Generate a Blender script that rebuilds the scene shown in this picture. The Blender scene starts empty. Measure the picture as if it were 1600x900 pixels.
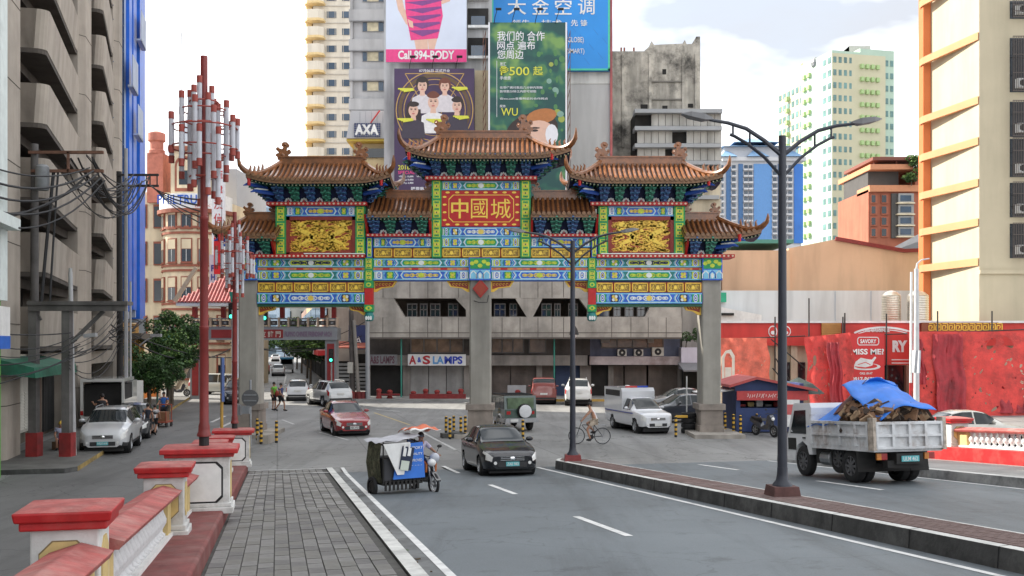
import bpy, bmesh, math, random
from mathutils import Vector, Matrix, Euler
from math import pi, sin, cos, radians, sqrt, atan2
random.seed(7)
SC = bpy.context.scene
COL = SC.collection

# ---------------------------------------------------------------- camera, sky, sun, exposure
CAMZ = 4.2
cd = bpy.data.cameras.new('camera'); cam = bpy.data.objects.new('camera', cd); COL.objects.link(cam)
cam.location = (0, 0, CAMZ); cam.rotation_euler = (radians(90), 0, 0)
cd.sensor_width = 36; cd.lens = 36; cd.shift_y = 85 / 1600; cd.clip_start = 0.1; cd.clip_end = 3000
SC.camera = cam
SUN_DIR = Vector((-0.78, 0.30, 0.60)).normalized()
W = bpy.data.worlds.new('World'); SC.world = W; W.use_nodes = True
def build_world():
    nt = W.node_tree; N = nt.nodes; L = nt.links
    N.clear()
    out = N.new('ShaderNodeOutputWorld'); bg = N.new('ShaderNodeBackground'); bg.inputs['Strength'].default_value = 0.14
    sky = N.new('ShaderNodeTexSky'); sky.sky_type = 'NISHITA'; sky.sun_disc = False
    sky.sun_elevation = math.asin(SUN_DIR.z); sky.sun_rotation = atan2(SUN_DIR.x, SUN_DIR.y)
    sky.air_density = 1.2; sky.dust_density = 2.0
    tc = N.new('ShaderNodeTexCoord'); mp = N.new('ShaderNodeMapping'); mp.inputs['Scale'].default_value = (1, 1, 2.6)
    nz = N.new('ShaderNodeTexNoise'); nz.inputs['Scale'].default_value = 3.2; nz.inputs['Detail'].default_value = 7; nz.inputs['Roughness'].default_value = .55
    rp = N.new('ShaderNodeValToRGB'); rp.color_ramp.elements[0].position = .33; rp.color_ramp.elements[0].color = (.86, .86, .86, 1)
    rp.color_ramp.elements[1].position = .56; rp.color_ramp.elements[1].color = (1, 1, 1, 1)
    nz2 = N.new('ShaderNodeTexNoise'); nz2.inputs['Scale'].default_value = 3.6; nz2.inputs['Detail'].default_value = 5
    rp2 = N.new('ShaderNodeValToRGB'); rp2.color_ramp.elements[0].position = .39; rp2.color_ramp.elements[0].color = (1.9, 2.0, 2.2, 1)
    rp2.color_ramp.elements[1].position = .62; rp2.color_ramp.elements[1].color = (6.2, 6.25, 6.35, 1)
    mx = N.new('ShaderNodeMix'); mx.data_type = 'RGBA'
    L.new(tc.outputs['Generated'], mp.inputs['Vector']); L.new(mp.outputs[0], nz.inputs['Vector']); L.new(mp.outputs[0], nz2.inputs['Vector'])
    L.new(nz.outputs['Fac'], rp.inputs['Fac']); L.new(nz2.outputs['Fac'], rp2.inputs['Fac'])
    L.new(rp.outputs['Color'], mx.inputs['Factor']); L.new(sky.outputs['Color'], mx.inputs['A']); L.new(rp2.outputs['Color'], mx.inputs['B'])
    L.new(mx.outputs['Result'], bg.inputs['Color']); L.new(bg.outputs[0], out.inputs['Surface'])
build_world()
sl = bpy.data.lights.new('sun', 'SUN'); sl.energy = 3.4; sl.angle = radians(.6); sl.color = (1, .93, .82)
sun = bpy.data.objects.new('sun', sl); COL.objects.link(sun); sun.rotation_euler = (-SUN_DIR).to_track_quat('-Z', 'Y').to_euler()
vs = SC.view_settings; vs.view_transform = 'Standard'; vs.look = 'None'; vs.gamma = 1; vs.exposure = 1.6

# ---------------------------------------------------------------- frames: street (u along the road, v to its right), ramp
def F(u, v, z=0.): return Vector((.9748 * v - .2233 * u, .2233 * v + .9748 * u, z))
def zd(u): return max(0., 2.04 - .0609 * u)
def D(u, v, h=0.): return F(u, v, zd(u) + h)
ROADANG = atan2(.9748, -.2233)          # heading of the road (away from the camera)
def wx(px, Y): return (px - 800) * Y / 1600
def wz(py, Y): return CAMZ - (py - 535) * Y / 1600
def gy(py): return 6720 / (py - 535)    # distance of a point of level ground

# ---------------------------------------------------------------- materials
_M = {}
def M(name, col, rough=.7, var=.10, scale=3., metal=0., bump=0., streak=0., coat=0., spec=.5, fine=0., sc=(1, 1, 1), emit=0., dirt=None, dirtamt=0.):
    if name in _M: return _M[name]
    m = bpy.data.materials.new(name); m.use_nodes = True; _M[name] = m
    nt = m.node_tree; N = nt.nodes; L = nt.links; b = N['Principled BSDF']
    b.inputs['Roughness'].default_value = rough; b.inputs['Metallic'].default_value = metal
    b.inputs['Coat Weight'].default_value = coat; b.inputs['Coat Roughness'].default_value = .05
    b.inputs['Specular IOR Level'].default_value = spec
    c = (*col, 1)
    if emit: b.inputs['Emission Color'].default_value = c; b.inputs['Emission Strength'].default_value = emit
    tc = N.new('ShaderNodeTexCoord'); mp = N.new('ShaderNodeMapping'); mp.inputs['Scale'].default_value = sc
    L.new(tc.outputs['Object'], mp.inputs['Vector'])
    nz = N.new('ShaderNodeTexNoise'); nz.inputs['Scale'].default_value = scale; nz.inputs['Detail'].default_value = 5; nz.inputs['Roughness'].default_value = .6
    L.new(mp.outputs[0], nz.inputs['Vector'])
    rp = N.new('ShaderNodeValToRGB'); e = rp.color_ramp.elements
    e[0].position = .3; e[1].position = .7
    e[0].color = (*[max(0, x * (1 - var)) for x in col], 1); e[1].color = (*[min(1, x * (1 + var)) for x in col], 1)
    L.new(nz.outputs['Fac'], rp.inputs['Fac']); cur = rp.outputs['Color']
    def mult(src, lo, hi, p0, p1):
        nonlocal cur
        r = N.new('ShaderNodeMapRange'); r.inputs['From Min'].default_value = p0; r.inputs['From Max'].default_value = p1
        r.inputs['To Min'].default_value = lo; r.inputs['To Max'].default_value = hi; L.new(src, r.inputs['Value'])
        x = N.new('ShaderNodeMix'); x.data_type = 'RGBA'; x.blend_type = 'MULTIPLY'; x.inputs['Factor'].default_value = 1
        L.new(cur, x.inputs['A']); L.new(r.outputs[0], x.inputs['B']); cur = x.outputs['Result']
    if streak:
        m2 = N.new('ShaderNodeMapping'); m2.inputs['Scale'].default_value = (1, 1, .14); L.new(tc.outputs['Object'], m2.inputs['Vector'])
        n2 = N.new('ShaderNodeTexNoise'); n2.inputs['Scale'].default_value = .9; n2.inputs['Detail'].default_value = 4; n2.inputs['Roughness'].default_value = .55
        L.new(m2.outputs[0], n2.inputs['Vector']); mult(n2.outputs['Fac'], 1 - streak, 1.04, .34, .58)
    if dirtamt:
        n3 = N.new('ShaderNodeTexNoise'); n3.inputs['Scale'].default_value = scale * .35; n3.inputs['Detail'].default_value = 8; n3.inputs['Roughness'].default_value = .7
        L.new(tc.outputs['Object'], n3.inputs['Vector'])
        r = N.new('ShaderNodeMapRange'); r.inputs['From Min'].default_value = .48; r.inputs['From Max'].default_value = .66; r.inputs['To Max'].default_value = dirtamt
        L.new(n3.outputs['Fac'], r.inputs['Value'])
        x = N.new('ShaderNodeMix'); x.data_type = 'RGBA'; L.new(r.outputs[0], x.inputs['Factor']); L.new(cur, x.inputs['A']); x.inputs['B'].default_value = (*(dirt or (.05, .045, .04)), 1)
        cur = x.outputs['Result']
    if fine:
        n4 = N.new('ShaderNodeTexNoise'); n4.inputs['Scale'].default_value = 60; n4.inputs['Detail'].default_value = 2
        L.new(tc.outputs['Object'], n4.inputs['Vector']); mult(n4.outputs['Fac'], 1 - fine, 1 + fine, .3, .7)
    L.new(cur, b.inputs['Base Color'])
    if bump:
        bm = N.new('ShaderNodeBump'); bm.inputs['Strength'].default_value = bump; bm.inputs['Distance'].default_value = .03
        n5 = N.new('ShaderNodeTexNoise'); n5.inputs['Scale'].default_value = scale * 6; n5.inputs['Detail'].default_value = 4
        L.new(tc.outputs['Object'], n5.inputs['Vector']); L.new(n5.outputs['Fac'], bm.inputs['Height']); L.new(bm.outputs[0], b.inputs['Normal'])
    return m
def glass(name, col=(.02, .025, .03), rough=.06):
    return M(name, col, rough, .25, .6, spec=.8)
WHITE = M('white_paint', (.74, .74, .72), .55, .08, 5, streak=.15)
CREAM = M('cream_paint', (.70, .60, .42), .7, .08, 2, streak=.2)
REDP = M('red_paint', (.42, .014, .016), .5, .2, 5, dirt=(.30, .12, .10), dirtamt=.35)
DREDP = M('dark_red_paint', (.20, .02, .02), .45, .2, 6)
FADED = M('faded_red_paint', (.36, .085, .075), .75, .3, 5, dirt=(.50, .30, .26), dirtamt=.5, bump=.2)
YELP = M('yellow_paint', (.62, .47, .20), .7, .12, 5, dirt=(.25, .2, .1), dirtamt=.3)
BLACK = M('black', (.012, .012, .013), .6, .3)
DARK = M('dark_void', (.02, .019, .018), .9, .4, 1)
RUBBER = M('rubber', (.018, .018, .019), .85, .25, 8)
CONC = M('concrete', (.36, .33, .29), .85, .12, 1.5, streak=.35, bump=.1)
STEEL = M('steel', (.32, .33, .34), .4, .15, 6, metal=.7)
CHROME = M('chrome', (.75, .75, .76), .12, .05, metal=1.)
GREYM = M('grey_metal', (.20, .21, .22), .5, .15, 4)
CABLE = M('cable', (.018, .018, .02), .7, .2)

# ---------------------------------------------------------------- mesh builder
class MB:
    def __init__(s): s.v = []; s.f = []; s.m = []
    def add(s, vs, fs, mi=0):
        o = len(s.v); s.v.extend([tuple(p) for p in vs]); s.f.extend([tuple(i + o for i in f) for f in fs]); s.m.extend([mi] * len(fs)); return s
    def box(s, x0, x1, y0, y1, z0, z1, mi=0):
        return s.add([(x0, y0, z0), (x1, y0, z0), (x1, y1, z0), (x0, y1, z0), (x0, y0, z1), (x1, y0, z1), (x1, y1, z1), (x0, y1, z1)],
                     [(0, 3, 2, 1), (4, 5, 6, 7), (0, 1, 5, 4), (1, 2, 6, 5), (2, 3, 7, 6), (3, 0, 4, 7)], mi)
    def hexa(s, pts, mi=0):     # eight corners, bottom four then top four
        return s.add(pts, [(0, 3, 2, 1), (4, 5, 6, 7), (0, 1, 5, 4), (1, 2, 6, 5), (2, 3, 7, 6), (3, 0, 4, 7)], mi)
    def obox(s, c, size, rot=None, mi=0):
        R = rot.to_3x3() if isinstance(rot, Matrix) else (Euler(rot).to_matrix() if rot else Matrix.Identity(3))
        h = [x / 2 for x in size]; c = Vector(c)
        P = [c + R @ Vector((a * h[0], b * h[1], d * h[2])) for d in (-1, 1) for a, b in ((-1, -1), (1, -1), (1, 1), (-1, 1))]
        return s.hexa(P, mi)
    def bar(s, p, q, w, h, mi=0):
        p = Vector(p); q = Vector(q); d = q - p; Lh = d.length
        if Lh < 1e-6: return s
        return s.obox((p + q) / 2, (w, h, Lh), d.to_track_quat('Z', 'Y').to_matrix(), mi)
    def prism(s, poly, ax, a, b, mi=0):
        n = len(poly)
        def pt(p, t): return (t, p[0], p[1]) if ax == 'x' else (p[0], t, p[1]) if ax == 'y' else (p[0], p[1], t)
        vs = [pt(p, a) for p in poly] + [pt(p, b) for p in poly]
        return s.add(vs, [tuple(range(n))[::-1], tuple(range(n, 2 * n))] + [(i, (i + 1) % n, n + (i + 1) % n, n + i) for i in range(n)], mi)
    def plate(s, poly, y, mi=0, th=.008):   # flat shape in x,z facing the -y side
        n = len(poly); vs = [(p[0], y - th, p[1]) for p in poly] + [(p[0], y + .02, p[1]) for p in poly]
        return s.add(vs, [tuple(range(n))] + [(i, (i + 1) % n, n + (i + 1) % n, n + i) for i in range(n)], mi)
    def tube(s, pts, r, n=6, mi=0, caps=True):
        pts = [Vector(p) for p in pts]; k = len(pts); rs = r if isinstance(r, (list, tuple)) else [r] * k
        rings = []; up = None
        for i, p in enumerate(pts):
            t = (pts[min(i + 1, k - 1)] - pts[max(i - 1, 0)]).normalized()
            if up is None: up = Vector((0, 0, 1)) if abs(t.z) < .9 else Vector((1, 0, 0))
            a = t.cross(up)
            if a.length < 1e-4: a = t.orthogonal()
            a.normalize(); b = a.cross(t).normalized(); up = b
            rings.append([p + (a * cos(2 * pi * j / n) + b * sin(2 * pi * j / n)) * rs[i] for j in range(n)])
        vs = [v for rg in rings for v in rg]
        fs = [(i * n + j, (i + 1) * n + j, (i + 1) * n + (j + 1) % n, i * n + (j + 1) % n) for i in range(k - 1) for j in range(n)]
        if caps: fs += [tuple(range(n)), tuple(range((k - 1) * n, k * n))[::-1]]
        return s.add(vs, fs, mi)
    def cyl(s, p, q, r, r2=None, n=10, mi=0): return s.tube([p, q], [r, r if r2 is None else r2], n, mi)
    def lathe(s, prof, n=12, c=(0, 0, 0), mi=0, ax='z', caps=True):
        vs = []; k = len(prof)
        for r, z in prof:
            for j in range(n):
                a = 2 * pi * j / n; p = (r * cos(a), r * sin(a), z)
                if ax == 'y': p = (p[0], p[2], p[1])
                elif ax == 'x': p = (p[2], p[0], p[1])
                vs.append((c[0] + p[0], c[1] + p[1], c[2] + p[2]))
        fs = [(i * n + j, i * n + (j + 1) % n, (i + 1) * n + (j + 1) % n, (i + 1) * n + j) for i in range(k - 1) for j in range(n)]
        if caps: fs += [tuple(range(n))[::-1], tuple(range((k - 1) * n, k * n))]
        return s.add(vs, fs, mi)
    def ball(s, c, r, nu=10, nv=7, mi=0):
        r = r if isinstance(r, (list, tuple)) else (r, r, r); prof = []
        vs = [(c[0], c[1], c[2] - r[2])]; 
        for i in range(1, nv):
            a = -pi / 2 + pi * i / nv
            vs += [(c[0] + r[0] * cos(a) * cos(2 * pi * j / nu), c[1] + r[1] * cos(a) * sin(2 * pi * j / nu), c[2] + r[2] * sin(a)) for j in range(nu)]
        vs.append((c[0], c[1], c[2] + r[2])); t = len(vs) - 1
        fs = [(0, 1 + (j + 1) % nu, 1 + j) for j in range(nu)]
        for i in range(nv - 2):
            fs += [(1 + i * nu + j, 1 + i * nu + (j + 1) % nu, 1 + (i + 1) * nu + (j + 1) % nu, 1 + (i + 1) * nu + j) for j in range(nu)]
        b = 1 + (nv - 2) * nu; fs += [(b + j, b + (j + 1) % nu, t) for j in range(nu)]
        return s.add(vs, fs, mi)
    def grid(s, rows, mi=0, close=False):
        n = len(rows[0]); k = len(rows); vs = [p for r in rows for p in r]
        return s.add(vs, [(i * n + j, i * n + (j + 1) % n, (i + 1) * n + (j + 1) % n, (i + 1) * n + j) for i in range(k - 1) for j in range(n if close else n - 1)], mi)
    def map(s, fn): s.v = [tuple(fn(*p)) for p in s.v]; return s
    def mesh(s, name, mats, smooth=False, fix=True):
        me = bpy.data.meshes.new(name); me.from_pydata(s.v, [], s.f)
        for m in (mats if isinstance(mats, (list, tuple)) else [mats]): me.materials.append(m)
        if s.m and max(s.m) > 0: me.polygons.foreach_set('material_index', s.m)
        if fix:
            bm = bmesh.new(); bm.from_mesh(me); bmesh.ops.recalc_face_normals(bm, faces=bm.faces); bm.to_mesh(me); bm.free()
        if smooth:
            me.polygons.foreach_set('use_smooth', [True] * len(me.polygons)); me.set_sharp_from_angle(angle=radians(38))
        me.update(); return me
    def build(s, name, mats, parent=None, smooth=False, kind=None, loc=None, rot=None, fix=True, local=False):
        return put(name, s.mesh(name, mats, smooth, fix), parent, loc, rot, kind, local)
def basis(o):
    if o is None: return Matrix.Identity(4)
    return basis(o.parent) @ o.matrix_parent_inverse @ Matrix.LocRotScale(o.location, o.rotation_euler, o.scale)
def put(name, me, parent=None, loc=None, rot=None, kind=None, local=False, scale=None):
    o = bpy.data.objects.new(name, me); COL.objects.link(o)
    if loc is not None: o.location = loc
    if rot is not None: o.rotation_euler = rot
    if scale is not None: o.scale = scale
    if parent is not None:
        o.parent = parent
        if not local: o.matrix_parent_inverse = basis(parent).inverted()
    if kind: o['kind'] = kind
    return o
def thing(name, label, cat, loc=(0, 0, 0), rz=0, group=None):
    o = bpy.data.objects.new(name, None); COL.objects.link(o); o.empty_display_size = .3
    o.location = loc; o.rotation_euler = (0, 0, rz); return tag(o, label, cat, group)
def tag(o, label, cat, group=None):
    o['label'] = label; o['category'] = cat
    if group: o['group'] = group
    return o
def dup(root, loc=None, rz=None, label=None, mats=None):
    def cp(o, par):
        c = o.copy(); COL.objects.link(c)
        if par is not None: c.parent = par
        if mats and c.type == 'MESH':
            for sl_ in c.material_slots:
                if sl_.material and sl_.material.name in mats: nm_ = mats[sl_.material.name]; sl_.link = 'OBJECT'; sl_.material = nm_
        for ch in KIDS(o): cp(ch, c)
        return c
    r = cp(root, None)
    if loc is not None: r.location = loc
    if rz is not None: r.rotation_euler = (0, 0, rz)
    if label: r['label'] = label
    return r
def KIDS(o): return list(o.children)
def struct(o): o['kind'] = 'structure'; return o
def ell(cx, cz, rx, rz, n=12, a0=0.): return [(cx + rx * cos(2 * pi * i / n + a0), cz + rz * sin(2 * pi * i / n + a0)) for i in range(n)]
def rect(x0, x1, z0, z1): return [(x0, z0), (x1, z0), (x1, z1), (x0, z1)]
def ribbon(mb, pts, w, y, mi, th=.008):     # a flat band along a path in x,z
    for (a, b) in zip(pts[:-1], pts[1:]):
        d = Vector((b[0] - a[0], b[1] - a[1]))
        if d.length < 1e-6: continue
        n = Vector((-d.y, d.x)).normalized() * w / 2
        mb.plate([(a[0] - n.x, a[1] - n.y), (b[0] - n.x, b[1] - n.y), (b[0] + n.x, b[1] + n.y), (a[0] + n.x, a[1] + n.y)], y, mi, th)

# ---------------------------------------------------------------- lettering
TS = bpy.data.scenes.new('lettering_scratch')
def text_mesh(s, x0, x1, z0, z1, mat, th=.015, bold=0., name='lettering', keep=False):
    cu = bpy.data.curves.new('t', 'FONT'); cu.body = s; cu.offset = bold; cu.extrude = 0; cu.resolution_u = 3
    ob = bpy.data.objects.new('t', cu); TS.collection.objects.link(ob)
    TS.view_layers[0].update(); dg = TS.view_layers[0].depsgraph; ev = ob.evaluated_get(dg)
    me = ev.to_mesh(); V = [v.co.copy() for v in me.vertices]; Fc = [tuple(p.vertices) for p in me.polygons]
    ev.to_mesh_clear(); bpy.data.objects.remove(ob); bpy.data.curves.remove(cu)
    mb = MB()
    if V:
        ax, bx = min(v.x for v in V), max(v.x for v in V); az, bz = min(v.y for v in V), max(v.y for v in V)
        sx = (x1 - x0) / max(bx - ax, 1e-6); sz = (z1 - z0) / max(bz - az, 1e-6); ox = 0
        if keep:
            k = min(sx, sz); ox = ((x1 - x0) - k * (bx - ax)) / 2; sx = sz = k
        mb.add([(x0 + ox + (v.x - ax) * sx, 0, z0 + (v.y - az) * sz) for v in V], Fc)
    me = bpy.data.meshes.new(name); me.from_pydata(mb.v, [], mb.f); me.materials.append(mat); me.update()
    return me
def letters(s, x0, x1, z0, z1, y, mat, parent, name='lettering', bold=0., keep=False, loc=None, rz=0):
    me = text_mesh(s, x0, x1, z0, z1, mat, bold=bold, name=name, keep=keep)
    return put(name, me, parent, loc if loc is not None else (0, y, 0), (0, 0, rz), local=loc is not None)
# ================================================================ ground, ramp, kerbs, markings
def ground_mat(name, col, joint, jx, jy, crack=.5):
    m = bpy.data.materials.new(name); m.use_nodes = True; nt = m.node_tree; N = nt.nodes; L = nt.links; b = N['Principled BSDF']
    tc = N.new('ShaderNodeTexCoord')
    def noise(sc, det=6, ro=.6, scl=(1, 1, 1)):
        mp = N.new('ShaderNodeMapping'); mp.inputs['Scale'].default_value = scl; mp.inputs['Rotation'].default_value = (0, 0, -.2252); L.new(tc.outputs['Object'], mp.inputs['Vector'])
        n = N.new('ShaderNodeTexNoise'); n.inputs['Scale'].default_value = sc; n.inputs['Detail'].default_value = det; n.inputs['Roughness'].default_value = ro; L.new(mp.outputs[0], n.inputs['Vector']); return n.outputs['Fac']
    cur = None
    rp = N.new('ShaderNodeValToRGB'); e = rp.color_ramp.elements; e[0].position = .32; e[1].position = .68
    e[0].color = (*[c * .82 for c in col], 1); e[1].color = (*[c * 1.15 for c in col], 1); L.new(noise(.22, 7), rp.inputs['Fac']); cur = rp.outputs[0]
    def mul(src, p0, p1, lo, hi):
        nonlocal cur
        r = N.new('ShaderNodeMapRange'); r.inputs['From Min'].default_value = p0; r.inputs['From Max'].default_value = p1; r.inputs['To Min'].default_value = lo; r.inputs['To Max'].default_value = hi
        L.new(src, r.inputs['Value']); x = N.new('ShaderNodeMix'); x.data_type = 'RGBA'; x.blend_type = 'MULTIPLY'; x.inputs['Factor'].default_value = 1
        L.new(cur, x.inputs['A']); L.new(r.outputs[0], x.inputs['B']); cur = x.outputs['Result']
    mul(noise(.5, 8, .7, (1.6, .12, 1)), .36, .52, .70, 1.0)      # tyre polish along the lanes
    mul(noise(1.3, 8, .75), .32, .44, .60, 1.0)                  # oil stains
    mul(noise(45, 2), .3, .7, .86, 1.12)                         # grain
    vo = N.new('ShaderNodeTexVoronoi'); vo.feature = 'DISTANCE_TO_EDGE'; vo.inputs['Scale'].default_value = .28
    wv = N.new('ShaderNodeVectorMath'); nw = N.new('ShaderNodeTexNoise'); nw.inputs['Scale'].default_value = 1.3; L.new(tc.outputs['Object'], nw.inputs['Vector']); L.new(tc.outputs['Object'], wv.inputs[0]); L.new(nw.outputs['Color'], wv.inputs[1]); L.new(wv.outputs[0], vo.inputs['Vector'])
    mul(vo.outputs['Distance'], .002, .007, crack, 1.0)
    mul(noise(.09, 3, .5), .44, .47, .90, 1.0)
    if joint:
        mp = N.new('ShaderNodeMapping'); mp.inputs['Rotation'].default_value = (0, 0, -.2252); L.new(tc.outputs['Object'], mp.inputs['Vector'])
        br = N.new('ShaderNodeTexBrick'); br.inputs['Scale'].default_value = 1; br.inputs['Brick Width'].default_value = jx; br.inputs['Row Height'].default_value = jy
        br.inputs['Mortar Size'].default_value = .03; br.inputs['Mortar Smooth'].default_value = .2; br.inputs['Color1'].default_value = (1, 1, 1, 1); br.inputs['Color2'].default_value = (.9, .9, .9, 1); br.inputs['Mortar'].default_value = (joint,) * 3 + (1,); br.offset = 0
        L.new(mp.outputs[0], br.inputs['Vector'])
        x = N.new('ShaderNodeMix'); x.data_type = 'RGBA'; x.blend_type = 'MULTIPLY'; x.inputs['Factor'].default_value = 1
        L.new(cur, x.inputs['A']); L.new(br.outputs['Color'], x.inputs['B']); cur = x.outputs['Result']
    L.new(cur, b.inputs['Base Color']); b.inputs['Roughness'].default_value = .62
    bm = N.new('ShaderNodeBump'); bm.inputs['Strength'].default_value = .25; bm.inputs['Distance'].default_value = .01; L.new(noise(70, 3), bm.inputs['Height']); L.new(bm.outputs[0], b.inputs['Normal'])
    return m
ASPH = ground_mat('asphalt_deck', (.136, .157, .170), 0, 1, 1, .75)
SLAB = ground_mat('concrete_roadway', (.235, .235, .228), .62, 3.4, 4.5)
OLDASPH = ground_mat('worn_asphalt', (.135, .135, .132), 0, 1, 1)
MARK = M('road_paint', (.72, .72, .70), .6, .12, 6, dirt=(.3, .3, .3), dirtamt=.5)
OLDMARK = M('worn_road_paint', (.50, .50, .49), .7, .2, 5, dirt=(.25, .25, .24), dirtamt=.8)
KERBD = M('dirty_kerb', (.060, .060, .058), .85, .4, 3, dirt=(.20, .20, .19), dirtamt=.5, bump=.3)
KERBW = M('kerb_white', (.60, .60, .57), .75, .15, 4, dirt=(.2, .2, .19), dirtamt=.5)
BRICKP = M('brick_paving', (.145, .092, .082), .85, .3, 3, dirt=(.26, .22, .2), dirtamt=.5, bump=.3)
MORTAR = M('paving_joint', (.07, .068, .062), .95, .3, 4)
PAVERS = [M('grey_paver_%s' % k, c, .8, .22, 2.2, dirt=(.34, .33, .31), dirtamt=.75, bump=.3) for k, c in (('a', (.17, .165, .15)), ('b', (.20, .195, .185)), ('c', (.145, .14, .135)))]
SWALK = M('pavement_concrete', (.30, .295, .28), .85, .15, 1.2, dirt=(.1, .1, .095), dirtamt=.5)

mb = MB(); mb.grid([[(x, y, 0) for x in (-900, -60, 60, 900)] for y in (-60, 20, 90, 1500)])
struct(mb.build('ground', SLAB))
# the side street below the ramp
mb = MB(); mb.grid([[tuple(F(u, v, .004)) for v in (-8.2, -1.9)] for u in (-5, 40, 76)])
struct(mb.build('side_street', OLDASPH))

def strip(u0, u1, v0, v1, h, step=2.0):
    n = max(1, int((u1 - u0) / step)); return [[tuple(D(u0 + (u1 - u0) * i / n, v, h)) for v in (v0, v1)] for i in range(n + 1)]
URE = 33.3
mb = MB(); mb.grid(strip(-8, URE, 1.7, 17.2, .012))
mb.grid([[tuple(D(u, v, .012)) if t else tuple(F(u, v, -.3)) for t in (0, 1)] for u in range(-8, 34) for v in (17.2,)])
struct(mb.build('ramp_road', ASPH))
# left pavement of the ramp: bed, kerb, gutter and single pavers
pav = MB(); pav.grid(strip(-8, URE, -2.1, 1.5, .135)); pav.add([tuple(D(URE, -2.1, .135)), tuple(D(URE, 1.5, .135)), tuple(F(URE, 1.5, 0)), tuple(F(URE, -2.1, 0))], [(0, 1, 2, 3)])
pavement = struct(pav.build('pavement', MORTAR))
random.seed(3)
pw, pl = .203, .405
cells = []
nv = int((1.52 + .86) / pw)
for i in range(0, 70):
    for j in range(nv):
        u = 5.2 + i * pl + (pl / 2 if j % 2 else 0); v = -.86 + j * pw
        if u + pl > URE - .1: continue
        cells.append((u, v))
pm = [MB().box(0, pl - .014, 0, pw - .014, 0, .024).mesh('paver', m) for m in PAVERS]
SL = atan2(-.0609, 1)
far = [MB(), MB(), MB()]
nshow = 0
for (u, v) in cells:
    k = random.choices((0, 1, 2), (5, 4, 3))[0]; dz = random.uniform(-.006, .007)
    p = D(u, v, .130 + dz)
    inview = (p.y > 11.6 and u < 20.0)
    if inview and nshow < 300:
        nshow += 1; put('paver', pm[k], pavement, p, (0, -SL, ROADANG))
        pavement.children[-1].location = D(u, v + pw, .130 + dz); pavement.children[-1].rotation_euler = Euler((0, 0.0609, ROADANG - pi * 0))
    elif u > 19:
        far[k].hexa([D(u, v, .13), D(u + pl - .02, v, .13), D(u + pl - .02, v + pw - .02, .13), D(u, v + pw - .02, .13), D(u, v, .154 + dz), D(u + pl - .02, v, .154 + dz), D(u + pl - .02, v + pw - .02, .154 + dz), D(u, v + pw - .02, .154 + dz)])
for k in range(3): far[k].build('far_pavers', PAVERS[k], pavement, kind='stuff')
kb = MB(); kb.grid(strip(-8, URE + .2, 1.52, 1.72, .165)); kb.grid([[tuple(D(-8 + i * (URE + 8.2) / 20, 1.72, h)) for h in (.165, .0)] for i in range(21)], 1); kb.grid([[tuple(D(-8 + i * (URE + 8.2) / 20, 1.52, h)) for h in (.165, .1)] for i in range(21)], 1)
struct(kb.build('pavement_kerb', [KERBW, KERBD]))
gt = MB(); gt.grid(strip(-8, URE, 1.722, 2.06, .018)); struct(gt.build('gutter', M('gutter_concrete', (.16, .165, .165), .8, .3, 2, dirt=(.04, .04, .038), dirtamt=.8)))
# litter in the gutter
random.seed(5)
LEAF = [M('litter_pale', (.42, .40, .34), .8), M('litter_brown', (.10, .07, .04), .9), M('litter_green', (.10, .16, .06), .8)]
lt = MB()
for i in range(150):
    u = random.uniform(11, 31); v = 1.735 + abs(random.gauss(0, .06)); s_ = random.uniform(.012, .04) * (1.6 if random.random() < .12 else 1); a = random.uniform(0, pi)
    lt.obox(D(u, v, .035), (s_, s_ * .6, .012), (random.uniform(-.3, .3), random.uniform(-.3, .3), a), random.choices((0, 1, 2), (1, 6, 1))[0])
tag(lt.build('gutter_litter', LEAF), 'dry leaves and scraps of litter lying in the gutter', 'litter')['kind'] = 'stuff'

def line(name, u0, u1, v0, v1, mat=MARK, h=.018, step=2.):
    m = MB(); m.grid(strip(u0, u1, v0, v1, h, step)); return struct(m.build(name, mat))
line('edge_line', -8, 34.6, 2.05, 2.17, h=.024)
for u0 in (15.5, 23.5, 31.3): line('lane_line', u0, u0 + 3.0, 5.40, 5.54, h=.018)
line('lane_line', 7.5, 10.5, 5.40, 5.54)
line('edge_line', -8, 33.0, 8.36, 8.48)
for u0 in (13.4, 21.4, 29.1): line('lane_line', u0, u0 + 3.0, 13.72, 13.86)
line('edge_line', -8, 33.0, 16.72, 16.84)
# crossing lines over the pavement end
for u0 in (31.0, 32.9): line('crossing_line', u0, u0 + .22, -.85, 1.5, OLDMARK, .166)
# intersection markings (worn)
def gline(name, pts, w, mat=OLDMARK, z=.008):
    m = MB(); pts = [Vector(p) for p in pts]
    for a, b in zip(pts[:-1], pts[1:]):
        d = (b - a); n = Vector((-d.y, d.x)).normalized() * w / 2
        m.add([(a.x - n.x, a.y - n.y, z), (b.x - n.x, b.y - n.y, z), (b.x + n.x, b.y + n.y, z), (a.x + n.x, a.y + n.y, z)], [(0, 1, 2, 3)])
    return struct(m.build(name, mat))
def GP(px, py): Y = gy(py); return (wx(px, Y), Y)
gline('turn_line', [GP(645, 668), GP(712, 703)], .13)
gline('turn_line', [GP(585, 645), GP(640, 664)], .13, M('yellow_road_paint', (.45, .36, .18), .7, .3))
gline('lane_line', [GP(441, 656), GP(459, 663)], .13)
gline('lane_line', [GP(497, 675), GP(545, 688)], .13)
gline('lane_line', [GP(405, 620), GP(416, 586)], .16); gline('lane_line', [GP(444, 600), GP(447, 586)], .16)
gline('lane_line', [GP(388, 645), GP(412, 646)], .16)
gline('stop_line', [GP(588, 640), GP(625, 643)], .2)
gline('lane_line', [GP(936, 690), GP(948, 690)], .13)
for (x0, y0, x1, y1) in ((330, 660, 352, 650), (345, 668, 372, 655), (405, 690, 420, 682)): gline('hatch_line', [GP(x0, y0), GP(x1, y1)], .18)

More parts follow.
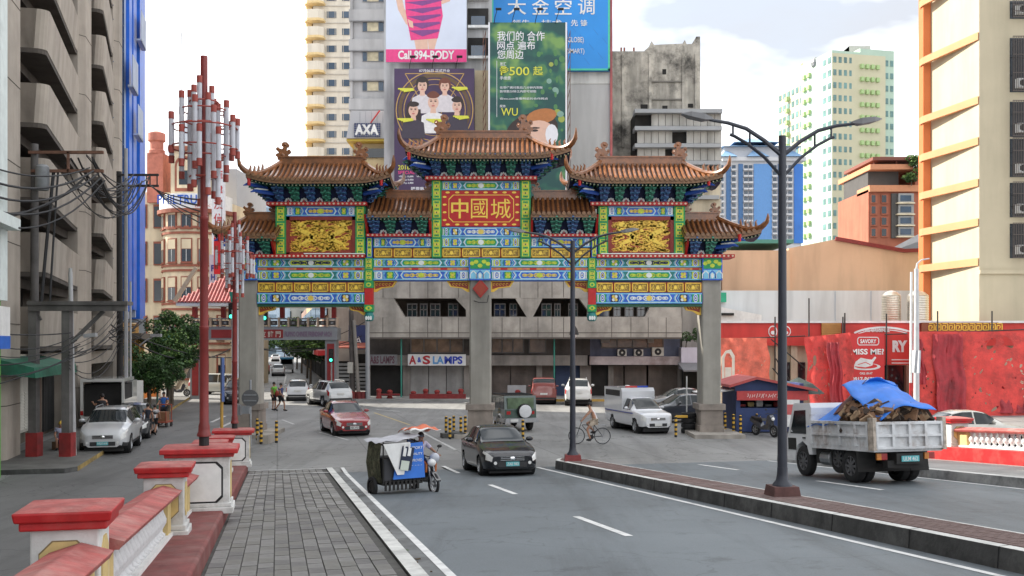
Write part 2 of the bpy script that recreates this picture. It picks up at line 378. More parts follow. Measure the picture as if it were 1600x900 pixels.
# median strip
med = MB(); MU0, MU1 = -8, 33.0
n = 20
def medrow(u):
    e = max(0, (u - 32.0)) ; a = 8.78 + e * .35; b = 9.93 - e * .35; return a, b
us = [MU0 + (32 - MU0) * i / 24 for i in range(25)] + [32.4, 32.7, 32.9, 33.0]
rows = []
for u in us:
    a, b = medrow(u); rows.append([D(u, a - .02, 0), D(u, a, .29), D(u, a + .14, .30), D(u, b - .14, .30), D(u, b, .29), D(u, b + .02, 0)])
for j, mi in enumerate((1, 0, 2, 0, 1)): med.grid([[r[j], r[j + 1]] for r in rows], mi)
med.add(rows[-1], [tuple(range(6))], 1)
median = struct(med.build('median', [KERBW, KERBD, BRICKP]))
# brick courses on top of the median and joints in its kerb stones
random.seed(9)
bk = MB().box(0, .205, 0, .098, 0, .02).mesh('brick', BRICKP)
bks = MB(); c = 0
for i in range(0, 110):
    for j in range(8):
        u = 8.5 + i * .215 + (.1 if j % 2 else 0); v = 8.94 + j * .107
        if u > 31.9: continue
        if u < 17.5 and c < 290:
            c += 1; put('brick', bk, median, D(u, v + .1, .285 + random.uniform(0, .004)), (0, .0609, ROADANG))
        else:
            q = [D(u, v, .29), D(u + .205, v, .29), D(u + .205, v + .098, .29), D(u, v + .098, .29)]; z = .306 + random.uniform(0, .004)
            bks.hexa(q + [D(u, v, z), D(u + .205, v, z), D(u + .205, v + .098, z), D(u, v + .098, z)])
bks.build('far_bricks', BRICKP, median, kind='stuff')
jm = MB()
for i in range(12):
    u = 9 + i * 2.02 + random.uniform(-.1, .1); jm.hexa([D(u, 8.752, .02), D(u + .014, 8.752, .02), D(u + .014, 8.80, .02), D(u, 8.80, .02), D(u, 8.772, .29), D(u + .016, 8.772, .29), D(u + .016, 8.93, .303), D(u, 8.93, .303)])
jm.build('kerb_joints', BLACK, median, kind='stuff')

# right pavement of the ramp with its kerb
rp_ = MB()
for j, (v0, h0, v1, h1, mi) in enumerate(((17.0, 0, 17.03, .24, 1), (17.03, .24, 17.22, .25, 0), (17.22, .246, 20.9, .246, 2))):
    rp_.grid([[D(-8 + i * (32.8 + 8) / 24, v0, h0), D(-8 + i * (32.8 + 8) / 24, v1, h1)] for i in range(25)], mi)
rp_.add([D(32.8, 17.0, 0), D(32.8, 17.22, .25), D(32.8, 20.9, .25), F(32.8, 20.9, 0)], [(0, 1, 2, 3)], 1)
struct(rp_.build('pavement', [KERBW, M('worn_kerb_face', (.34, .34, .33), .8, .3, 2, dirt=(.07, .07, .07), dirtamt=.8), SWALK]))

# ================================================================ railings of the ramp
BAL = MB().lathe([(.075, 0), (.085, .05), (.05, .09), (.045, .14), (.095, .28), (.10, .36), (.06, .5), (.045, .58), (.07, .62), (.05, .65), (.075, .68), (.075, .74)], 10).mesh('baluster', M('baluster_white', (.62, .62, .62), .7, .12, 8, dirt=(.3, .3, .3), dirtamt=.4), True)
def along(mb, u0, u1, prof, mi=0, n=1):     # a profile (v,h) swept along the ramp
    rows = [[D(u0 + (u1 - u0) * i / n, v, h) for v, h in prof] for i in range(n + 1)]
    mb.grid(rows, mi, True); mb.add(rows[0], [tuple(range(len(prof)))], mi); mb.add(rows[-1], [tuple(range(len(prof)))[::-1]], mi)
def pillar(rail, u, vc, w, h, lamp=False, base=.15):
    z = zd(u); o = F(u, vc)
    # local frame: x along the road, y across
    def Lc(m): return m.map(lambda x, y, zz: F(u + x, vc - y, z + zz))
    hw = w / 2; d = hw if not lamp else hw * .72
    PW_ = M('pillar_white', (.64, .64, .62), .75, .12, 4, streak=.22, dirt=(.20, .19, .16), dirtamt=.6, bump=.2); body = Lc(MB().box(-d, d, -hw, hw, base, h - .14)).build('pillar', PW_, rail)
    ch = .1
    def frame_poly(a, z0, z1): return [(-a + ch, z0), (a - ch, z0), (a, z0 + ch), (a, z1 - ch), (a - ch, z1), (-a + ch, z1), (-a, z1 - ch), (-a, z0 + ch)]
    z0, z1 = base + .28, h - .24
    pm_ = MB()
    if lamp:
        for q in (hw * .78, hw * .72):
            pm_.prism(frame_poly(q, z0 - (.1 if q > hw * .75 else .07), z1 + (.02 if q > hw * .75 else -.01)), 'x', -d - (.006 if q > hw * .75 else .011), -d + .02, 0 if q > hw * .75 else 1)
        pm_.prism(frame_poly(d * .62, z0 - .05, z1), 'y', -hw - .01, -hw + .02, 2)
    else:
        pm_.prism(frame_poly(hw * .72, z0, z1), 'x', -d - .012, -d + .02, 2); pm_.prism(frame_poly(hw * .75, z0 - .01, z1 + .01), 'x', -d - .006, -d + .02, 3)
        pm_.prism(frame_poly(d * .60, z0, z1), 'y', -hw - .012, -hw + .02, 2)
    Lc(pm_).build('panel', [BLACK, WHITE, YELP, M('panel_edge', (.22, .16, .08), .8)], body)
    bs = Lc(MB().box(-d - .06, d + .06, -hw - .06, hw + .06, base, base + .11).box(-d - .03, d + .03, -hw - .03, hw + .03, base + .112, base + .18)).build('plinth', PW_, body)
    cp = MB(); a, b = d + .1, hw + .1
    cp.box(-a + .03, a - .03, -b + .03, b - .03, h - .14, h - .07, 0)
    def fr(p, q, e, f, mi): cp.hexa([(-a + p, -b + p, e), (a - p, -b + p, e), (a - p, b - p, e), (-a + p, b - p, e), (-a + q, -b + q, f), (a - q, -b + q, f), (a - q, b - q, f), (-a + q, b - q, f)], mi)
    fr(0, -.015, h - .072, h + .01, 0); fr(-.012, .14, h + .0105, h + .035, 1)
    if lamp: cp.box(-a - .04, a + .04, -b - .04, b + .04, h - .075, h + .008, 0)
    Lc(cp).build('cap', [REDP, FADED], body)
    return body
def section(rail, u0, u1, vc, base, ctop, side=1):
    cp = MB(); along(cp, u0, u1, [(vc - .21, ctop - .09), (vc + .21, ctop - .09), (vc + .25, ctop - .02), (vc, ctop + .055), (vc - .25, ctop - .02)])
    cp.build('coping', FADED, rail)
    for ua, ub in ((u0, u0 + .42), (u1 - .42, u1)):
        pl_ = MB(); along(pl_, ua, ub, [(vc - .10, base), (vc + .10, base), (vc + .10, ctop - .088), (vc - .10, ctop - .088)]); pl_.build('end_panel', YELP, rail)
    k = MB(); along(k, u0, u1, [(vc - .13, base), (vc + .13, base), (vc + .13, base + .05), (vc - .13, base + .05)]); k.build('bottom_rail', WHITE, rail)
    n = max(1, int((u1 - u0 - .9) / .24)); st = (u1 - u0 - .84) / n; hb = ctop - .09 - base - .05
    for i in range(n):
        u = u0 + .42 + st * (i + .5); put('baluster', BAL, rail, D(u, vc, base + .05), (0, 0, random.uniform(0, 3)), scale=(1, 1, hb / .74))
def railing(label, vc, pillars, basew, h, lamph, u_end, gap=0.):
    r = thing('bridge_railing', label, 'railing', D(pillars[0][0], vc))
    bs = MB(); along(bs, pillars[0][0], u_end, [(vc - .4, -1.2), (vc + basew, -1.2), (vc + basew, .36 + gap), (vc + basew - .03, .39 + gap), (vc - .4, .39 + gap)], 0, 6)
    bs.build('base_wall', M('base_red', (.17, .04, .036), .75, .3, 4, dirt=(.24, .15, .13), dirtamt=.5) if vc < 0 else REDP, r)
    for i, (u, w, lamp) in enumerate(pillars):
        pillar(r, u, vc + (.24 if lamp and vc < 0 else -.13 if vc < 0 and u < 10 else 0), w, lamph if lamp else h, lamp, .36 + gap)
        if i:
            pu, pw_, _ = pillars[i - 1]; section(r, pu + pw_ / 2 + .02, u - w / 2 - .02, vc, .39 + gap, h - .32)
    for o in [r] + KIDS(r):
        for c in KIDS(o):
            if c.name[:3] in ('cap', 'pil', 'pli', 'cop', 'bas', 'end'): b = c.modifiers.new('edge', 'BEVEL'); b.width = .014; b.segments = 2; b.limit_method = 'ANGLE'
    return r
PL = [(2.6, .56, False), (9.1, .52, False), (15.2, .54, False), (18.6, 1.0, True), (25.2, .58, False), (29.0, .58, False), (32.3, .95, True)]
railing('red capped white and yellow balustrade beside the paver walkway', -1.54, PL, .64, 1.35, 1.47, 33.2)
railing('red and white balustrade behind the loaded dump truck', 20.3, [(21.3, .6, False), (27.7, .6, False), (32.6, .6, False)], .3, 1.52, 1.6, 33.0, .26)
# retaining wall below the left balustrade
rw = MB(); rw.hexa([F(-8, -1.84, -.2), F(33, -1.84, -.2), F(33, -1.5, -.2), F(-8, -1.5, -.2), D(-8, -1.84, .1), D(33, -1.84, .1), D(33, -1.5, .1), D(-8, -1.5, .1)])
tag(rw.build('retaining_wall', CONC), 'stained concrete retaining wall under the balustrade along the side street', 'wall')
# ================================================================ the chinatown gate
GY = 46.1; GC = 46.6
def gX(px, Y=GY): return wx(px, Y)
def gZ(py, Y=GY): return wz(py, Y)
gate = thing('chinatown_gate', 'ornate painted archway with orange tiled roofs spanning the junction', 'archway', (gX(750), GC, 0))
PB = M('paint_blue', (.03, .12, .55), .55, .2, 6); PC = M('paint_cyan', (.20, .52, .72), .55, .15, 6); PG = M('paint_green', (.02, .30, .09), .55, .2, 6)
PLIME = M('paint_lime', (.52, .62, .05), .55, .2, 7); PY = M('paint_yellow', (.72, .54, .10), .5, .15, 7); PWH = M('paint_white', (.72, .76, .74), .55, .08); PNAVY = M('paint_navy', (.012, .02, .09), .6, .2)
PRED = M('paint_red', (.47, .012, .011), .5, .12, 5); PMAROON = M('paint_maroon', (.30, .045, .022), .6, .15, 4); PPINK = M('paint_pink', (.55, .12, .15), .6, .3, 8); PORA = M('paint_orange', (.62, .27, .07), .6, .2, 8)
GOLD = M('gold_leaf', (.80, .50, .06), .42, .2, 6, metal=.1); GOLDB = M('gold_bright', (.88, .62, .08), .42, .12, 6, metal=.05); GOLDD = M('gold_panel', (.30, .19, .03), .5, .3, 8)
PGD = M('paint_dark_green', (.012, .10, .05), .55, .2, 6); PTEAL = M('paint_teal', (.02, .20, .19), .55, .2, 6)
TILE = M('glazed_tile', (.24, .090, .030), .30, .35, 5, coat=.35, dirt=(.10, .05, .025), dirtamt=.6); TILED = M('tile_bed', (.07, .026, .012), .6, .3, 5); TILEE = M('tile_edge', (.20, .105, .05), .5, .4, 8)
PMATS = [PB, PC, PG, PLIME, PY, PWH, PNAVY, PRED]
GCONC = M('gate_concrete', (.30, .285, .25), .8, .12, 1.2, streak=.28)

def hexp(x0, x1, z0, z1, e): zm = (z0 + z1) / 2; return [(x0, zm), (x0 + e, z0), (x1 - e, z0), (x1, zm), (x1 - e, z1), (x0 + e, z1)]
def scroll(mb, x0, x1, z0, z1, y, col, w, n=3):
    zc = (z0 + z1) / 2; A = (z1 - z0) * .36
    for sgn in (1, -1):
        pts = [(x0 + (x1 - x0) * t / 24, zc + sgn * A * sin(t / 24 * n * 2 * pi) * (.7 + .3 * cos(t * 1.3))) for t in range(25)]
        ribbon(mb, pts, w, y, col, .006)
    for k in range(n * 2):
        mb.plate(ell(x0 + (x1 - x0) * (k + .5) / (2 * n), zc, w * .9, w * .9, 8), y - .002, col)
def band(parent, x0, x1, z0, z1, y0=GY, depth=1.0, sch=0, name='painted_beam', rep=1):
    h = z1 - z0; Lx = (x1 - x0); b = MB().box(x0, x1, y0, y0 + depth, z0, z1).build(name, PTEAL if sch % 2 == 0 else PB, parent)
    o = MB(); y = y0
    for za, zb in ((z0 + .02, z0 + .07), (z1 - .07, z1 - .02)): o.plate(rect(x0 + .02, x1 - .02, za, zb), y, 1)
    for r in range(rep):
        a = x0 + Lx * r / rep; c = x0 + Lx * (r + 1) / rep; l = c - a; m = (a + c) / 2
        cw = l * .19; c_in, c_sc = ((3, 6), (0, 5), (2, 3), (0, 4))[sch % 4]
        o.plate(hexp(m - cw - .12, m + cw + .12, z0 + .05, z1 - .05, .12), y - .004, 5); o.plate(hexp(m - cw - .08, m + cw + .08, z0 + .075, z1 - .075, .1), y - .008, 1)
        o.plate(hexp(m - cw - .03, m + cw + .03, z0 + .1, z1 - .1, .06), y - .012, c_in)
        scroll(o, m - cw + .06, m + cw - .06, z0 + .1, z1 - .1, y - .016, (4, 5, 3, 4)[sch % 4] if c_in != 3 else 6, .05)
        o.plate(ell(m, (z0 + z1) / 2, .13, h * .26), y - .02, (5, 4, 5, 3)[sch % 4])
        for s in (-1, 1):
            def X(t): return m + s * (cw + .12 + (l / 2 - cw - .12) * t)
            zc = (z0 + z1) / 2; L1 = l / 2 - cw - .12
            for k, (t, cc) in enumerate(((.06, 1), (.10, 5), (.14, 0), (.18, 1))):
                ribbon(o, [(X(t) + s * .1, z0 + .07), (X(t), zc), (X(t) + s * .1, z1 - .07)], .035, y - .004, cc)
            sx = min(.2, L1 * .13)
            o.plate(rect(X(.38) - sx, X(.38) + sx, z0 + .07, z1 - .07), y - .004, (2, 6, 0, 2)[sch % 4])       # leaf square
            for q in range(4): o.plate(ell(X(.38) + sx * .45 * cos(q * pi / 2 + .78), zc + h * .2 * sin(q * pi / 2 + .78), sx * .42, h * .15, 8), y - .010, (3, 5, 4, 3)[(sch + q % 2) % 4])
            o.plate(ell(X(.38), zc, .05, .05, 8), y - .016, 4)
            for q in (.56, .60): ribbon(o, [(X(q), z0 + .08), (X(q) + s * .06, zc), (X(q), z1 - .08)], .03, y - .004, 1)
            o.plate(rect(X(.78) - sx * .9, X(.78) + sx * .9, z0 + .07, z1 - .07), y - .004, (3, 2, 3, 5)[sch % 4])
            for (rr, cc) in ((1.0, 5), (.8, 0), (.5, 5 if sch % 2 else 4), (.25, 6)): o.plate(ell(X(.78), zc, sx * .62 * rr, h * .38 * rr), y - .008 - .004 * (1 - rr), cc)
            for q in (.93, .97): o.plate(rect(X(q) - .025, X(q) + .025, z0 + .08, z1 - .08), y - .004, (5, 2)[q > .95])
    o.build('painted_ornament', PMATS, b)
    return b
def mixed_strip(x0, x1, z0, z1, y0):
    m = MB().box(x0, x1, y0, y0 + 1.0, z0, z1, 0); n = max(3, int((x1 - x0) / .42)); w = (x1 - x0) / n
    for i in range(n):
        if i % 3 == 1: m.plate(rect(x0 + w * i, x0 + w * (i + .7), z0 + .01, z1 - .01), y0, 1)
        else: m.plate(ell(x0 + w * (i + .5), (z0 + z1) / 2, w * .3, (z1 - z0) * .3, 8), y0, 2)
    m.build('striped_fillet', [PORA, PRED, PPINK], gate)
def cornice(x0, x1, z0, z1, y0):
    c = MB().box(x0, x1, y0, y0 + 1.3, z0, z1).build('dotted_cornice', PRED, gate)
    d = MB(); n = int((x1 - x0) / .19)
    for i in range(n): d.plate(ell(x0 + (x1 - x0) * (i + .5) / n, (z0 + z1) / 2, .05, (z1 - z0) * .3, 8), y0, 0, .012)
    d.build('cornice_studs', M('stud_white', (.75, .55, .4), .5), c, kind='stuff')
_gp = {}
def gold_row(x0, x1, z0, z1, n, y0):
    k = MB().box(x0, x1, y0 + .08, y0 + .9, z0, z1).build('panel_back', PMAROON, gate)
    w = (x1 - x0) / n; key = (round(w, 3), round(z1 - z0, 3))
    if key not in _gp:
        g = MB(); a, b = w / 2 - .035, (z1 - z0) / 2 - .02; h = b
        for (p, q, r, s) in ((-a, a, -b, -b + .05), (-a, a, b - .05, b), (-a, -a + .05, -b, b), (a - .05, a, -b, b)): g.plate(rect(p, q, r, s), 0, 1, .05)
        g.plate(rect(-a + .02, a - .02, -b + .02, b - .02), 0, 0, .01)
        rr = random.Random(4)
        for i in range(9): 
            c = rr.uniform(-a + .12, a - .12); e = rr.uniform(-b + .1, b - .1); ribbon(g, [(c + .06 * cos(t), e + .05 * sin(t)) for t in (0, 1, 2, 3, 4)], .025, -.01, 2, .012)
        g.plate(ell(0, 0, .08, b * .5, 6), -.01, 2, .015)
        _gp[key] = g.mesh('gold_panel', [GOLDD, GOLD, GOLDB])
    for i in range(n): put('gold_panel', _gp[key], gate, (x0 + w * (i + .5), y0 + .06, (z0 + z1) / 2))
def post(x0, x1, z0, z1, y0, n, main=PG):
    b = MB().box(x0, x1, y0, y0 + 1.1, z0, z1).build('painted_post', main, gate)
    o = MB(); h = (z1 - z0) / n; xc = (x0 + x1) / 2; w = (x1 - x0) / 2
    for i in range(n):
        a, c = z0 + h * i + .05, z0 + h * (i + 1) - .05
        o.plate(rect(x0 + w * .3, x1 - w * .3, a, c), y0, 0); zc = (a + c) / 2
        for q in range(5):
            zz = a + (c - a) * (q + .5) / 5; 
            for s in (-1, 1): o.plate(ell(xc + s * w * .3, zz, w * .2, (c - a) * .07, 8), y0 - .006, 2 if q % 2 else 1)
            o.plate(ell(xc, zz, w * .13, (c - a) * .05, 8), y0 - .01, 3)
    o.build('painted_inlay', [PLIME, PG, PY, PGD], b); return b
def bracket_meshes():
    out = []
    for nm, main, lite in (('blue', M('bracket_blue', (.012, .035, .15), .5, .25, 5), M('bracket_blue_edge', (.06, .20, .42), .5)), ('green', M('bracket_green', (.010, .095, .065), .5, .25, 5), M('bracket_green_edge', (.06, .36, .24), .5))):
        m = MB(); T = 5; H = .9
        for k in range(T):
            z = H * k / T; hh = H / T * .62; w = .26 + .085 * k; d = .25 + .21 * k
            m.box(-w / 2, w / 2, -d, -d + .16, z, z + hh, 0); m.box(-.06, .06, -d - .05, .3, z, z + hh, 0)
            m.box(-w / 2 - .006, w / 2 + .006, -d - .006, -d + .165, z - .012, z + .016, 1)
            for s in (-1, 0, 1): m.box(s * w * .42 - .055, s * w * .42 + .055, -d - .03, -d + .17, z + hh, z + H / T - .02, 0); m.box(s * w * .42 - .06, s * w * .42 + .06, -d - .035, -d + .12, z + H / T - .045, z + H / T - .02, 1)
            m.box(-.035, .035, -d - .14, -d, z + .03, z + .10, 0); m.box(-.04, .04, -d - .146, -d - .12, z + .02, z + .06, 1)
        out.append(m.mesh('bracket', [main, lite]))
    return out
BRK = bracket_meshes()
FLW = MB()
for k in range(5): a = pi * k / 4; FLW.plate(ell(.12 * cos(a), .1 * sin(a) + .03, .045, .06, 8), -.02, 0, .02)
FLW.plate(ell(0, .05, .04, .05, 8), -.05, 1); FLWM = FLW.mesh('carved_flower', [PWH, PPINK])
def brackets(x0, x1, z0, z1, y0, n, hip0=False, hip1=False, depth=1.0):
    k = (z1 - z0) / .9
    bd = MB(); bd.hexa([(x0, y0 + .1, z0), (x1, y0 + .1, z0), (x1, GC + .5, z0), (x0, GC + .5, z0), (x0, y0 - .2, z1), (x1, y0 - .2, z1), (x1, GC + .7, z1), (x0, GC + .7, z1)])
    bd.build('bracket_board', PNAVY, gate)
    for i in range(n):
        x = x0 + (x1 - x0) * (i + .5) / n; put('bracket', BRK[(i) % 2], gate, (x, y0 + .05, z0 + .01), scale=(min(1.2, (x1 - x0) / n / .70), depth, k))
    for i in range(1, n): put('carved_flower', FLWM, gate, (x0 + (x1 - x0) * i / n, y0 - .05, z0 + .02))
    for s, hip, xe in ((-1, hip0, x0), (1, hip1, x1)):
        if not hip: 
            MB().hexa([(xe - .05, y0 - .1, z0), (xe + .05, y0 - .1, z0), (xe + .05, GC + .4, z0), (xe - .05, GC + .4, z0), (xe - .05, y0 - 1.1 * depth, z1), (xe + .05, y0 - 1.1 * depth, z1), (xe + .05, GC + .6, z1), (xe - .05, GC + .6, z1)]).build('bracket_end_board', PRED, gate); continue
        for q in range(3):     # side and corner brackets
            put('bracket', BRK[(q) % 2], gate, (xe + s * .02, y0 + .15 + q * .42, z0 + .01), (0, 0, s * pi / 2 if q else s * pi / 4), scale=(.9, depth, k))
        for q in range(2):
            bx_ = xe + s * (.42 + .28 * q); m = MB(); zz = z0 + (z1 - z0) * (.45 + .3 * q)
            m.tube([(bx_ - s * .5, y0 - .3, zz - .05), (bx_, y0 - .62 - .15 * q, zz), (bx_ + s * .2, y0 - .8 - .15 * q, zz + .03), (bx_ + s * .38, y0 - .9 - .15 * q, zz - .06)], [.09, .10, .085, .02], 6, 0)
            m.tube([(bx_ - s * .3, y0 - .5, zz + .09), (bx_ + s * .1, y0 - .8 - .15 * q, zz + .10), (bx_ + s * .22, y0 - .88 - .15 * q, zz + .08)], [.03, .045, .015], 5, 1)
            m.build('bracket_beak', [M('beak_blue', (.02, .08, .38), .45), PWH], gate, smooth=True)
        m = MB(); m.cyl((xe + s * .8, y0 - 1.15, z1 + .02), (xe + s * .8, y0 - 1.15, z1 - .3), .085, .06, 8); m.build('corner_pendant', PRED, gate, smooth=True)
# dragon finial silhouette (unit height, faces +x)
CHI = [(-.30, 0), (.34, 0), (.34, .16), (.26, .30), (.36, .34), (.44, .46), (.38, .58), (.27, .56), (.24, .47), (.17, .56), (.20, .70), (.30, .72), (.34, .86), (.22, .99), (.04, 1.0), (-.08, .90), (-.06, .76), (.02, .70), (-.04, .60), (-.16, .62), (-.26, .72), (-.38, .68), (-.40, .55), (-.30, .48), (-.24, .38), (-.38, .34), (-.42, .22), (-.32, .14)]
def finial_mesh(flip):
    m = MB(); P = [((-x if flip else x), z) for x, z in CHI]; P = P[::-1] if flip else P
    m.prism(P, 'y', -.11, .11, 0)
    s = -1 if flip else 1
    for (a, b, r) in ((.13, .84, .12), (-.28, .58, .09), (.34, .46, .07), (0, .25, .17)): m.ball((s * a, 0, b), (r, .17, r), 8, 6, 0)
    return m.mesh('roof_finial', TILE, True)
FIN = [finial_mesh(False), finial_mesh(True)]
BST = MB().tube([(0, 0, 0), (0, 0, .1), (-.02, 0, .2), (.04, 0, .3)], [.07, .06, .045, .01], 6).mesh('ridge_beast', TILE, True)
def roof(x0, x1, r0, r1, zE, zR, hd, lift=.28, hip0=True, hip1=True, finh=.8, horn=.6):
    yc = GC; rf = None
    hips = (hip0, hip1); LW = 1.7
    def lf(x, t):
        c = 0
        if hip0: c = max(c, (x0 + LW - x) / LW)
        if hip1: c = max(c, (x - x1 + LW) / LW)
        return lift * max(0, c) ** 2 * t * t
    def pt(x, t, sgn=-1, dz=0.): return Vector((x, yc + sgn * hd * t, zE + (zR - zE) * max(0, 1 - t) ** 1.35 + lf(x, t) + dz))
    def tstart(x):
        if x < r0 and hip0: return (r0 - x) / (r0 - x0)
        if x > r1 and hip1: return (x - r1) / (x1 - r1)
        return 0.
    xs = sorted(set([x0 + (x1 - x0) * i / 30 for i in range(31)] + [r0, r1]))
    bed = MB()
    for sgn in (-1, 1):
        for dz, mi in ((0, 0), (-.16, 1)):
            bed.grid([[pt(x, tstart(x) + (1 - tstart(x)) * k / 7, sgn, dz) for k in range(8)] for x in xs], mi)
        bed.grid([[pt(x, 1, sgn, 0), pt(x, 1, sgn, -.16)] for x in xs], 2)
    for hp, xe, xr in ((hip0, x0, r0), (hip1, x1, r1)):
        if hp:
            for dz, mi in ((0, 0), (-.16, 1)):
                bed.grid([[Vector((xr + (xe - xr) * q, yc + hd * q * w, zE + (zR - zE) * max(0, 1 - q) ** 1.35 + lift * (abs(w) ** 2) * q * q + dz)) for w in (-1, -.8, -.5, 0, .5, .8, 1)] for q in [k / 7 for k in range(8)]], mi)
            bed.grid([[Vector((xe, yc + hd * w, zE + lift * w * w + dz)) for w in (-1, -.8, -.5, 0, .5, .8, 1)] for dz in (0, -.16)], 2)
        else:
            bed.grid([[pt(xe, k / 7, s, dz) for s in (-1,) for k in range(8)] for dz in (0, -.16)], 2); bed.grid([[pt(xe, k / 7, 1, dz) for k in range(8)] for dz in (0, -.16)], 2)
    rf = bed.build('roof', [TILED, PNAVY, TILEE], gate)
    n = int((x1 - x0) / .215); w = (x1 - x0) / n
    back = MB()
    for i in range(n):
        x = x0 + w * (i + .5); ts = tstart(x)
        if ts > .93: continue
        P = [pt(x, ts + (1.02 - ts) * k / 6, -1, .035) for k in range(7)]
        m = MB(); m.tube(P, .068, 6, 0); e = P[-1]; m.cyl(e + Vector((0, .02, -.01)), e + Vector((0, -.03, -.01)), .085, .085, 8, 1)
        m.build('tile_row', [TILE, TILEE], rf, smooth=True)
        back.tube([pt(x, ts + (1.02 - ts) * k / 4, 1, .035) for k in range(5)], .068, 5)
    back.build('rear_tile_rows', TILE, rf, kind='stuff')
    for hp, xe, xr in ((hip0, x0, r0), (hip1, x1, r1)):
        if not hp: continue
        sd = MB(); k = int(2 * hd / .26)
        for i in range(k):
            ww = -1 + 2 * (i + .5) / k
            sd.tube([Vector((xr + (xe - xr) * q, yc + hd * ww, zE + (zR - zE) * max(0, 1 - q) ** 1.35 + lift * ww * ww * q * q + .035)) for q in [abs(ww) + (1.02 - abs(ww)) * j / 4 for j in range(5)]], .068, 5)
        sd.build('side_tile_rows', TILE, rf, kind='stuff')
    dr = MB(); nr = int((x1 - x0) / .16)       # drip tiles and rafter ends along the front eave
    for i in range(nr):
        x = x0 + (x1 - x0) * (i + .5) / nr; p = pt(x, 1, -1)
        dr.add([(x - .07, p.y - .012, p.z + .01), (x + .07, p.y - .012, p.z + .01), (x, p.y - .012, p.z - .11)], [(0, 1, 2)], 0)
        dr.box(x - .035, x + .035, p.y + .12, p.y + .9, p.z - .25, p.z - .18, 1); dr.box(x - .025, x + .025, p.y + .115, p.y + .13, p.z - .24, p.z - .19, 2)
    dr.build('eave_rafters', [TILEE, PGD, M('rafter_end', (.45, .42, .28), .6)], rf, kind='stuff')
    rd = MB(); rd.box(r0 - .05, r1 + .05, yc - .12, yc + .12, zR - .1, zR + .26); rd.box(r0 - .08, r1 + .08, yc - .17, yc + .17, zR + .2602, zR + .33); rd.box(r0 - .06, r1 + .06, yc - .16, yc + .16, zR - .02, zR + .05)
    rd.build('ridge', TILE, rf)
    for k, (hp, xe, xr) in enumerate(((hip0, x0, r0), (hip1, x1, r1))):
        sg = -1 if k == 0 else 1
        put('roof_finial', FIN[0 if k == 0 else 1], rf, (xr - sg * .05, yc, zR + .18), scale=(finh, 1, finh))
        if hp:
            for fb in (-1, 1):
                P = []
                for q in range(9):
                    t = q / 8; P.append(Vector((xr + (xe - xr) * t, yc + fb * hd * t, zE + (zR - zE) * max(0, 1 - t) ** 1.35 + lift * t ** 4 + .10)))
                dx = .30 * sg * horn
                e = P[-1]; P += [e + Vector((dx * .6, fb * .15, .10)), e + Vector((dx * 1.05, fb * .3, .38 * horn)), e + Vector((dx * 1.2, fb * .38, .75 * horn)), e + Vector((dx * 1.15, fb * .4, 1.05 * horn))]
                MB().tube(P, [.12] * 8 + [.13, .12, .10, .07, .02], 7).build('hip_ridge', TILE, rf, smooth=True)
                if fb < 0:
                    for q in (.55, .66, .77, .88): put('ridge_beast', BST, rf, (xr + (xe - xr) * q, yc - hd * q, zE + (zR - zE) * max(0, 1 - q) ** 1.35 + lift * q ** 4 + .19), (0, 0, 0 if sg > 0 else pi))
    return rf

# ---- columns
for i, (a, b) in enumerate(((372, 402), (733.5, 767), (1097, 1127))):
    x0, x1 = gX(a), gX(b)
    c = MB(); bv = .06
    c.prism([(x0 + bv, GY + .02), (x1 - bv, GY + .02), (x1, GY + .08), (x1, GY + 1.24), (x0, GY + 1.24), (x0, GY + .08)], 'z', 1.35, gZ(438)); col_ = c.build('column', GCONC, gate)
    p = MB(); p.box(x0 - .07, x1 + .07, GY - .05, GY + 1.31, .16, 1.16); p.box(x0 - .17, x1 + .17, GY - .15, GY + 1.41, 1.161, 1.42); p.box(x0 - .12, x1 + .12, GY - .1, GY + 1.36, .162, .45)
    p.build('pedestal', M('pedestal_granite', (.25, .215, .185), .75, .2, 2.5, streak=.3), col_)
    MB().box(x0 - .6, x1 + .75, GY - 1.5, GY + 2.2, 0, .17).build('island_slab', CONC, col_)
    # painted sleeve at the lintel
    z0, zm, z1 = gZ(438), gZ(421), gZ(403)
    sv = MB().box(x0 - .02, x1 + .02, GY - .16, GY + 1.3, z0, z1).build('painted_sleeve', PB, col_); o = MB()
    w = x1 - x0; xc = (x0 + x1) / 2
    o.plate(rect(x0 + .04, x1 - .04, zm + .02, z1 - .03), GY - .16, 2)
    for k in range(5): o.plate(ell(x0 + w * (k + .7) / 5.4, zm + .26 + .1 * sin(k * 2.4), .11, .09, 8), GY - .168, 3)
    o.plate(rect(x0 + .04, x1 - .04, z0 + .06, zm - .03), GY - .16, 1)
    for s in (-1, 0, 1): ribbon(o, [(xc + s * .3 - .14, z0 + .08), (xc + s * .3 - .14, z0 + .28), (xc + s * .3, z0 + .42), (xc + s * .3 + .14, z0 + .28), (xc + s * .3 + .14, z0 + .08)], .045, GY - .168, 5 if s else 0)
    o.plate(ell(xc, z0 + .2, .07, .12), GY - .17, 5)
    o.build('painted_ornament', PMATS, sv)
# red diamond with its bracket on the middle column
xc, zc = gX(751), gZ(451)
d = MB().prism([(xc - .36, zc), (xc, zc - .42), (xc + .36, zc), (xc, zc + .42)], 'y', GY - .12, GY - .04).build('diamond_plaque', M('plaque_red', (.34, .02, .015), .5), gate)
MB().prism([(xc - .27, zc), (xc, zc - .32), (xc + .27, zc), (xc, zc + .32)], 'y', GY - .135, GY - .119).build('inner_diamond', PMAROON, d)
MB().tube([(xc - .3, GY - .05, zc - .55), (xc - .1, GY - .2, zc - .62), (xc + .3, GY - .15, zc - .62), (xc + .36, GY - .05, zc - .3)], .02, 5).build('plaque_wire', CABLE, d)
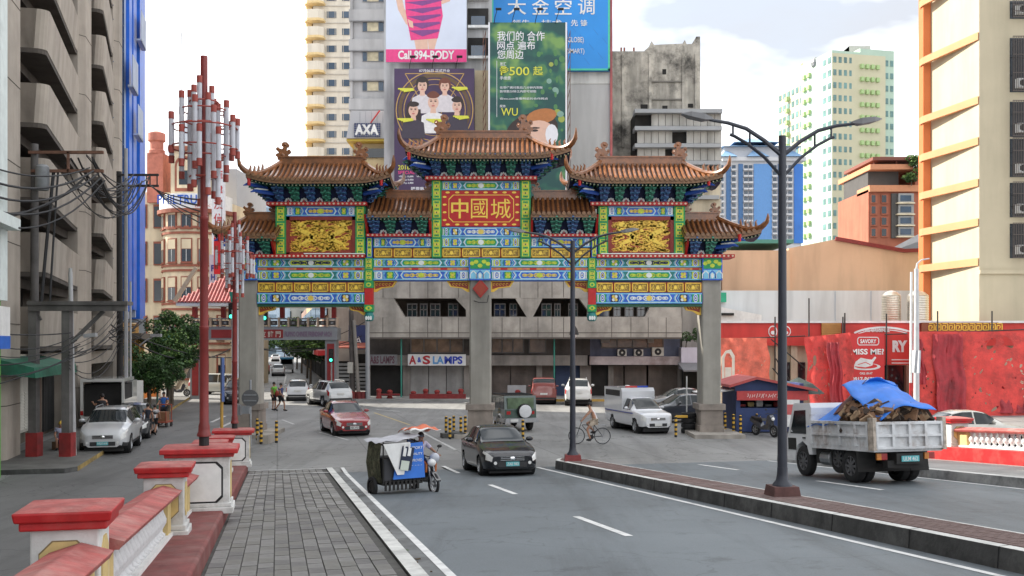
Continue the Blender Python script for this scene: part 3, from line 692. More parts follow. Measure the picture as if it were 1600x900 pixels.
# ---- main lintel
bays = [(402, 570, 0), (583, 733.5, 1), (767, 919, 1), (931, 1097, 0)]
for k, (a, b, mid) in enumerate(bays):
    x0, x1 = gX(a), gX(b)
    band(gate, x0, x1, gZ(418), gZ(403.5), sch=2 if mid else 0)
    mixed_strip(x0, x1, gZ(422), gZ(418.2), GY + .02)
    band(gate, x0, x1, gZ(438), gZ(422.2), sch=3 if mid else 2)
    if not mid:
        MB().box(x0, x1, GY + .1, GY + .9, gZ(474), gZ(438.2)).build('bay_core', PNAVY, gate)
        gold_row(x0, x1, gZ(457), gZ(441), 6, GY)
        band(gate, x0, x1, gZ(474.5), gZ(457.5), y0=GY - .05, sch=1)
        MB().box(x0, x1, GY + .02, GY + .95, gZ(479), gZ(474.8)).build('soffit_beam', PGD, gate)
    for s, xa in ((1, x0), (-1, x1)):           # carved corner pieces under the beam
        zt = gZ(474.8 if not mid else 438.3); L_ = .85 if not mid else 1.05
        q = MB(); P = [(xa, zt), (xa + s * L_, zt), (xa + s * (L_ - .18), zt - .28), (xa + s * .35, zt - .34), (xa + s * .12, zt - .5), (xa, zt - .5)]
        q.prism(P if s > 0 else P[::-1], 'y', GY + .25, GY + .45, 0); cn = [(xa + s * L_ * .45, zt - .15)]
        P2 = [(xa + s * .06, zt - .05), (xa + s * (L_ - .12), zt - .05), (xa + s * (L_ - .24), zt - .24), (xa + s * .33, zt - .29), (xa + s * .06, zt - .38)]
        q.plate(P2 if s > 0 else P2[::-1], GY + .25, 1, .01)
        for w in range(5): ribbon(q, [(xa + s * (.14 + w * L_ * .14) + .05 * cos(t), zt - .16 + .06 * sin(t)) for t in (0, 1.2, 2.4, 3.6, 4.8)], .022, GY + .24, 0, .006)
        q.build('corner_carving', [GOLD, PMAROON], gate)
# ---- hanging posts
for a, b in ((570, 583), (919, 931)):
    x0, x1 = gX(a), gX(b); xc = (x0 + x1) / 2
    post(x0, x1, gZ(440), gZ(403), GY - .08, 2)
    m = MB(); m.box(x0 - .02, x1 + .02, GY - .1, GY + .3, gZ(450), gZ(440.2), 0); m.plate(ell(xc, gZ(445), .12, .1, 10), GY - .1, 1); m.plate(ell(xc, gZ(445), .06, .05, 8), GY - .11, 0)
    m.box(x0, x1, GY - .08, GY + .28, gZ(476), gZ(450.2), 2); m.box(x0 - .02, x1 + .02, GY - .1, GY + .3, gZ(487), gZ(476.2), 0); m.plate(hexp(x0 + .02, x1 - .02, gZ(485), gZ(478), .12), GY - .1, 1); m.plate(ell(xc, gZ(481.5), .05, .05, 8), GY - .11, 0)
    m.build('hanging_post', [PG, PLIME, PRED], gate)
    m = MB().lathe([(.12, -.42), (.20, -.36), (.23, -.2), (.17, -.04), (.21, 0)], 10, (xc, GY + .1, gZ(487.4))); m.build('lotus_pendant', [PTEAL], gate, smooth=True)
    m = MB()
    for k in range(3): m.plate(ell(xc + (k - 1) * .1, gZ(497), .05, .1, 8), GY - .14, 0)
    m.build('lotus_petals', PWH, gate)
# ---- side pavilions
DRAG = {}
def dragon_panel(x0, x1, z0, z1, y0, flip):
    p = MB().box(x0, x1, y0 + .1, y0 + .9, z0, z1).build('carved_panel', PMAROON, gate)
    f = MB(); t = .16
    for (a, b, c, d) in ((x0, x1, z0, z0 + t * .6), (x0, x1, z1 - t, z1), (x0, x0 + t, z0, z1), (x1 - t, x1, z0, z1)): f.plate(rect(a, b, c, d), y0 + .1, 0, .09)
    f.build('panel_frame', M('frame_red', (.26, .03, .02), .55, .15), p)
    g = MB(); rr = random.Random(11 if not flip else 23); a, b, c, d = x0 + .34, x1 - .26, z0 + .14, z1 - .18; y = y0 + .1
    for i in range(240):        # cloud scrolls
        cx, cz = rr.uniform(a - .02, b - .02), rr.uniform(c, d); w = rr.uniform(.09, .17)
        g.plate(ell(cx, cz, w, w * .32, 10), y, 0, .02); g.plate(ell(cx + w * .6, cz + w * .25, w * .45, w * .3, 8), y, 0, .028); ribbon(g, [(cx - w, cz), (cx - w * 1.6, cz - .04), (cx - w * 2, cz + .02)], .03, y, 0, .02)
    for s in (-1, 1):          # two dragons
        m = (a + b) / 2 + s * (b - a) * .27; P = []
        for k in range(30):
            t_ = k / 29; P.append((m + s * .34 * sin(t_ * 7.5 + .6) * (1 - .2 * t_) + s * .06, d - .18 - (d - c - .35) * t_))
        for k in range(29):
            wd = .19 * sin(pi * (.12 + .85 * k / 29)) + .02; ribbon(g, P[k:k + 2], wd, y - .02, 1, .03); 
            if k % 2 == 0: g.plate(ell(P[k][0], P[k][1], wd * .5, wd * .5, 8), y - .025, 1, .035)
        g.plate(ell(P[0][0], P[0][1], .15, .1, 10), y - .03, 1, .04); g.plate(ell(P[0][0] - s * .14, P[0][1] - .05, .09, .06, 8), y - .03, 1, .04)
        for k in (7, 13, 19, 25):
            ribbon(g, [P[k], (P[k][0] - s * .22, P[k][1] - .1), (P[k][0] - s * .3, P[k][1] + .02)], .05, y - .02, 1, .03)
            for e in (-.05, .03): ribbon(g, [(P[k][0] - s * .3, P[k][1] + .02), (P[k][0] - s * .38, P[k][1] + e)], .025, y - .02, 1, .03)
    ball = ((a + b) / 2, (c + d) / 2 + .25); g.plate(ell(*ball, .08, .08), y - .02, 1, .03)
    for k in range(4): ribbon(g, [(ball[0] + (k - 1.5) * .06, ball[1] + .1), (ball[0] + (k - 1.5) * .09, ball[1] + .3)], .025, y, 0, .02)
    g.build('gold_relief', [GOLD, GOLDB], p)
for (pa, pb, pc, pd, rx0, rx1, rr0, rr1, flip) in ((431, 447, 555.5, 571, 384, 609, 441, 566, False), (935, 950, 1053, 1070, 891, 1130, 939, 1064, True)):
    z0 = gZ(397.5)
    post(gX(pa), gX(pb), z0, gZ(322), GY - .06, 3); post(gX(pc), gX(pd), z0, gZ(322), GY - .06, 3)
    dragon_panel(gX(pb), gX(pc), z0, gZ(338.2), GY, flip)
    band(gate, gX(pb), gX(pc), gZ(338), gZ(322), depth=.9, sch=3)
    cornice(gX(pa - 13), gX(pd + 3), gZ(322), gZ(316.5), GY - .25)
    brackets(gX(pa - 4), gX(pd + 2), gZ(316.4), gZ(285.5), GY, 6, True, True)
    Ye = GC - 1.75
    roof(gX(rx0, Ye), gX(rx1, Ye), gX(rr0, GC), gX(rr1, GC), wz(281, Ye), wz(256, GC), 1.75)
# lower cornices on the main lintel
for a, b in ((398, 571), (932, 1146)): cornice(gX(a), gX(b), gZ(403.4), gZ(398), GY - .3)
for (pa, pb) in ((477, 571), (938, 1066)): MB().box(gX(pa), gX(pb), GY - .35, GY - .05, gZ(398), gZ(396.5)).build('ledge_lamp_tube', PWH, gate)
# ---- outer small roofs
for s, (ba, bb, ra, rb, ca, cb) in ((-1, (382, 430, 331, 431, 387, 431)), (1, (1071, 1119, 1070, 1190, 1070, 1119))):
    brackets(gX(ba), gX(bb), gZ(398), gZ(371), GY, 2, s < 0, s > 0, .9)
    Ye = GC - 1.5
    roof(gX(ra, Ye), gX(rb, Ye), gX(ca, GC), gX(cb, GC), wz(367, Ye), wz(343, GC), 1.5, .25, s < 0, s > 0, .58, .52)
# ---- connecting roofs
for s, (a, b) in ((-1, (573, 675)), (1, (829, 933))):
    x0, x1 = gX(a), gX(b)
    gold_row(x0 + (.3 if s < 0 else 0), x1 - (.3 if s > 0 else 0), gZ(402.8), gZ(387.5), 3, GY)
    band(gate, x0 + (.3 if s < 0 else 0), x1 - (.3 if s > 0 else 0), gZ(386.8), gZ(370.8), depth=.9, sch=3)
    pb_ = (a, a + 9) if s < 0 else (b - 9, b)
    post(gX(pb_[0]), gX(pb_[1]), gZ(402.8), gZ(370.6), GY - .05, 1, PB)
    cornice(x0, x1, gZ(370.4), gZ(366), GY - .25)
    brackets(x0 + .05, x1 - .05, gZ(365.8), gZ(339), GY, 4, False, False, .9)
    Ye = GC - 1.5
    rq = (gX(604), gX(670)) if s < 0 else (gX(836), gX(900))
    roof(gX(a + 1, Ye), gX(b - 1, Ye), rq[0], rq[1], wz(334, Ye), wz(309, GC), 1.5, .1, False, False, .5)
# ---- central pavilion
Ye = GC - 1.75
post(gX(675), gX(690), gZ(402.6), gZ(282), GY - .12, 4); post(gX(813), gX(829), gZ(402.6), gZ(282), GY - .12, 4)
x0, x1 = gX(690), gX(813)
MB().box(x0, x1, GY + .15, GY + .9, gZ(402), gZ(282.5)).build('pavilion_core', PNAVY, gate)
band(gate, x0, x1, gZ(297.5), gZ(282.6), depth=.3, sch=2)
gold_row(x0, x1, gZ(402.6), gZ(387.2), 4, GY)
band(gate, x0, x1, gZ(370), gZ(354.4), depth=.3, sch=1); band(gate, x0, x1, gZ(386.8), gZ(370.3), depth=.3, sch=2)
sg = MB().box(x0, x1, GY - .06, GY + .3, gZ(354), gZ(298)).build('name_board', PRED, gate)
o = MB(); a, b, c, d = gX(701), gX(803), gZ(347.5), gZ(304.5); e = .2
for k, (g_, cc) in enumerate(((0, 0), (.03, 1))): o.plate([(a + e + g_, c + g_), (b - e - g_, c + g_), (b - g_, c + e + g_), (b - g_, d - e - g_), (b - e - g_, d - g_), (a + e + g_, d - g_), (a + g_, d - e - g_), (a + g_, c + e + g_)], GY - .06 - .004 * k, cc)
for k in range(8):
    for zz in (gZ(301), gZ(351)): o.plate(ell(x0 + .28 + (x1 - x0 - .56) * k / 7, zz, .10, .045, 10), GY - .06, 0)
for k in range(4):
    for xx in (x0 + .14, x1 - .14): o.plate(ell(xx, gZ(344) + (gZ(308) - gZ(344)) * k / 3, .09, .045, 10), GY - .06, 0)
o.build('board_border', [GOLDB, PRED], sg)
for s_, a, b in (('中', 705, 732), ('國', 736, 762), ('城', 767, 798)): letters(s_, gX(a), gX(b), gZ(341.5), gZ(311), GY - .078, GOLDB, sg, 'character', .012 if s_ == '中' else 0)
cornice(gX(665), gX(839), gZ(282.4), gZ(276.5), GY - .3)
brackets(gX(671), gX(833), gZ(276.4), gZ(246.5), GY - .05, 7, True, True)
roof(gX(633, Ye), gX(891, Ye), gX(689, GC), gX(822, GC), wz(242, Ye), wz(216, GC), 1.75, .32, finh=.88, horn=.66)
# ================================================================ buildings on the left
WBAL = M('board_formed_concrete', (.37, .325, .275), .85, .12, 1.0, streak=.2, bump=.15)
WBALD = M('soffit_concrete', (.085, .073, .062), .9, .2, 1.0, streak=.3)  # balcony underside shade put into a darker concrete colour; pour joints share it
GLD = glass('dark_glass'); GLB = glass('blue_glass', (.03, .06, .10)); GLW = M('curtained_glass', (.45, .40, .27), .25, .35, 1.2)
RECESS = M('recess_wall', (.06, .052, .045), .9, .3, 1.2)  # wall colour darkened to carry the shade inside the recesses
VF = -9.2
def lb(name, label, u, v=VF, cat='building', group=None): return thing(name, label, cat, F(u, v), ROADANG, group)
cb = lb('concrete_building', 'raw concrete block with angular prow balconies beside the utility poles', 38)
# local: x along the street, y into the block
FH = 2.83; Z0 = wz(372, 50.6) - FH * 0
def cbx(a): return a - 38
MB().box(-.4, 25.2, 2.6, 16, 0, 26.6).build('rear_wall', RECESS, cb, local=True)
MB().box(-.8, -.4, .3, 16, 0, 26.6).build('side_wall', WBAL, cb, local=True)
for a, r in ((-.2, 1.25), (14.6, 1.1), (25.4, .9)):
    c = MB()
    k = 10; P = [(a + r * 1.0 + r * cos(pi * 2 * i / k), .25 + r * .62 * sin(pi * 2 * i / k)) for i in range(k)]
    P = [(a, -.15 + .3), (a + .3, -.15), (a + 2 * r - .3, -.15), (a + 2 * r, .15), (a + 2 * r, 2.7), (a, 2.7)]
    c.prism(P, 'z', 0, 26.6); cc = c.build('pier', WBAL, cb, local=True)
    j = MB()
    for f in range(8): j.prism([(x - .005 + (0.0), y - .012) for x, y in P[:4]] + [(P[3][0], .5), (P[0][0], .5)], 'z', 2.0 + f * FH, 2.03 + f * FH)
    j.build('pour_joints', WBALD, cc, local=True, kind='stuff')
for bi, (a, b) in enumerate(((2.3, 14.6), (16.8, 25.4))):
    bb = b - a
    for f in range(8):
        z = 4.05 + f * FH
        def plan(g, q=0.):   # prow shaped balcony front
            p = 1.0 - q; n0 = a + (1.6 if bi == 0 else .15)
            pts = [(a, .35 + g), (n0, .30 + g)]
            for k in range(5):
                t = k / 4 * pi / 2; pts.append((n0 + .35 - .35 * cos(t) + (g), .30 - (p + .3) * .0 - (p) * (.6 + .4 * sin(t)) + g))
            pts += [(b - .5 - g, .05 + g), (b, .05 + g)]
            return pts
        P = plan(0); pr = MB(); Pi = [(x, y + .16) for x, y in P][::-1]
        n = len(P); Pb = [(x, y + .10) for x, y in P]
        for i in range(n - 1):
            (x0, y0), (x1, y1) = P[i], P[i + 1]; (bx0, by0), (bx1, by1) = Pb[i], Pb[i + 1]
            pr.hexa([(bx0, by0, z), (bx1, by1, z), (x1, y1 + .2, z), (x0, y0 + .2, z), (x0, y0, z + 1.5), (x1, y1, z + 1.5), (x1, y1 + .18, z + 1.5), (x0, y0 + .18, z + 1.5)])
        par = pr.build('balcony_front', WBAL, cb, local=True)
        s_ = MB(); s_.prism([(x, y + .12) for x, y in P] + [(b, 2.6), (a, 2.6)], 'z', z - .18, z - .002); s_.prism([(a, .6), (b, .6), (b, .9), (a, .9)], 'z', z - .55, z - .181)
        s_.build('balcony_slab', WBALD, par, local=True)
        if random.random() < .8:
            w = MB(); wa = a + random.uniform(1.5, bb - 3.5)
            w.box(wa, wa + 1.6, 2.52, 2.6, z + .9, z + 2.4, 0); w.box(wa + .05, wa + .75, 2.5, 2.53, z + .95, z + 2.35, 1); w.box(wa + .85, wa + 1.55, 2.5, 2.53, z + .95, z + 2.35, 1)
            w.build('window', [M('brown_frame', (.16, .10, .07), .6), GLD], cb, local=True)
        if random.random() < .35:
            m = MB(); ua = a + random.uniform(3, bb - 2); m.box(ua, ua + .75, 1.2, 1.7, z + 1.5, z + 2.0); m.build('air_conditioner', M('ac_white', (.5, .48, .44), .6), cb, local=True)
    # gallery over the shops and shop level
    zz = 4.0
    MB().box(a, b, .1, .5, zz - .9, zz - .25).build('fascia', WBAL, cb, local=True)
sh = MB(); sh.box(2.3, 25.4, 1.2, 1.4, 0, 3.2); sh.build('shop_wall', M('shop_wall', (.17, .14, .11), .9, .3, 1.4, streak=.5), cb, local=True)
for k, (a, b, z1, c) in enumerate(((2.6, 6.0, 2.6, (.13, .10, .075)), (9.2, 11.4, 2.6, (.10, .06, .04)), (12.0, 14.2, 2.7, (.03, .03, .03)), (17, 19.6, 2.8, (.05, .045, .04)), (20.2, 24.6, 2.8, (.03, .03, .03)))):
    m = MB(); m.box(a, b, 1.12, 1.2, .15, z1)
    for i in range(int((b - a) / .3)): m.box(a + i * .3, a + i * .3 + .02, 1.10, 1.12, .15, z1)
    m.build('shop_shutter', M('shutter_%s' % 'abcde'[k], c, .7, .3, 2, streak=.3), cb, local=True)
lv = MB(); lv.box(6.6, 8.8, 1.0, 1.18, .5, 1.0 + 2.6, 0)
lvr = lv.build('louvre_panel', M('louvre_white', (.55, .53, .47), .7, .1, 3, streak=.3), cb, local=True)
for i in range(13):
    for (a, b) in ((6.66, 7.66), (7.74, 8.74)): MB().hexa([(a, .95, .62 + i * .12), (b, .95, .62 + i * .12), (b, 1.02, .62 + i * .12), (a, 1.02, .62 + i * .12), (a, .99, .70 + i * .12), (b, .99, .70 + i * .12), (b, 1.02, .70 + i * .12), (a, 1.02, .70 + i * .12)]).build('slat', _M['louvre_white'], lvr, local=True)
aw = MB(); aw.hexa([(-1, -1.3, 3.0), (6.3, -1.3, 3.0), (6.3, .3, 3.2), (-1, .3, 3.2), (-1, -1.25, 3.35), (6.3, -1.25, 3.35), (6.3, .3, 3.75), (-1, .3, 3.75)])
aw.build('awning', M('green_awning', (.02, .13, .08), .7, .25, 3, dirtamt=.4), cb, local=True)

gb = lb('green_building', 'green and white clad block at the edge of the picture', -22, -8.35)
MB().box(0, 55.8, .05, 16, 0, 26.5).build('wall', M('dull_render', (.30, .29, .27), .8, .15, 1), gb, local=True); MB().box(55.81, 56.6, .04, 16, 0, 26.5).build('green_cladding', M('green_cladding', (.12, .36, .06), .55, .1, 1), gb, local=True)
m = MB(); m.box(55.9, 56.75, -.12, .3, 5.5, 26.6); m.box(54, 56.75, -.5, .3, 7.7, 8.05); m.build('corner_trim', M('trim_white', (.62, .68, .66), .6, .1), gb, local=True)
m = MB(); m.box(55.5, 56.72, -.2, .2, 4.4, 5.3, 0); m.box(55.5, 56.73, -.21, .2, 4.0, 4.4, 1); m.build('sign_box', [WHITE, M('sign_blue', (.02, .12, .5), .5)], gb, local=True)

# blue clad building
bb = lb('blue_building', 'blue and white striped tower clad in tall panels behind the black pole', 63.4)
MB().box(0, 14, .4, 14, 5.6, 30).build('wall', M('blue_grey_wall', (.20, .26, .36), .6, .2, 1), bb, local=True)
BLUS = [M('clad_blue', (.01, .13, .62), .35, .2, .8), M('clad_white', (.36, .42, .54), .5, .15, 1), M('clad_grey', (.26, .30, .36), .5, .2, 1)]
x = 4.2
for k, (w, c, d) in enumerate(((.7, 1, .15), (1.3, 0, -.05), (.5, 1, .2), (.5, 2, .25), (1.6, 0, 0), (.4, 1, .1), (.4, 2, .2), (1.9, 0, -.1), (.4, 2, .1), (1.8, 0, .05))):
    MB().box(x, x + w - .04, d - .05, .5, 5.7 + random.uniform(0, .7), 30.4 - random.uniform(0, 1)).build('cladding_panel', BLUS[c], bb, local=True); x += w
for f in range(8):
    for k in range(5): MB().box(.1 + k * .8, .8 + k * .8, .25, .45, 6.2 + f * 2.9, 8.6 + f * 2.9).build('window_pane', M('grid_glass', (.02, .06, .16), .15, .3, 1), bb, local=True)
gr = MB()
for f in range(29): gr.box(0, 4.1, .12, .2, 5.8 + f * .82, 5.86 + f * .82)
for k in range(8): gr.box(.05 + k * .58, .10 + k * .58, .1, .18, 5.6, 30)
gr.build('scaffold_grid', M('scaffold_blue', (.03, .08, .2), .6), bb, kind='stuff', local=True)
for f in (20, 24, 17.5): m = MB(); m.box(3.5 + f % 5, 6 + f % 5, -.5, -.2, f, f + .12); m.box(3.5 + f % 5, 6 + f % 5, -.5, -.46, f, f + 2); m.build('hanging_panel', BLUS[1], bb, local=True)
# yellow shop houses below it
ys = lb('yellow_shophouse', 'ochre shopfront with timber posts under the blue tower', 63.6, VF + .1)
MB().box(0, 14, .6, 10, 0, 5.5).build('wall', M('ochre_wall', (.48, .27, .07), .8, .25, 1.2, streak=.4), ys, local=True)
for k in range(7): MB().box(.2 + k * 2.2, .65 + k * 2.2, .2, .61, 0, 4.6).build('post', M('ochre_post', (.58, .36, .12), .8, .2, 2), ys, local=True)
for k in range(6): MB().box(.9 + k * 2.2, 2.2 + k * 2.2, .45, .62, .2, 2.9).build('door', M('dark_door', (.05, .03, .015), .7, .3), ys, local=True)
m = MB()
for i in range(9): m.box(0, 14, -1.2, -1.15, 4.2 + i * .07, 4.24 + i * .07)
MB().box(0, 14.2, -1.3, .6, 4.4, 4.75).build('canopy', M('canopy_dark', (.12, .10, .08), .8, .3), ys, local=True)
gc = MB(); P = [(1.2 * sin(t * .9) * .6 + t * .9, 0) for t in range(3)]
gc.tube([(11.2 + .25 * k, -1.35, 5.0 + .55 * abs(sin(k * 1.05))) for k in range(12)], .12, 6); gc.build('scalloped_gable', M('gable_cream', (.62, .50, .30), .7), ys, local=True)
# pavement in front of the left blocks
m = MB(); P0, P1 = -9.3, -6.35
def fl(u, v, z): return tuple(F(u, v, z))
m.add([fl(35.2, P0, .16), fl(35.2, P1 - .3, .16), fl(35.7, P1, .16), fl(80, P1, .16), fl(80, P0, .16)], [(0, 1, 2, 3, 4)], 0)
m.add([fl(35.2, P0, .16), fl(35.2, P1 - .3, .16), fl(35.2, P1 - .3, 0), fl(35.2, P0, 0)], [(0, 1, 2, 3)], 1)
m.add([fl(35.2, P1 - .3, .16), fl(35.7, P1, .16), fl(35.7, P1, 0), fl(35.2, P1 - .3, 0)], [(0, 1, 2, 3)], 1); m.add([fl(35.7, P1, .16), fl(80, P1, .16), fl(80, P1, 0), fl(35.7, P1, 0)], [(0, 1, 2, 3)], 2)
struct(m.build('pavement', [M('dirty_pavement', (.12, .118, .11), .85, .3, 1.2, dirtamt=.5), KERBD, M('yellow_kerb', (.36, .25, .08), .8, .4, 2, dirtamt=.7)]))

# heritage bank building
hb = thing('heritage_building', 'cream and brown round cornered bank with arched dormer and blue rooftop lettering', 'building', (-29.6, 92, 0))
HC = M('heritage_cream', (.66, .55, .38), .8, .08, 1, streak=.2); HR = M('heritage_brown', (.27, .085, .05), .75, .2, 2); HP = M('heritage_pink', (.46, .16, .11), .8, .2, 2)
R = 3.0; hx, hy = -29.3, 95.2; ZT = 17.2
def ring(r, z0, z1, mat, name, par=hb, a0=-pi, a1=0, n=16):
    m = MB(); P = [(hx + r * cos(a0 + (a1 - a0) * i / n), hy + r * sin(a0 + (a1 - a0) * i / n)) for i in range(n + 1)] + [(hx + 3.5, hy + 6), (hx - 5, hy + 6)] 
    if r > R + .05: P = P[:n + 1] + [(hx + R, hy + .2), (hx - R, hy + .2)]
    m.prism(P, 'z', z0, z1); return m.build(name, mat, par)
ring(R, 0, ZT, HC, 'round_corner')
MB().box(-46, hx - R + .4, hy + .3, hy + 12, 0, ZT + 1).build('wall', HC, hb); MB().box(hx + R - .4, hx + 3.8, hy + .4, hy + 12, 0, ZT - 1.2).build('wall', HC, hb)
for z in (3.4, 4.0, 7.1, 7.6, 10.6, 11.05, 14.0, 14.5): ring(R + .14, z, z + .2, HR, 'cornice')
ring(R + .5, 15.9, 16.25, HR, 'roof_cornice'); ring(R + .3, 16.26, 17.6, WHITE, 'sign_band')
DRM = [-2.6, -2.05, -1.57, -1.09, -.5]
for f in range(5):
    z = 4.6 + f * 3.45 if f < 4 else 1.0
    for a in DRM:
        if f == 3: z = 4.7 + f * 3.3
        m = MB(); Mx = Matrix.Rotation(a + pi / 2, 4, 'Z')
        def T(x, y, zz): p = Mx @ Vector((x, y, 0)); return (hx + p.x + R * cos(a), hy + p.y + R * sin(a), zz)
        m.box(-.5, .5, -.10, .1, z - .12, z + 2.1, 0); m.box(-.42, .42, -.115, .1, z + 1.15, z + 2.0, 1); m.box(-.42, .42, -.118, .1, z, z + 1.1, 2); m.box(-.02, .02, -.13, -.1, z, z + 1.1, 3); m.box(-.55, .55, -.2, .1, z - .2, z - .121, 0)
        m.map(T); m.build('window', [HR, HC, GLD, WHITE], hb)
for f in range(4):
    for k in range(3):
        z = 4.6 + f * 3.45; x = -32.9 - k * 1.6; m = MB(); m.box(x - .5, x + .5, hy + .15, hy + .4, z - .12, z + 2.1, 0); m.box(x - .42, x + .42, hy + .12, hy + .2, z, z + 1.9, 1); m.build('window', [HR, GLD], hb)
# attic tower with arch and silver dome
at = MB(); at.box(hx - 1.9, hx + 1.5, hy - 1.6, hy + 3, 17.61, 22.2, 0); at.build('attic', HC, hb)
ar = MB(); ar.prism([(hx - 1.5, 18.0), (hx + .2, 18.0)] + [(hx - .65 + .85 * cos(t * pi / 8), 20.4 + .85 * sin(t * pi / 8)) for t in range(9)], 'y', hy - 1.68, hy - 1.5, 0); ar.prism([(hx - 1.3, 18.3), (hx, 18.3)] + [(hx - .65 + .65 * cos(t * pi / 8), 20.3 + .65 * sin(t * pi / 8)) for t in range(9)], 'y', hy - 1.72, hy - 1.5, 1)
ar.box(hx - 1.1, hx - .2, hy - 1.74, hy - 1.6, 18.6, 19.9, 2); ar.box(hx + .5, hx + 1.2, hy - 1.7, hy - 1.5, 18.6, 19.9, 2); ar.box(hx - 2.1, hx + 1.7, hy - 1.8, hy + 3.1, 21.7, 22.1, 0); ar.build('arched_dormer', [HR, HC, GLD], hb)
MB().lathe([(1.9, 22.2), (1.8, 23.2), (1.3, 24.6), (.7, 25.6), (.2, 26.0), (.05, 28)], 12, (hx - .6, hy + .6, 0)).build('dome', M('zinc', (.45, .47, .5), .4, .15, 2, metal=.5), hb, smooth=True)
MB().box(hx - 4.6, hx - 3.1, hy - .1, hy + 3, ZT, 21.8).build('red_parapet', HP, hb)
letters('PHILTRUST', hx - 2.5, hx + 2.1, 16.6, 17.45, hy - R - .42, M('sign_blue_b', (.02, .10, .45), .5), hb, bold=.02)
letters('BANK', hx + .9, hx + 2.3, 16.33, 16.55, hy - R - .42, M('sign_red_b', (.45, .08, .06), .5), hb)
tk = MB().lathe([(.75, 0), (.75, .3), (.62, .4), (.62, 1.1), (.8, 1.2), (.8, 1.9), (.3, 2.1)], 12, (hx - 3.9, hy + .5, 21.8)); tag(tk.build('water_tank', HP, smooth=True), 'squat red rooftop water tank on the cream bank', 'tank')
# vertical bank sign
vsn = thing('vertical_sign', 'tall white signboard with red chinese characters beside the bank', 'sign', (-24.4, 90, 8))
MB().box(wx(331, 86), wx(351, 86), 86, 86.3, wz(425, 86), wz(252, 86)).build('board', M('sign_white', (.68, .68, .68), .6), vsn)
for k, ch in enumerate('菲律濱信託銀行'):
    y1 = 266 + k * 22.5; letters(ch, wx(334, 86), wx(348, 86), wz(y1 + 16, 86), wz(y1, 86), 85.98, M('sign_red_c', (.48, .05, .05), .5), vsn, 'character', .02)
gs = MB().box(wx(350, 100), wx(370, 100), 100, 112, 0, wz(264, 100)); tag(gs.build('grey_slab_building', M('grey_slab', (.36, .38, .42), .7, .05, 1)), 'plain grey windowless wall behind the vertical bank sign', 'building')
ps = thing('projecting_sign', 'narrow grey projecting sign with blue letters by the red tiled arch', 'sign', (wx(332, 82), 82, 5))
MB().box(wx(327, 82), wx(338, 82), 82, 82.25, wz(452, 82), wz(398, 82)).build('board', M('sign_grey', (.45, .46, .5), .6), ps)
for k, ch in enumerate('PHI'): letters(ch, wx(330, 82), wx(336, 82), wz(424 + k * 14, 82), wz(414 + k * 14, 82), 81.97, M('sign_navy', (.02, .03, .2), .5), ps, 'letter', .03)
bs = MB().box(wx(334, 80), wx(347, 80), 80, 80.3, wz(428, 80), wz(372, 80)); tag(bs.build('red_banner', PRED), 'plain red hanging banner behind the red lamp post', 'banner')

# distant pale blue towers behind the left roofs
for (a, b, t, lab) in ((370, 392, 313, 'far pale blue apartment tower with gridded windows left of the gate'), (388, 430, 306, 'far pale apartment slab just above the small left roof')):
    Y = 260 + a * .1; tw = thing('far_tower', lab, 'building', (wx(a, Y), Y, 0)); MB().box(wx(a, Y), wx(b, Y), Y, Y + 20, 0, wz(t, Y)).build('wall', M('far_blue', (.42, .52, .62), .7, .1), tw)
    w = MB()
    for r_ in range(22):
        for c in range(5): w.box(wx(a, Y) + .4 + c * (wx(b, Y) - wx(a, Y)) / 5, wx(a, Y) + 1.9 + c * (wx(b, Y) - wx(a, Y)) / 5, Y - .1, Y + .2, wz(t, Y) - 2 - r_ * 2.6, wz(t, Y) - .8 - r_ * 2.6)
    w.build('window_grid', M('far_window', (.20, .28, .36), .4), tw, kind='stuff')
# ================================================================ buildings behind the gate
def Q(a, b, c, d, Y): return wx(a, Y), wx(b, Y), wz(d, Y), wz(c, Y)       # px left,right, py top,bottom -> x0,x1,z0,z1
def qbox(mb, a, b, c, d, Y, dep, mi=0): x0, x1, z0, z1 = Q(a, b, c, d, Y); return mb.box(x0, x1, Y, Y + dep, z0, z1, mi)
def poly(pts, Y): return [(wx(p[0], Y), wz(p[1], Y)) for p in pts][::-1]
AW = M('stained_facade', (.375, .345, .305), .85, .15, 1.4, streak=.3, dirt=(.10, .085, .075), dirtamt=.4)
AJ = M('facade_joint', (.10, .085, .075), .9)
FL = M('fascia_grey', (.26, .235, .215), .85, .2, 1, streak=.5)
SHUT = M('roller_shutter', (.34, .33, .32), .6, .15, 1.5, streak=.3); SHUTD = M('dark_shutter', (.13, .105, .092), .7, .25, 1.5, streak=.3)
ls = thing('lamp_shop_building', 'stained concrete shop block with chamfered upper openings behind the gate', 'building', (wx(820, 76), 76, 0))
Yu = 75.0
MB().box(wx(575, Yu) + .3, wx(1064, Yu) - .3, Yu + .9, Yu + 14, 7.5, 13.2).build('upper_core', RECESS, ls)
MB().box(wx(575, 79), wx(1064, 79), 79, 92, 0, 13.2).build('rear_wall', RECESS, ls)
up = MB(); x0, x1 = wx(574, Yu), wx(1065, Yu)
up.box(x0, x1, Yu, Yu + 1.0, wz(466, Yu), 13.4); up.box(x0, x1, Yu - .12, Yu + 1.0, wz(527, Yu), wz(495, Yu))
for P in ([(574, 466), (615, 466), (632, 495), (574, 495)], [(711, 466), (760, 466), (760, 495), (728, 495), (728, 484)], [(805, 466), (848, 466), (833, 495), (823, 495)], [(905, 466), (945, 466), (930, 495), (918, 495), (918, 484)], [(1022, 466), (1065, 466), (1065, 495), (1008, 495)]):
    up.prism(poly(P, Yu), 'y', Yu + .02, Yu + .98)
upo = up.build('upper_facade', AW, ls)
jt = MB()
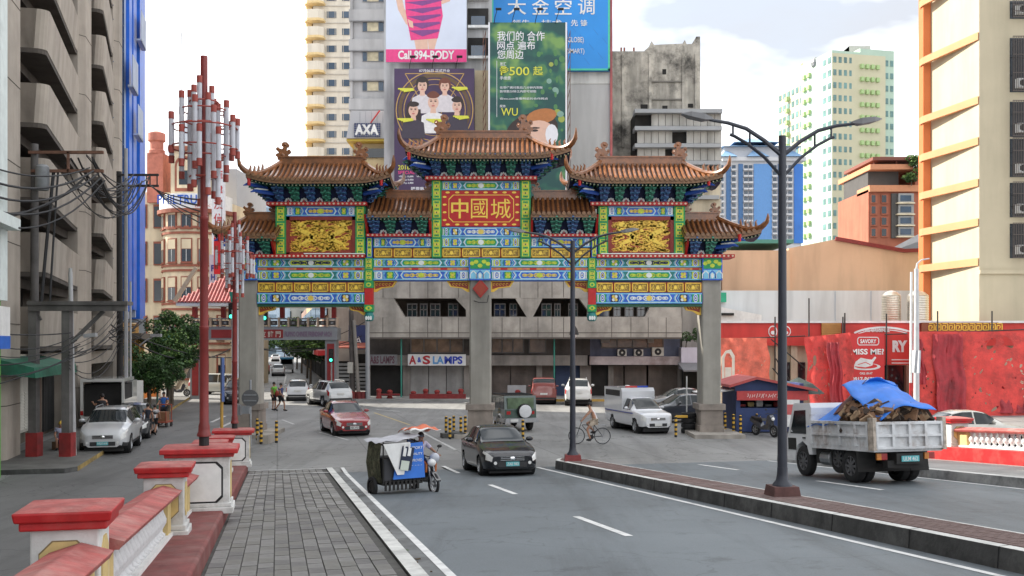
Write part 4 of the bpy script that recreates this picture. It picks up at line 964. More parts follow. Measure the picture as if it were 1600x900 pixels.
for px in (598, 640, 668, 690, 716, 784, 812, 840, 862, 880, 955, 985, 1012, 1040): jt.box(wx(px, Yu), wx(px, Yu) + .05, Yu - .127, Yu, wz(527, Yu), wz(496, Yu)); jt.box(wx(px, Yu), wx(px, Yu) + .05, Yu - .006, Yu, wz(465, Yu), wz(440, Yu))
jt.box(x0, x1, Yu - .128, Yu, wz(520, Yu) - .03, wz(520, Yu) + .03); jt.box(x0, x1, Yu - .15, Yu + 1, wz(527.5, Yu) - .1, wz(527, Yu)); jt.build('facade_joints', AJ, upo, kind='stuff')
WF = M('window_frame_pale', (.13, .12, .115), .6)
for (a, b) in ((636, 652), (656, 668), (672, 688), (700, 716), (772, 790), (796, 808), (846, 862), (866, 876), (888, 903), (936, 952), (958, 970), (976, 990), (995, 1008)):
    m = MB(); qbox(m, a, b, 474, 495, Yu + .82, .1, 0); qbox(m, a + 1.5, b - 1.5, 476, 494, Yu + .80, .05, 1); qbox(m, (a + b) / 2 - .6, (a + b) / 2 + .6, 474, 495, Yu + .78, .05, 0); qbox(m, a, b, 483, 484.4, Yu + .78, .05, 0)
    m.build('window', [WF, GLD], ls)
# middle level
Ym = 77.2
MB().box(wx(576, Ym), wx(922, Ym), Ym, Ym + 1.2, wz(555, Ym), wz(527, Ym)).build('middle_wall', M('dark_wall', (.09, .08, .075), .85, .3, 1, streak=.3), ls)
MB().box(wx(922, Ym), wx(1062, Ym), Ym, Ym + 1.2, wz(558, Ym), wz(527, Ym)).build('painted_wall', M('faded_blue_wall', (.15, .17, .25), .8, .25, .8, streak=.4), ls)
BRG = M('brown_glass', (.20, .13, .085), .25, .5, .9)
for (a, b, c, d, n) in ((642, 724, 528, 551, 4), (768, 818, 528, 551, 3), (827, 853, 528, 551, 1), (940, 1036, 528, 543, 4)):
    x0, x1, z0, z1 = Q(a, b, c, d, Ym); m = MB(); m.box(x0, x1, Ym - .05, Ym + .1, z0, z1, 0); fr = m.build('window', BRG, ls)
    m = MB()
    for i in range(n + 1): xx = x0 + (x1 - x0) * i / n; m.box(xx - .05, xx + .05, Ym - .09, Ym, z0, z1)
    m.box(x0 - .05, x1 + .05, Ym - .091, Ym, z0 - .06, z0 + .03); m.build('frame', WF, fr)
for a in (965, 991, 1019):
    m = MB(); w = 14 if a < 1010 else 18; x0, x1, z0, z1 = Q(a, a + w, 543 if w > 15 else 546, 556, Ym - .7); m.box(x0, x1, Ym - .75, Ym - .1, z0, z1, 0); xc = (x0 + x1) / 2; zc = (z0 + z1) / 2
    m.lathe([(.26, -.77), (.26, -.74)], 12, (xc, Ym, zc), 1, 'y'); m.lathe([(.08, -.785), (.08, -.75)], 8, (xc, Ym, zc), 0, 'y'); m.build('air_conditioner', [M('ac_cream', (.55, .53, .48), .6), BLACK], ls)
m = MB(); qbox(m, 939, 953, 528, 536, Ym - .3, .3); qbox(m, 1012, 1022, 528, 536, Ym - .3, .3); m.build('vent_boxes', M('vent_grey', (.25, .24, .23), .7), ls, kind='stuff')
# fascia band and ground floor
Yg = 76.6
MB().box(wx(576, Yg), wx(918, Yg), Yg, Yg + 1.6, wz(571, Yg), wz(555.2, Yg)).build('fascia', FL, ls)
MB().box(wx(921, Yg), wx(1063, Yg), Yg - .1, Yg + 1.6, wz(570, Yg), wz(557, Yg)).build('torn_sign_band', M('torn_sign', (.42, .36, .36), .8, .3, .7, dirt=(.14, .08, .07), dirtamt=.9), ls)
sb = MB().box(wx(638, Yg), wx(728, Yg), Yg - .35, Yg - .02, wz(571, Yg), wz(553.5, Yg)).build('shop_sign', M('signboard_white', (.70, .70, .70), .5, .05), ls)
SR = M('letter_red', (.42, .02, .03), .5); SB = M('letter_blue', (.02, .05, .42), .5); SBL = M('letter_light_blue', (.10, .30, .60), .5)
for t, a, b, mt, c, d in (('A', 640, 651, SR, 569, 555.5), ('&', 653, 659, SB, 566, 558), ('S', 661, 673, SR, 569, 555.5), ('LA', 677, 694, SBL, 568.5, 556.5), ('MPS', 695, 723, SB, 568.5, 556.5)): letters(t, wx(a, Yg), wx(b, Yg), wz(c, Yg), wz(d, Yg), Yg - .37, mt, sb, 'letter', .035)
s2 = MB().box(wx(577, Yg), wx(621, Yg), Yg - .3, Yg - .02, wz(570, Yg), wz(554, Yg)).build('faded_shop_sign', M('signboard_dull', (.22, .22, .23), .6, .15, streak=.4), ls); letters('A&S LAMPS', wx(579, Yg), wx(617, Yg), wz(568, Yg), wz(556, Yg), Yg - .32, M('letter_dull', (.12, .05, .07), .6), s2, 'letter', .03)
Yw = 77.6
for k, (a, b, nm, mt) in enumerate(((641, 669, 's', SHUT), (670, 697, 's', SHUT), (698, 725, 's', SHUT), (579, 630, 'd', DARK), (769, 797, 's', SHUTD), (798, 838, 's', SHUTD), (847, 866, 's', SHUTD), (868, 906, 'd', M('blue_door', (.03, .05, .11), .7)), (923, 950, 'd', DARK), (958, 974, 's', SHUTD), (976, 1010, 's', SHUTD), (1013, 1058, 's', SHUTD))):
    x0, x1, z0, z1 = Q(a, b, 571, 620, Yw); m = MB(); m.box(x0, x1, Yw, Yw + .3, .1, z1, 0)
    if nm == 's':
        for i in range(int((z1 - .2) / .16)): m.box(x0 + .03, x1 - .03, Yw - .03, Yw, .15 + i * .16, .27 + i * .16, 0)
    m.build('roller_shutter' if nm == 's' else 'doorway', mt, ls)
for (a, b) in ((574, 579), (630, 641), (725, 769), (838, 847), (906, 923), (950, 958), (1058, 1064)): MB().box(wx(a, Yw), wx(b, Yw), Yw - .3, Yw + 1, 0, wz(571, Yw)).build('pier', FL, ls)
for px in (627, 866): m = MB(); m.cyl((wx(px, 75.5), 75.5, .1), (wx(px, 75.5), 75.5, wz(528, 75.5)), .06, .06, 8); m.build('drain_pipe', M('pipe_green', (.03, .22, .17), .6), ls, smooth=True)
b_ = MB(); qbox(b_, 793, 822, 602, 622, 75.2, .1); tag(b_.build('sheet_metal_hoarding', M('panel_grey', (.35, .35, .36), .6)), 'grey sheet panel leaning by the brown shutters', 'panel')
# pavement in front
m = MB(); m.prism([(wx(545, 74), 73.4), (wx(560, 74), 72.9), (26, 72.9), (26, 90), (wx(520, 90), 90), (wx(520, 84), 80)], 'z', 0, .16); struct(m.build('pavement', [SWALK]))
m = MB(); m.box(wx(740, 72.8), 22, 72.74, 72.88, 0, .165); struct(m.build('kerb', M('yellow_kerb_b', (.52, .33, .08), .8, .3, 1, dirtamt=.5)))
rb = MB().lathe([(.26, 0), (.28, .1), (.22, .2), (.2, .55), (.26, .6), (.25, .75), (.1, .85)], 10).mesh('red_bollard', M('bollard_red', (.25, .025, .022), .6, .2, 4), True)
for k, px in enumerate((592, 609, 646, 665, 683, 702, 720, 809)):
    o = put('red_bollard', rb, None, (wx(px, 73.8), 73.8, .15), scale=(.8, .8, .85 - .1 * (k % 3))); tag(o, 'short red concrete bollard, %s along the lamp shop kerb' % ('first', 'second', 'third', 'fourth', 'fifth', 'sixth', 'seventh', 'last')[k], 'bollard', 'red bollards at the lamp shop kerb')
m = MB(); m.box(wx(596, 73.5), wx(625, 73.5), 73.4, 73.6, .4, .52); m.box(wx(640, 73.5), wx(728, 73.5), 73.4, 73.6, .16, .5); tag(m.build('low_barrier', DREDP), 'low dark red barrier rail along the lamp shop kerb', 'barrier')

# white annex right of the block
ax = thing('white_annex', 'narrow lilac white annex with plants on its roof beside the gate column', 'building', (wx(1085, 76), 76, 0))
MB().box(wx(1064.5, 76), wx(1128, 76), 76, 86, 2.2, wz(543, 76)).build('wall', M('lilac_white', (.55, .52, .60), .7, .08, 1, streak=.2), ax)
MB().box(wx(1066, 80), wx(1128, 80), 80, 90, 0, wz(478, 80)).build('rear_wall', M('annex_rear', (.40, .37, .33), .8, .1, 1, streak=.4), ax)
MB().box(wx(1068, 76.2), wx(1128, 76.2), 76.2, 77, 0, 2.25).build('shopfront', DARK, ax)
m = MB(); m.hexa([(wx(1066, 74), 73.4, 2.1), (wx(1128, 74), 73.4, 2.1), (wx(1128, 74), 76, 2.6), (wx(1066, 74), 76, 2.6), (wx(1066, 74), 73.4, 2.2), (wx(1128, 74), 73.4, 2.2), (wx(1128, 74), 76, 2.7), (wx(1066, 74), 76, 2.7)]); m.build('canopy', M('annex_canopy', (.16, .16, .17), .7), ax)

# ---- cream apartment tower
ct = thing('apartment_tower', 'cream apartment tower with a stack of curved corner balconies', 'building', (wx(510, 150), 150, 0)); Y = 150
CT = M('tower_cream', (.66, .60, .50), .8, .06, .3, streak=.15)
MB().box(wx(489, Y), wx(620, Y), Y, Y + 18, 0, 66).build('wall', CT, ct)
for f in range(10):
    py = -14 + f * 26.7
    z = wz(py + 20, Y); m = MB(); P = [(wx(478, Y), Y + 2), (wx(477, Y), Y - .6), (wx(483, Y), Y - 1.5), (wx(500, Y), Y - 1.7), (wx(508, Y), Y - 1.2), (wx(509, Y), Y + .5), (wx(489, Y), Y + 3)]
    m.prism(P, 'z', z, z + 1.25, 0); m.prism([(x, y) for x, y in P], 'z', z - .35, z - .002, 1); m.build('balcony', [CT, M('balcony_soffit', (.70, .52, .26), .8)], ct)
    m = MB(); P2 = [(wx(475, Y), Y + 6), (wx(475, Y), Y + 1), (wx(479, Y), Y - .2), (wx(487, Y), Y + .2), (wx(489, Y), Y + 6)]; m.prism(P2, 'z', z - 1.1, z + .05, 0); m.build('side_balcony', [_M['balcony_soffit']], ct)
    for (a, b) in ((510, 526), (534, 549)):
        m = MB(); qbox(m, a, b, py + 5, py + 15, Y - .05, .2, 0); qbox(m, a + 3, b - 3, py + 5, py + 15, Y - .1, .1, 1); qbox(m, a + .6, a + 2, py + 5, py + 15, Y - .1, .1, 1); qbox(m, b - 2, b - .6, py + 5, py + 15, Y - .1, .1, 1); m.build('window', [CT, GLB], ct)
    MB().box(wx(489, Y), wx(546, Y), Y - .12, Y, wz(py + 24, Y), wz(py + 22.6, Y)).build('floor_band', M('tower_band', (.50, .46, .40), .8), ct)
# ---- grey office tower with the insurer's sign
ot = thing('office_tower', 'grey banded office tower above the navy lettered sign box', 'building', (wx(575, 110), 110, 0)); Y = 110
OG = M('office_grey', (.40, .40, .41), .75, .06, .4, streak=.2); OGD = M('office_band', (.27, .275, .29), .75)
MB().box(wx(547, Y), wx(603, Y), Y, Y + 14, 8, 48).build('wall', OG, ot)
for f in range(6):
    py = -32 + f * 46.5
    m = MB(); qbox(m, 545, 604, py, py + 17, Y - .45, .5); m.build('spandrel', OG, ot); m = MB(); qbox(m, 545.5, 603.5, py + 17.2, py + 18.4, Y - .5, .5); m.build('ledge', OGD, ot)
    m = MB(); qbox(m, 566, 600, py + 19.5, py + 35, Y - .1, .2, 0); qbox(m, 567, 573, py + 20.5, py + 34, Y - .15, .1, 1); qbox(m, 574, 591, py + 20.5, py + 34, Y - .15, .1, 2); qbox(m, 592, 599, py + 20.5, py + 34, Y - .15, .1, 1); m.build('window', [OGD, GLB, GLW], ot)
    m = MB(); qbox(m, 547, 551, py + 18, py + 46, Y - .3, .3); m.build('pier', OG, ot)
axb = thing('sign_box_building', 'grey sign box on a yellow soffit over a cream block', 'building', (wx(580, 104), 104, 0)); Y = 104
m = MB(); m.prism(poly([(549, 173), (613, 173), (613, 216), (541, 216)], Y), 'y', Y, Y + 7); bxo = m.build('sign_box', M('box_grey', (.42, .42, .43), .7, .05, .5), axb)
m = MB()
for px in (562, 571, 580, 589, 598): qbox(m, px, px + .5, 174, 192, Y - .02, .05)
m.build('box_seams', OGD, bxo, kind='stuff')
m = MB(); qbox(m, 553, 594, 192, 213.5, Y - .2, .15); nb = m.build('navy_panel', M('navy_sign', (.012, .025, .10), .5), axb)
m = MB()
for k in range(12): qbox(m, 553 + k * 3.5, 553.5 + k * 3.5, 192, 213.5, Y - .21, .02)
for k in range(7): qbox(m, 553, 594, 192 + k * 3.3, 192.5 + k * 3.3, Y - .212, .02)
m.build('panel_grid', OGD, nb, kind='stuff')
letters('AXA', wx(555, Y), wx(592, Y), wz(211.5, Y), wz(195, Y), Y - .25, WHITE, nb, 'letter', .05)
m = MB(); m.bar((wx(580, Y), Y - .35, wz(193, Y)), (wx(594, Y), Y - .35, wz(174, Y)), .18, .1); m.build('red_bar', PRED, nb)
MB().box(wx(541, Y), wx(613, Y), Y + .2, Y + 7, wz(220, Y), wz(216.2, Y)).build('yellow_soffit', M('yellow_soffit', (.50, .36, .05), .6), axb)
MB().box(wx(549, Y), wx(612, Y), Y + 1.5, Y + 9, 5, wz(220.2, Y)).build('wall', M('cream_block', (.52, .42, .24), .8, .1, .6), axb)
m = MB(); qbox(m, 572, 607, 232, 246, Y + 1.2, .4); m.build('window_band', GLD, axb)

# ---- billboards
bbd = thing('billboard_building', 'pale rendered office block carrying the two left billboards', 'building', (wx(690, 104), 104, 0))
MB().box(wx(600, 102), wx(768, 102), 102, 118, 6, 50).build('wall', M('billboard_wall', (.44, .44, .44), .8, .1, .4, streak=.35), bbd)
for (c, d) in ((13, 39), (59, 87), (-30, -5)):
    m = MB(); qbox(m, 731, 763, c, d, 101.8, .4, 0); qbox(m, 736, 758, c + 12, d, 101.7, .2, 1); qbox(m, 731, 763, d, d + 4, 101.5, .4, 2); m.build('window', [DARK, GLB, WHITE], bbd)
MB().box(wx(742, 101), wx(764, 101), 101, 101.9, wz(330, 101), wz(110, 101)).build('brick_pier', M('cream_pier', (.55, .45, .30), .8, .1), bbd)
SKIN = M('print_skin', (.68, .44, .34), .6, .06); PINK = M('print_pink', (.72, .05, .22), .55, .1); PURP = M('print_purple', (.20, .05, .22), .55); HAIR = M('print_hair', (.035, .022, .02), .6); PAPER = M('print_white', (.72, .72, .76), .55, .04)
def board(name, label, a, b, c, d, Y, mat, th=.35): t = thing(name, label, 'billboard', (wx((a + b) / 2, Y), Y, wz(d, Y))); MB().box(wx(a, Y), wx(b, Y), Y, Y + th, wz(d, Y), wz(c, Y)).build('panel', mat, t); return t
def spots(t, pts, Y, zpy):
    for px in pts:
        m = MB(); x, z = wx(px, Y), wz(zpy, Y); m.tube([(x, Y, z - .1), (x + .1, Y - .8, z + .25), (x + .3, Y - 1.3, z + .75)], .035, 5); m.obox((x + .45, Y - 1.35, z + .85), (.55, .3, .22), (.4, 0, 0)); m.build('spot_lamp', BLACK, t)
Y = 101.0
b1 = board('billboard', 'tall white billboard with a woman in a pink wrap dress and phone number', 603, 729, -40, 97, Y, M('print_sky', (.60, .65, .76), .55, .06, .3))
def pl(parts, name, mats, t, Y, y0=0.): 
    m = MB()
    for i, (P, mi) in enumerate(parts): m.plate(poly(P, Y), Y - y0 - .004 * i, mi)
    return m.build(name, mats, t)
import functools
def oval(cx, cy, rx, ry, n=16, a=0.): return [(cx + rx * cos(2 * pi * i / n) * cos(a) - ry * sin(2 * pi * i / n) * sin(a), cy + rx * cos(2 * pi * i / n) * sin(a) + ry * sin(2 * pi * i / n) * cos(a)) for i in range(n)]
pl([([(603, 77), (729, 77), (729, 97), (603, 97)], 0)], 'pink_band', [PINK], b1, Y)
pl([([(646, 56), (668, 58), (669, 77), (650, 77)], 0), ([(668, 58), (684, 57), (679, 77), (670, 77)], 0), ([(617, -10), (626, -12), (632, 14), (645, 33), (642, 44), (634, 37), (622, 15)], 0), ([(690, -10), (706, -12), (703, 2), (686, 8), (678, 4)], 0),
    ([(630, -40), (686, -40), (690, 10), (692, 25), (684, 60), (642, 63), (634, 20)], 1)] + [([(633 + k * 1.5, 4 + k * 11), (690 - k, -2 + k * 12), (691 - k, 1 + k * 12), (660, 9 + k * 12)], 2) for k in range(5)] + [([(637, 30), (645, 34), (646, 44), (640, 42)], 0)], 'dress_figure', [SKIN, PINK, PURP], b1, Y)
letters('Call 894-BODY', wx(622, Y), wx(710, Y), wz(93, Y), wz(79, Y), Y - .03, WHITE, b1, 'slogan', .03); spots(b1, (640, 675, 712), Y, 108)
Y = 100.0
b2 = board('billboard', 'dark purple concert billboard with five portrait busts in a gold ring', 616, 741, 107, 305, Y, M('print_dark_purple', (.05, .025, .075), .5, .35, .25))
g = MB()
def arc(cx, cy, r, w, mi, a0=0, a1=2 * pi, n=40): ribbon(g, [(wx(cx + r * cos(a0 + (a1 - a0) * i / n), Y), wz(cy + r * sin(a0 + (a1 - a0) * i / n), Y)) for i in range(n + 1)], w, Y, mi)
for r, w in ((60, .10), (54, .35), (48, .08), (40, .05)): arc(679, 172, r, w, 0 if r != 54 else 1)
ribbon(g, [(wx(a, Y), wz(c, Y)) for a, c in ((633, 115), (725, 115), (679, 195), (633, 115))], .08, Y - .004, 0)
g.build('gold_rings', [M('print_gold', (.45, .28, .08), .5), M('print_dull_gold', (.12, .07, .03), .5)], b2)
def bust(cx, cy, s, hair, top, hairlong, tilt=0.):
    m = []
    m.append((oval(cx, cy - 2 * s, 11 * s, 13 * s, a=tilt), 0))
    if hairlong: m.append(([(cx - 12 * s, cy), (cx + 12 * s, cy), (cx + 13 * s, cy + 26 * s), (cx - 13 * s, cy + 26 * s)], 0))
    m.append(([(cx - 20 * s, cy + 48 * s), (cx - 17 * s, cy + 22 * s), (cx - 5 * s, cy + 16 * s), (cx + 5 * s, cy + 16 * s), (cx + 17 * s, cy + 22 * s), (cx + 20 * s, cy + 48 * s)], 1))
    m.append(([(cx - 3.5 * s, cy + 8 * s), (cx + 3.5 * s, cy + 8 * s), (cx + 4.5 * s, cy + 18 * s), (cx - 4.5 * s, cy + 18 * s)], 2)); m.append((oval(cx, cy + 2 * s, 8 * s, 10.5 * s, a=tilt), 2))
    m.append((oval(cx, cy - 8.5 * s, 9.5 * s, 4.5 * s), 0))
    for e in (-1, 1): m.append((oval(cx + e * 3.3 * s, cy + .5 * s, 1.7 * s, .8 * s, 8), 3)); m.append(([(cx + e * 1.6 * s, cy - 1.6 * s), (cx + e * 5.2 * s, cy - 2 * s), (cx + e * 5.2 * s, cy - 1.4 * s), (cx + e * 1.6 * s, cy - 1 * s)][:: e], 3))
    m.append((oval(cx, cy + 3.8 * s, 1.0 * s, 1.3 * s, 8), 5)); m.append((oval(cx, cy + 7.2 * s, 2.6 * s, .9 * s, 8), 4))
    pl(m, 'portrait', [HAIR if hair == 0 else M('print_brown_hair', (.16, .05, .03), .6), top, SKIN, HAIR, M('print_lips', (.50, .12, .12), .6), M('print_shade_skin', (.52, .30, .23), .6)], b2, Y, .02 + .01 * cy / 100)
T1 = M('print_top_white', (.62, .58, .60), .6); T2 = M('print_top_dark', (.05, .04, .06), .6)
bust(660, 133, .92, 0, T1, False); bust(695, 134, .86, 1, T1, False, .1); bust(646, 171, .95, 0, T2, True); bust(714, 164, .92, 0, T2, False); bust(677, 158, 1.05, 1, M('print_white_dress', (.72, .70, .70), .6), False)
YS = M('print_yellow', (.62, .62, .06), .55); m = MB()
for (x, yy) in ((634, 141), (718, 139), (633, 188), (720, 184), (678, 189)):
    for k in range(4): ribbon(m, [(wx(x - 12 + k * 3, Y), wz(yy + k * 1.5 - 2, Y)), (wx(x + 10 + k, Y), wz(yy + (k % 2) * 2 - 2, Y))], .13, Y - .09 - .004 * k, 0)
m.build('name_scribbles', YS, b2, kind='stuff')
letters('07月06日 正式开业', wx(655, Y), wx(703, Y), wz(113, Y), wz(108, Y), Y - .03, PAPER, b2, 'print', .01)
for s_, a, b, c, d, mt in (('2018', 622, 640, 265, 258, YS), ('SPECIAL', 622, 648, 272, 267, PINK), ('VIP Php 10,888', 623, 646, 278, 274.5, PAPER), ('VIP Php 12,888', 651, 668, 278, 274.5, PAPER), ('VIP Php 8,888', 623, 646, 283, 279.5, PAPER), ('VIP Php 6,888', 623, 646, 288, 284.5, PAPER), ('購票熱線', 642, 670, 299, 292, PAPER)): letters(s_, wx(a, Y), wx(b, Y), wz(c, Y), wz(d, Y), Y - .03, mt, b2, 'print', .01)
Y = 99.0
def green_print():
    m = bpy.data.materials.new('print_green_leaves'); m.use_nodes = True; N = m.node_tree.nodes; L = m.node_tree.links; tc = N.new('ShaderNodeTexCoord')
    n = N.new('ShaderNodeTexNoise'); n.inputs['Scale'].default_value = .55; n.inputs['Detail'].default_value = 2; L.new(tc.outputs['Object'], n.inputs['Vector'])
    r = N.new('ShaderNodeValToRGB'); e = r.color_ramp.elements; e[0].position = .42; e[0].color = (.008, .065, .06, 1); e[1].position = .66; e[1].color = (.16, .30, .08, 1); k = e.new(.52); k.color = (.02, .12, .075, 1)
    L.new(n.outputs['Fac'], r.inputs['Fac']); L.new(r.outputs[0], N['Principled BSDF'].inputs['Base Color']); N['Principled BSDF'].inputs['Roughness'].default_value = .5; return m
b3 = board('billboard', 'dark green billboard with white chinese lines and a yellow peso price', 764, 886, 35, 330, Y, green_print())
MB().box(wx(763, Y), wx(765.5, Y), Y - .05, Y + .3, wz(300, Y), wz(35, Y)).build('frame_edge', PAPER, b3); MB().box(wx(883.5, Y), wx(886, Y), Y - .05, Y + .3, wz(300, Y), wz(35, Y)).build('frame_edge', PAPER, b3)
m = MB(); rr = random.Random(2)
for i in range(26): c = (rr.uniform(835, 880), rr.uniform(80, 210)); m.plate(poly(oval(c[0], c[1], rr.uniform(2, 6), rr.uniform(2, 6), 10), Y), Y - .002 * i * .3, rr.choice((0, 0, 1, 2)))
m.build('leaf_blurs', [M('print_leaf_a', (.07, .20, .07), .6), M('print_leaf_b', (.30, .36, .07), .6), M('print_leaf_c', (.20, .34, .28), .6)], b3, kind='stuff')
pl([(oval(831, 205, 42, 28, 20, -.3), 0), (oval(846, 182, 24, 12, 16, -.2), 1), (oval(842, 212, 27, 24, 20), 2), (oval(835, 204, 6, 2, 10), 0), (oval(836, 200, 8, 1.4, 10), 0), (oval(862, 210, 10, 16, 12), 3)], 'smiling_face', [HAIR, M('print_ginger', (.42, .16, .05), .6), SKIN, PAPER], b3, Y, .02)
for s_, a, b, c, d, mt in (('我们的 合作', 777, 851, 64, 49, PAPER), ('网点 遍布', 777, 836, 78, 64.5, PAPER), ('您周边', 777, 818, 92.5, 78.5, PAPER), ('发汇', 781, 791, 103, 97.5, PAPER), ('₱500', 781, 827, 118, 104, YS), ('起', 833, 848, 118, 104, YS), ('手续费', 781, 798, 125, 119.5, PAPER), ('在菲律宾付款后几分钟内到账', 781, 848, 139, 135, PAPER), ('款项数分钟之内即可领取', 781, 838, 145, 141, PAPER), ('在wu.com查看附近的合作网点', 781, 856, 156, 152.5, PAPER), ('服务', 781, 790, 168, 164, PAPER), ('WU', 783, 809, 181, 169, YS)): letters(s_, wx(a, Y), wx(b, Y), wz(c, Y), wz(d, Y), Y - .06, mt, b3, 'print', .006)
MB().box(wx(776, Y), wx(776.6, Y), Y - .02, Y, wz(183, Y), wz(95, Y)).build('rule', PAPER, b3)
spots(b3, (772, 800, 836, 868), Y, 35)
fr = MB()
for px in (757, 889):
    for dx in (-2.5, 1.5): fr.box(wx(px + dx, Y + .5), wx(px + dx + .8, Y + .5), Y + .5, Y + .6, 6, wz(45, Y))
    for k in range(24): fr.bar((wx(px - 2.5, Y + .5), Y + .55, 8 + k * 1.1), (wx(px + 2, Y + .5), Y + .55, 9.1 + k * 1.1), .06, .06)
fr.build('lattice_frame', M('rust_steel', (.16, .07, .045), .8, .3, 3), b3)
Y = 106.0
gw = thing('grey_wall_building', 'plain grey rendered block under the blue billboard with a red edge', 'building', (wx(900, Y), Y, 0))
MB().box(wx(766, Y), wx(955, Y), Y, Y + 15, 5, 50).build('wall', M('plain_grey_render', (.46, .46, .46), .8, .05, .3, streak=.12), gw)
MB().box(wx(888, Y), wx(953, Y), Y - .06, Y, wz(131, Y), wz(111, Y)).build('white_band', M('band_white', (.62, .62, .60), .7, .08, .5, streak=.25), gw)
MB().box(wx(953, Y), wx(956.5, Y), Y - .3, Y + .2, 5, 50).build('red_edge', M('edge_red', (.42, .12, .12), .8, .3, 1), gw)
b4 = board('billboard', 'bright blue billboard with large white chinese characters at the top edge', 768, 953, -50, 110, Y - .8, M('print_azure', (.012, .24, .66), .45, .12, .2), .6); Yb = Y - .8
m = MB()
for (a, b, c, d) in ((768, 771, -50, 110), (950, 953, -50, 110), (768, 953, 107, 110)): m.plate(poly([(a, c), (b, c), (b, d), (a, d)], Yb), Yb, 0)
m.build('green_border', M('print_mint', (.06, .52, .34), .5), b4)
for s_, a, b, c, d in (('大', 793, 822, 23, -2), ('金', 831, 858, 23, -2), ('空', 867, 893, 23, -2), ('调', 903, 929, 23, -2), ('领先', 800, 828, 41, 31), ('技术', 846, 878, 41, 31), ('先', 892, 903, 41, 31), ('锋', 907, 918, 41, 31), ('(GLOBE)', 885, 912, 69, 58), ('(SMART)', 885, 913, 86, 76)): letters(s_, wx(a, Yb), wx(b, Yb), wz(c, Yb), wz(d, Yb), Yb - .05, WHITE, b4, 'print', .006)
m = MB()
for k in range(8): ribbon(m, [(wx(892 + k * 7, Yb), wz(40 + (k * 37) % 60, Yb)), (wx(900 + k * 7, Yb), wz(50 + (k * 37) % 60, Yb))], .04, Yb, 0)
m.build('creases', M('print_crease', (.02, .16, .5), .5), b4, kind='stuff')

# ---- weathered building
wb = thing('weathered_building', 'mould blackened concrete shell with ragged roofline', 'building', (wx(1025, 112), 112, 0)); Y = 112
WE = M('mouldy_concrete', (.50, .47, .41), .9, .2, 1.1, streak=.45, dirt=(.035, .033, .03), dirtamt=.92)
m = MB(); m.prism(poly([(955, 80), (1006, 80), (1015, 72), (1018, 64), (1022, 70), (1068, 68), (1070, 62), (1073, 69), (1088, 68), (1088, 57), (1094, 57), (1095, 330), (955, 330)], Y), 'y', Y, Y + 14); m.build('wall', WE, wb)
for (a, b) in ((955, 968), (972, 992), (1014, 1018), (1066, 1070), (1086, 1093)): m = MB(); qbox(m, a, b if b - a < 6 else a + 3, 84, 230, Y - .25, .3); m.build('rib', WE, wb)
m = MB(); qbox(m, 1035, 1041, 108, 116, Y - .05, .4); qbox(m, 1001, 1012, 163, 170, Y - .05, .4); qbox(m, 1035, 1043, 165, 170, Y - .05, .4); qbox(m, 1075, 1083, 162, 168, Y - .05, .4); m.build('hole', DARK, wb, kind='stuff')
for (c, d) in ((126, 128), (154, 156)): m = MB(); qbox(m, 1018, 1066, c, d, Y - .15, .2); m.build('ledge', M('ledge_dark', (.2, .19, .17), .9), wb)
for px in (971, 976, 991): m = MB(); x = wx(px, Y); m.box(x, x + .18, Y + 1, Y + 1.2, wz(81, Y), wz(70, Y)); m.build('stub_column', M('stub_rust', (.3, .12, .09), .9), wb)
fb = thing('banded_block', 'grey five storey block with dark gaps between panel windows', 'building', (wx(1060, 106), 106, 0)); Y = 107
GB = M('panel_grey_b', (.44, .43, .40), .8, .1, .5, streak=.3); GBD = M('slab_grey', (.33, .345, .36), .7, .1, .5)
MB().box(wx(994, Y), wx(1126, Y), Y + .5, Y + 10, 4, wz(172, Y)).build('core', DARK, fb)
for f in range(6):
    py = 170 + f * 27
    m = MB(); qbox(m, 992, 1129 - f * 1.0, py, py + 6, Y - .7, 2); m.build('floor_slab', GBD, fb)
    rr = random.Random(f * 3)
    for k in range(12):
        a = 996 + k * 11
        if (k in (0, 1) and f == 0) or rr.random() < .22: continue
        m = MB(); qbox(m, a, a + 10.3, py + 6.3, py + 26.6, Y, .4); m.build('wall_panel', GB, fb)
m = MB()
for k in range(16): x = wx(1098 + k * 1.9, Y); m.box(x, x + .04, Y - .6, Y - .56, wz(170, Y), wz(164, Y))
m.box(wx(1098, Y), wx(1128, Y), Y - .6, Y - .55, wz(164.5, Y), wz(164, Y)); m.build('roof_rail', WHITE, fb, kind='stuff')
MB().box(wx(994, Y), wx(1124, Y), Y - .3, Y + 8, 4, wz(290, Y)).build('lower_wall', M('lower_cream', (.50, .44, .33), .8, .15, .5, streak=.4), fb)

# ---- blue and white tower
bt = thing('blue_white_tower', 'white tower with blue stripes and steep blue gabled roof', 'building', (wx(1190, 220), 220, 0)); Y = 220
BW = M('tower_white', (.55, .56, .58), .7, .05, .2); BB = M('tower_blue', (.03, .16, .52), .5, .1, .3); BD = M('tower_deep_blue', (.04, .13, .30), .4)
MB().box(wx(1124, Y), wx(1252, Y), Y, Y + 22, 0, wz(250, Y)).build('wall', BW, bt)
MB().box(wx(1128, Y), wx(1258, Y), Y - .8, Y + 22.5, wz(252, Y), wz(246, Y)).build('upper_ledge', BW, bt); MB().box(wx(1133, Y), wx(1246, Y), Y + 1, Y + 20, wz(246.2, Y), wz(228, Y)).build('attic', BW, bt)
for (a, b, mt) in ((1135, 1142, BD), (1154, 1161, BD), (1216, 1221, BD), (1178, 1206, M('tower_mid_blue', (.10, .26, .55), .4)), (1241, 1255, BB)): m = MB(); qbox(m, a, b, 256, 380, Y - .35, .5); m.build('blue_stripe', mt, bt)
w = MB(); bal = MB()
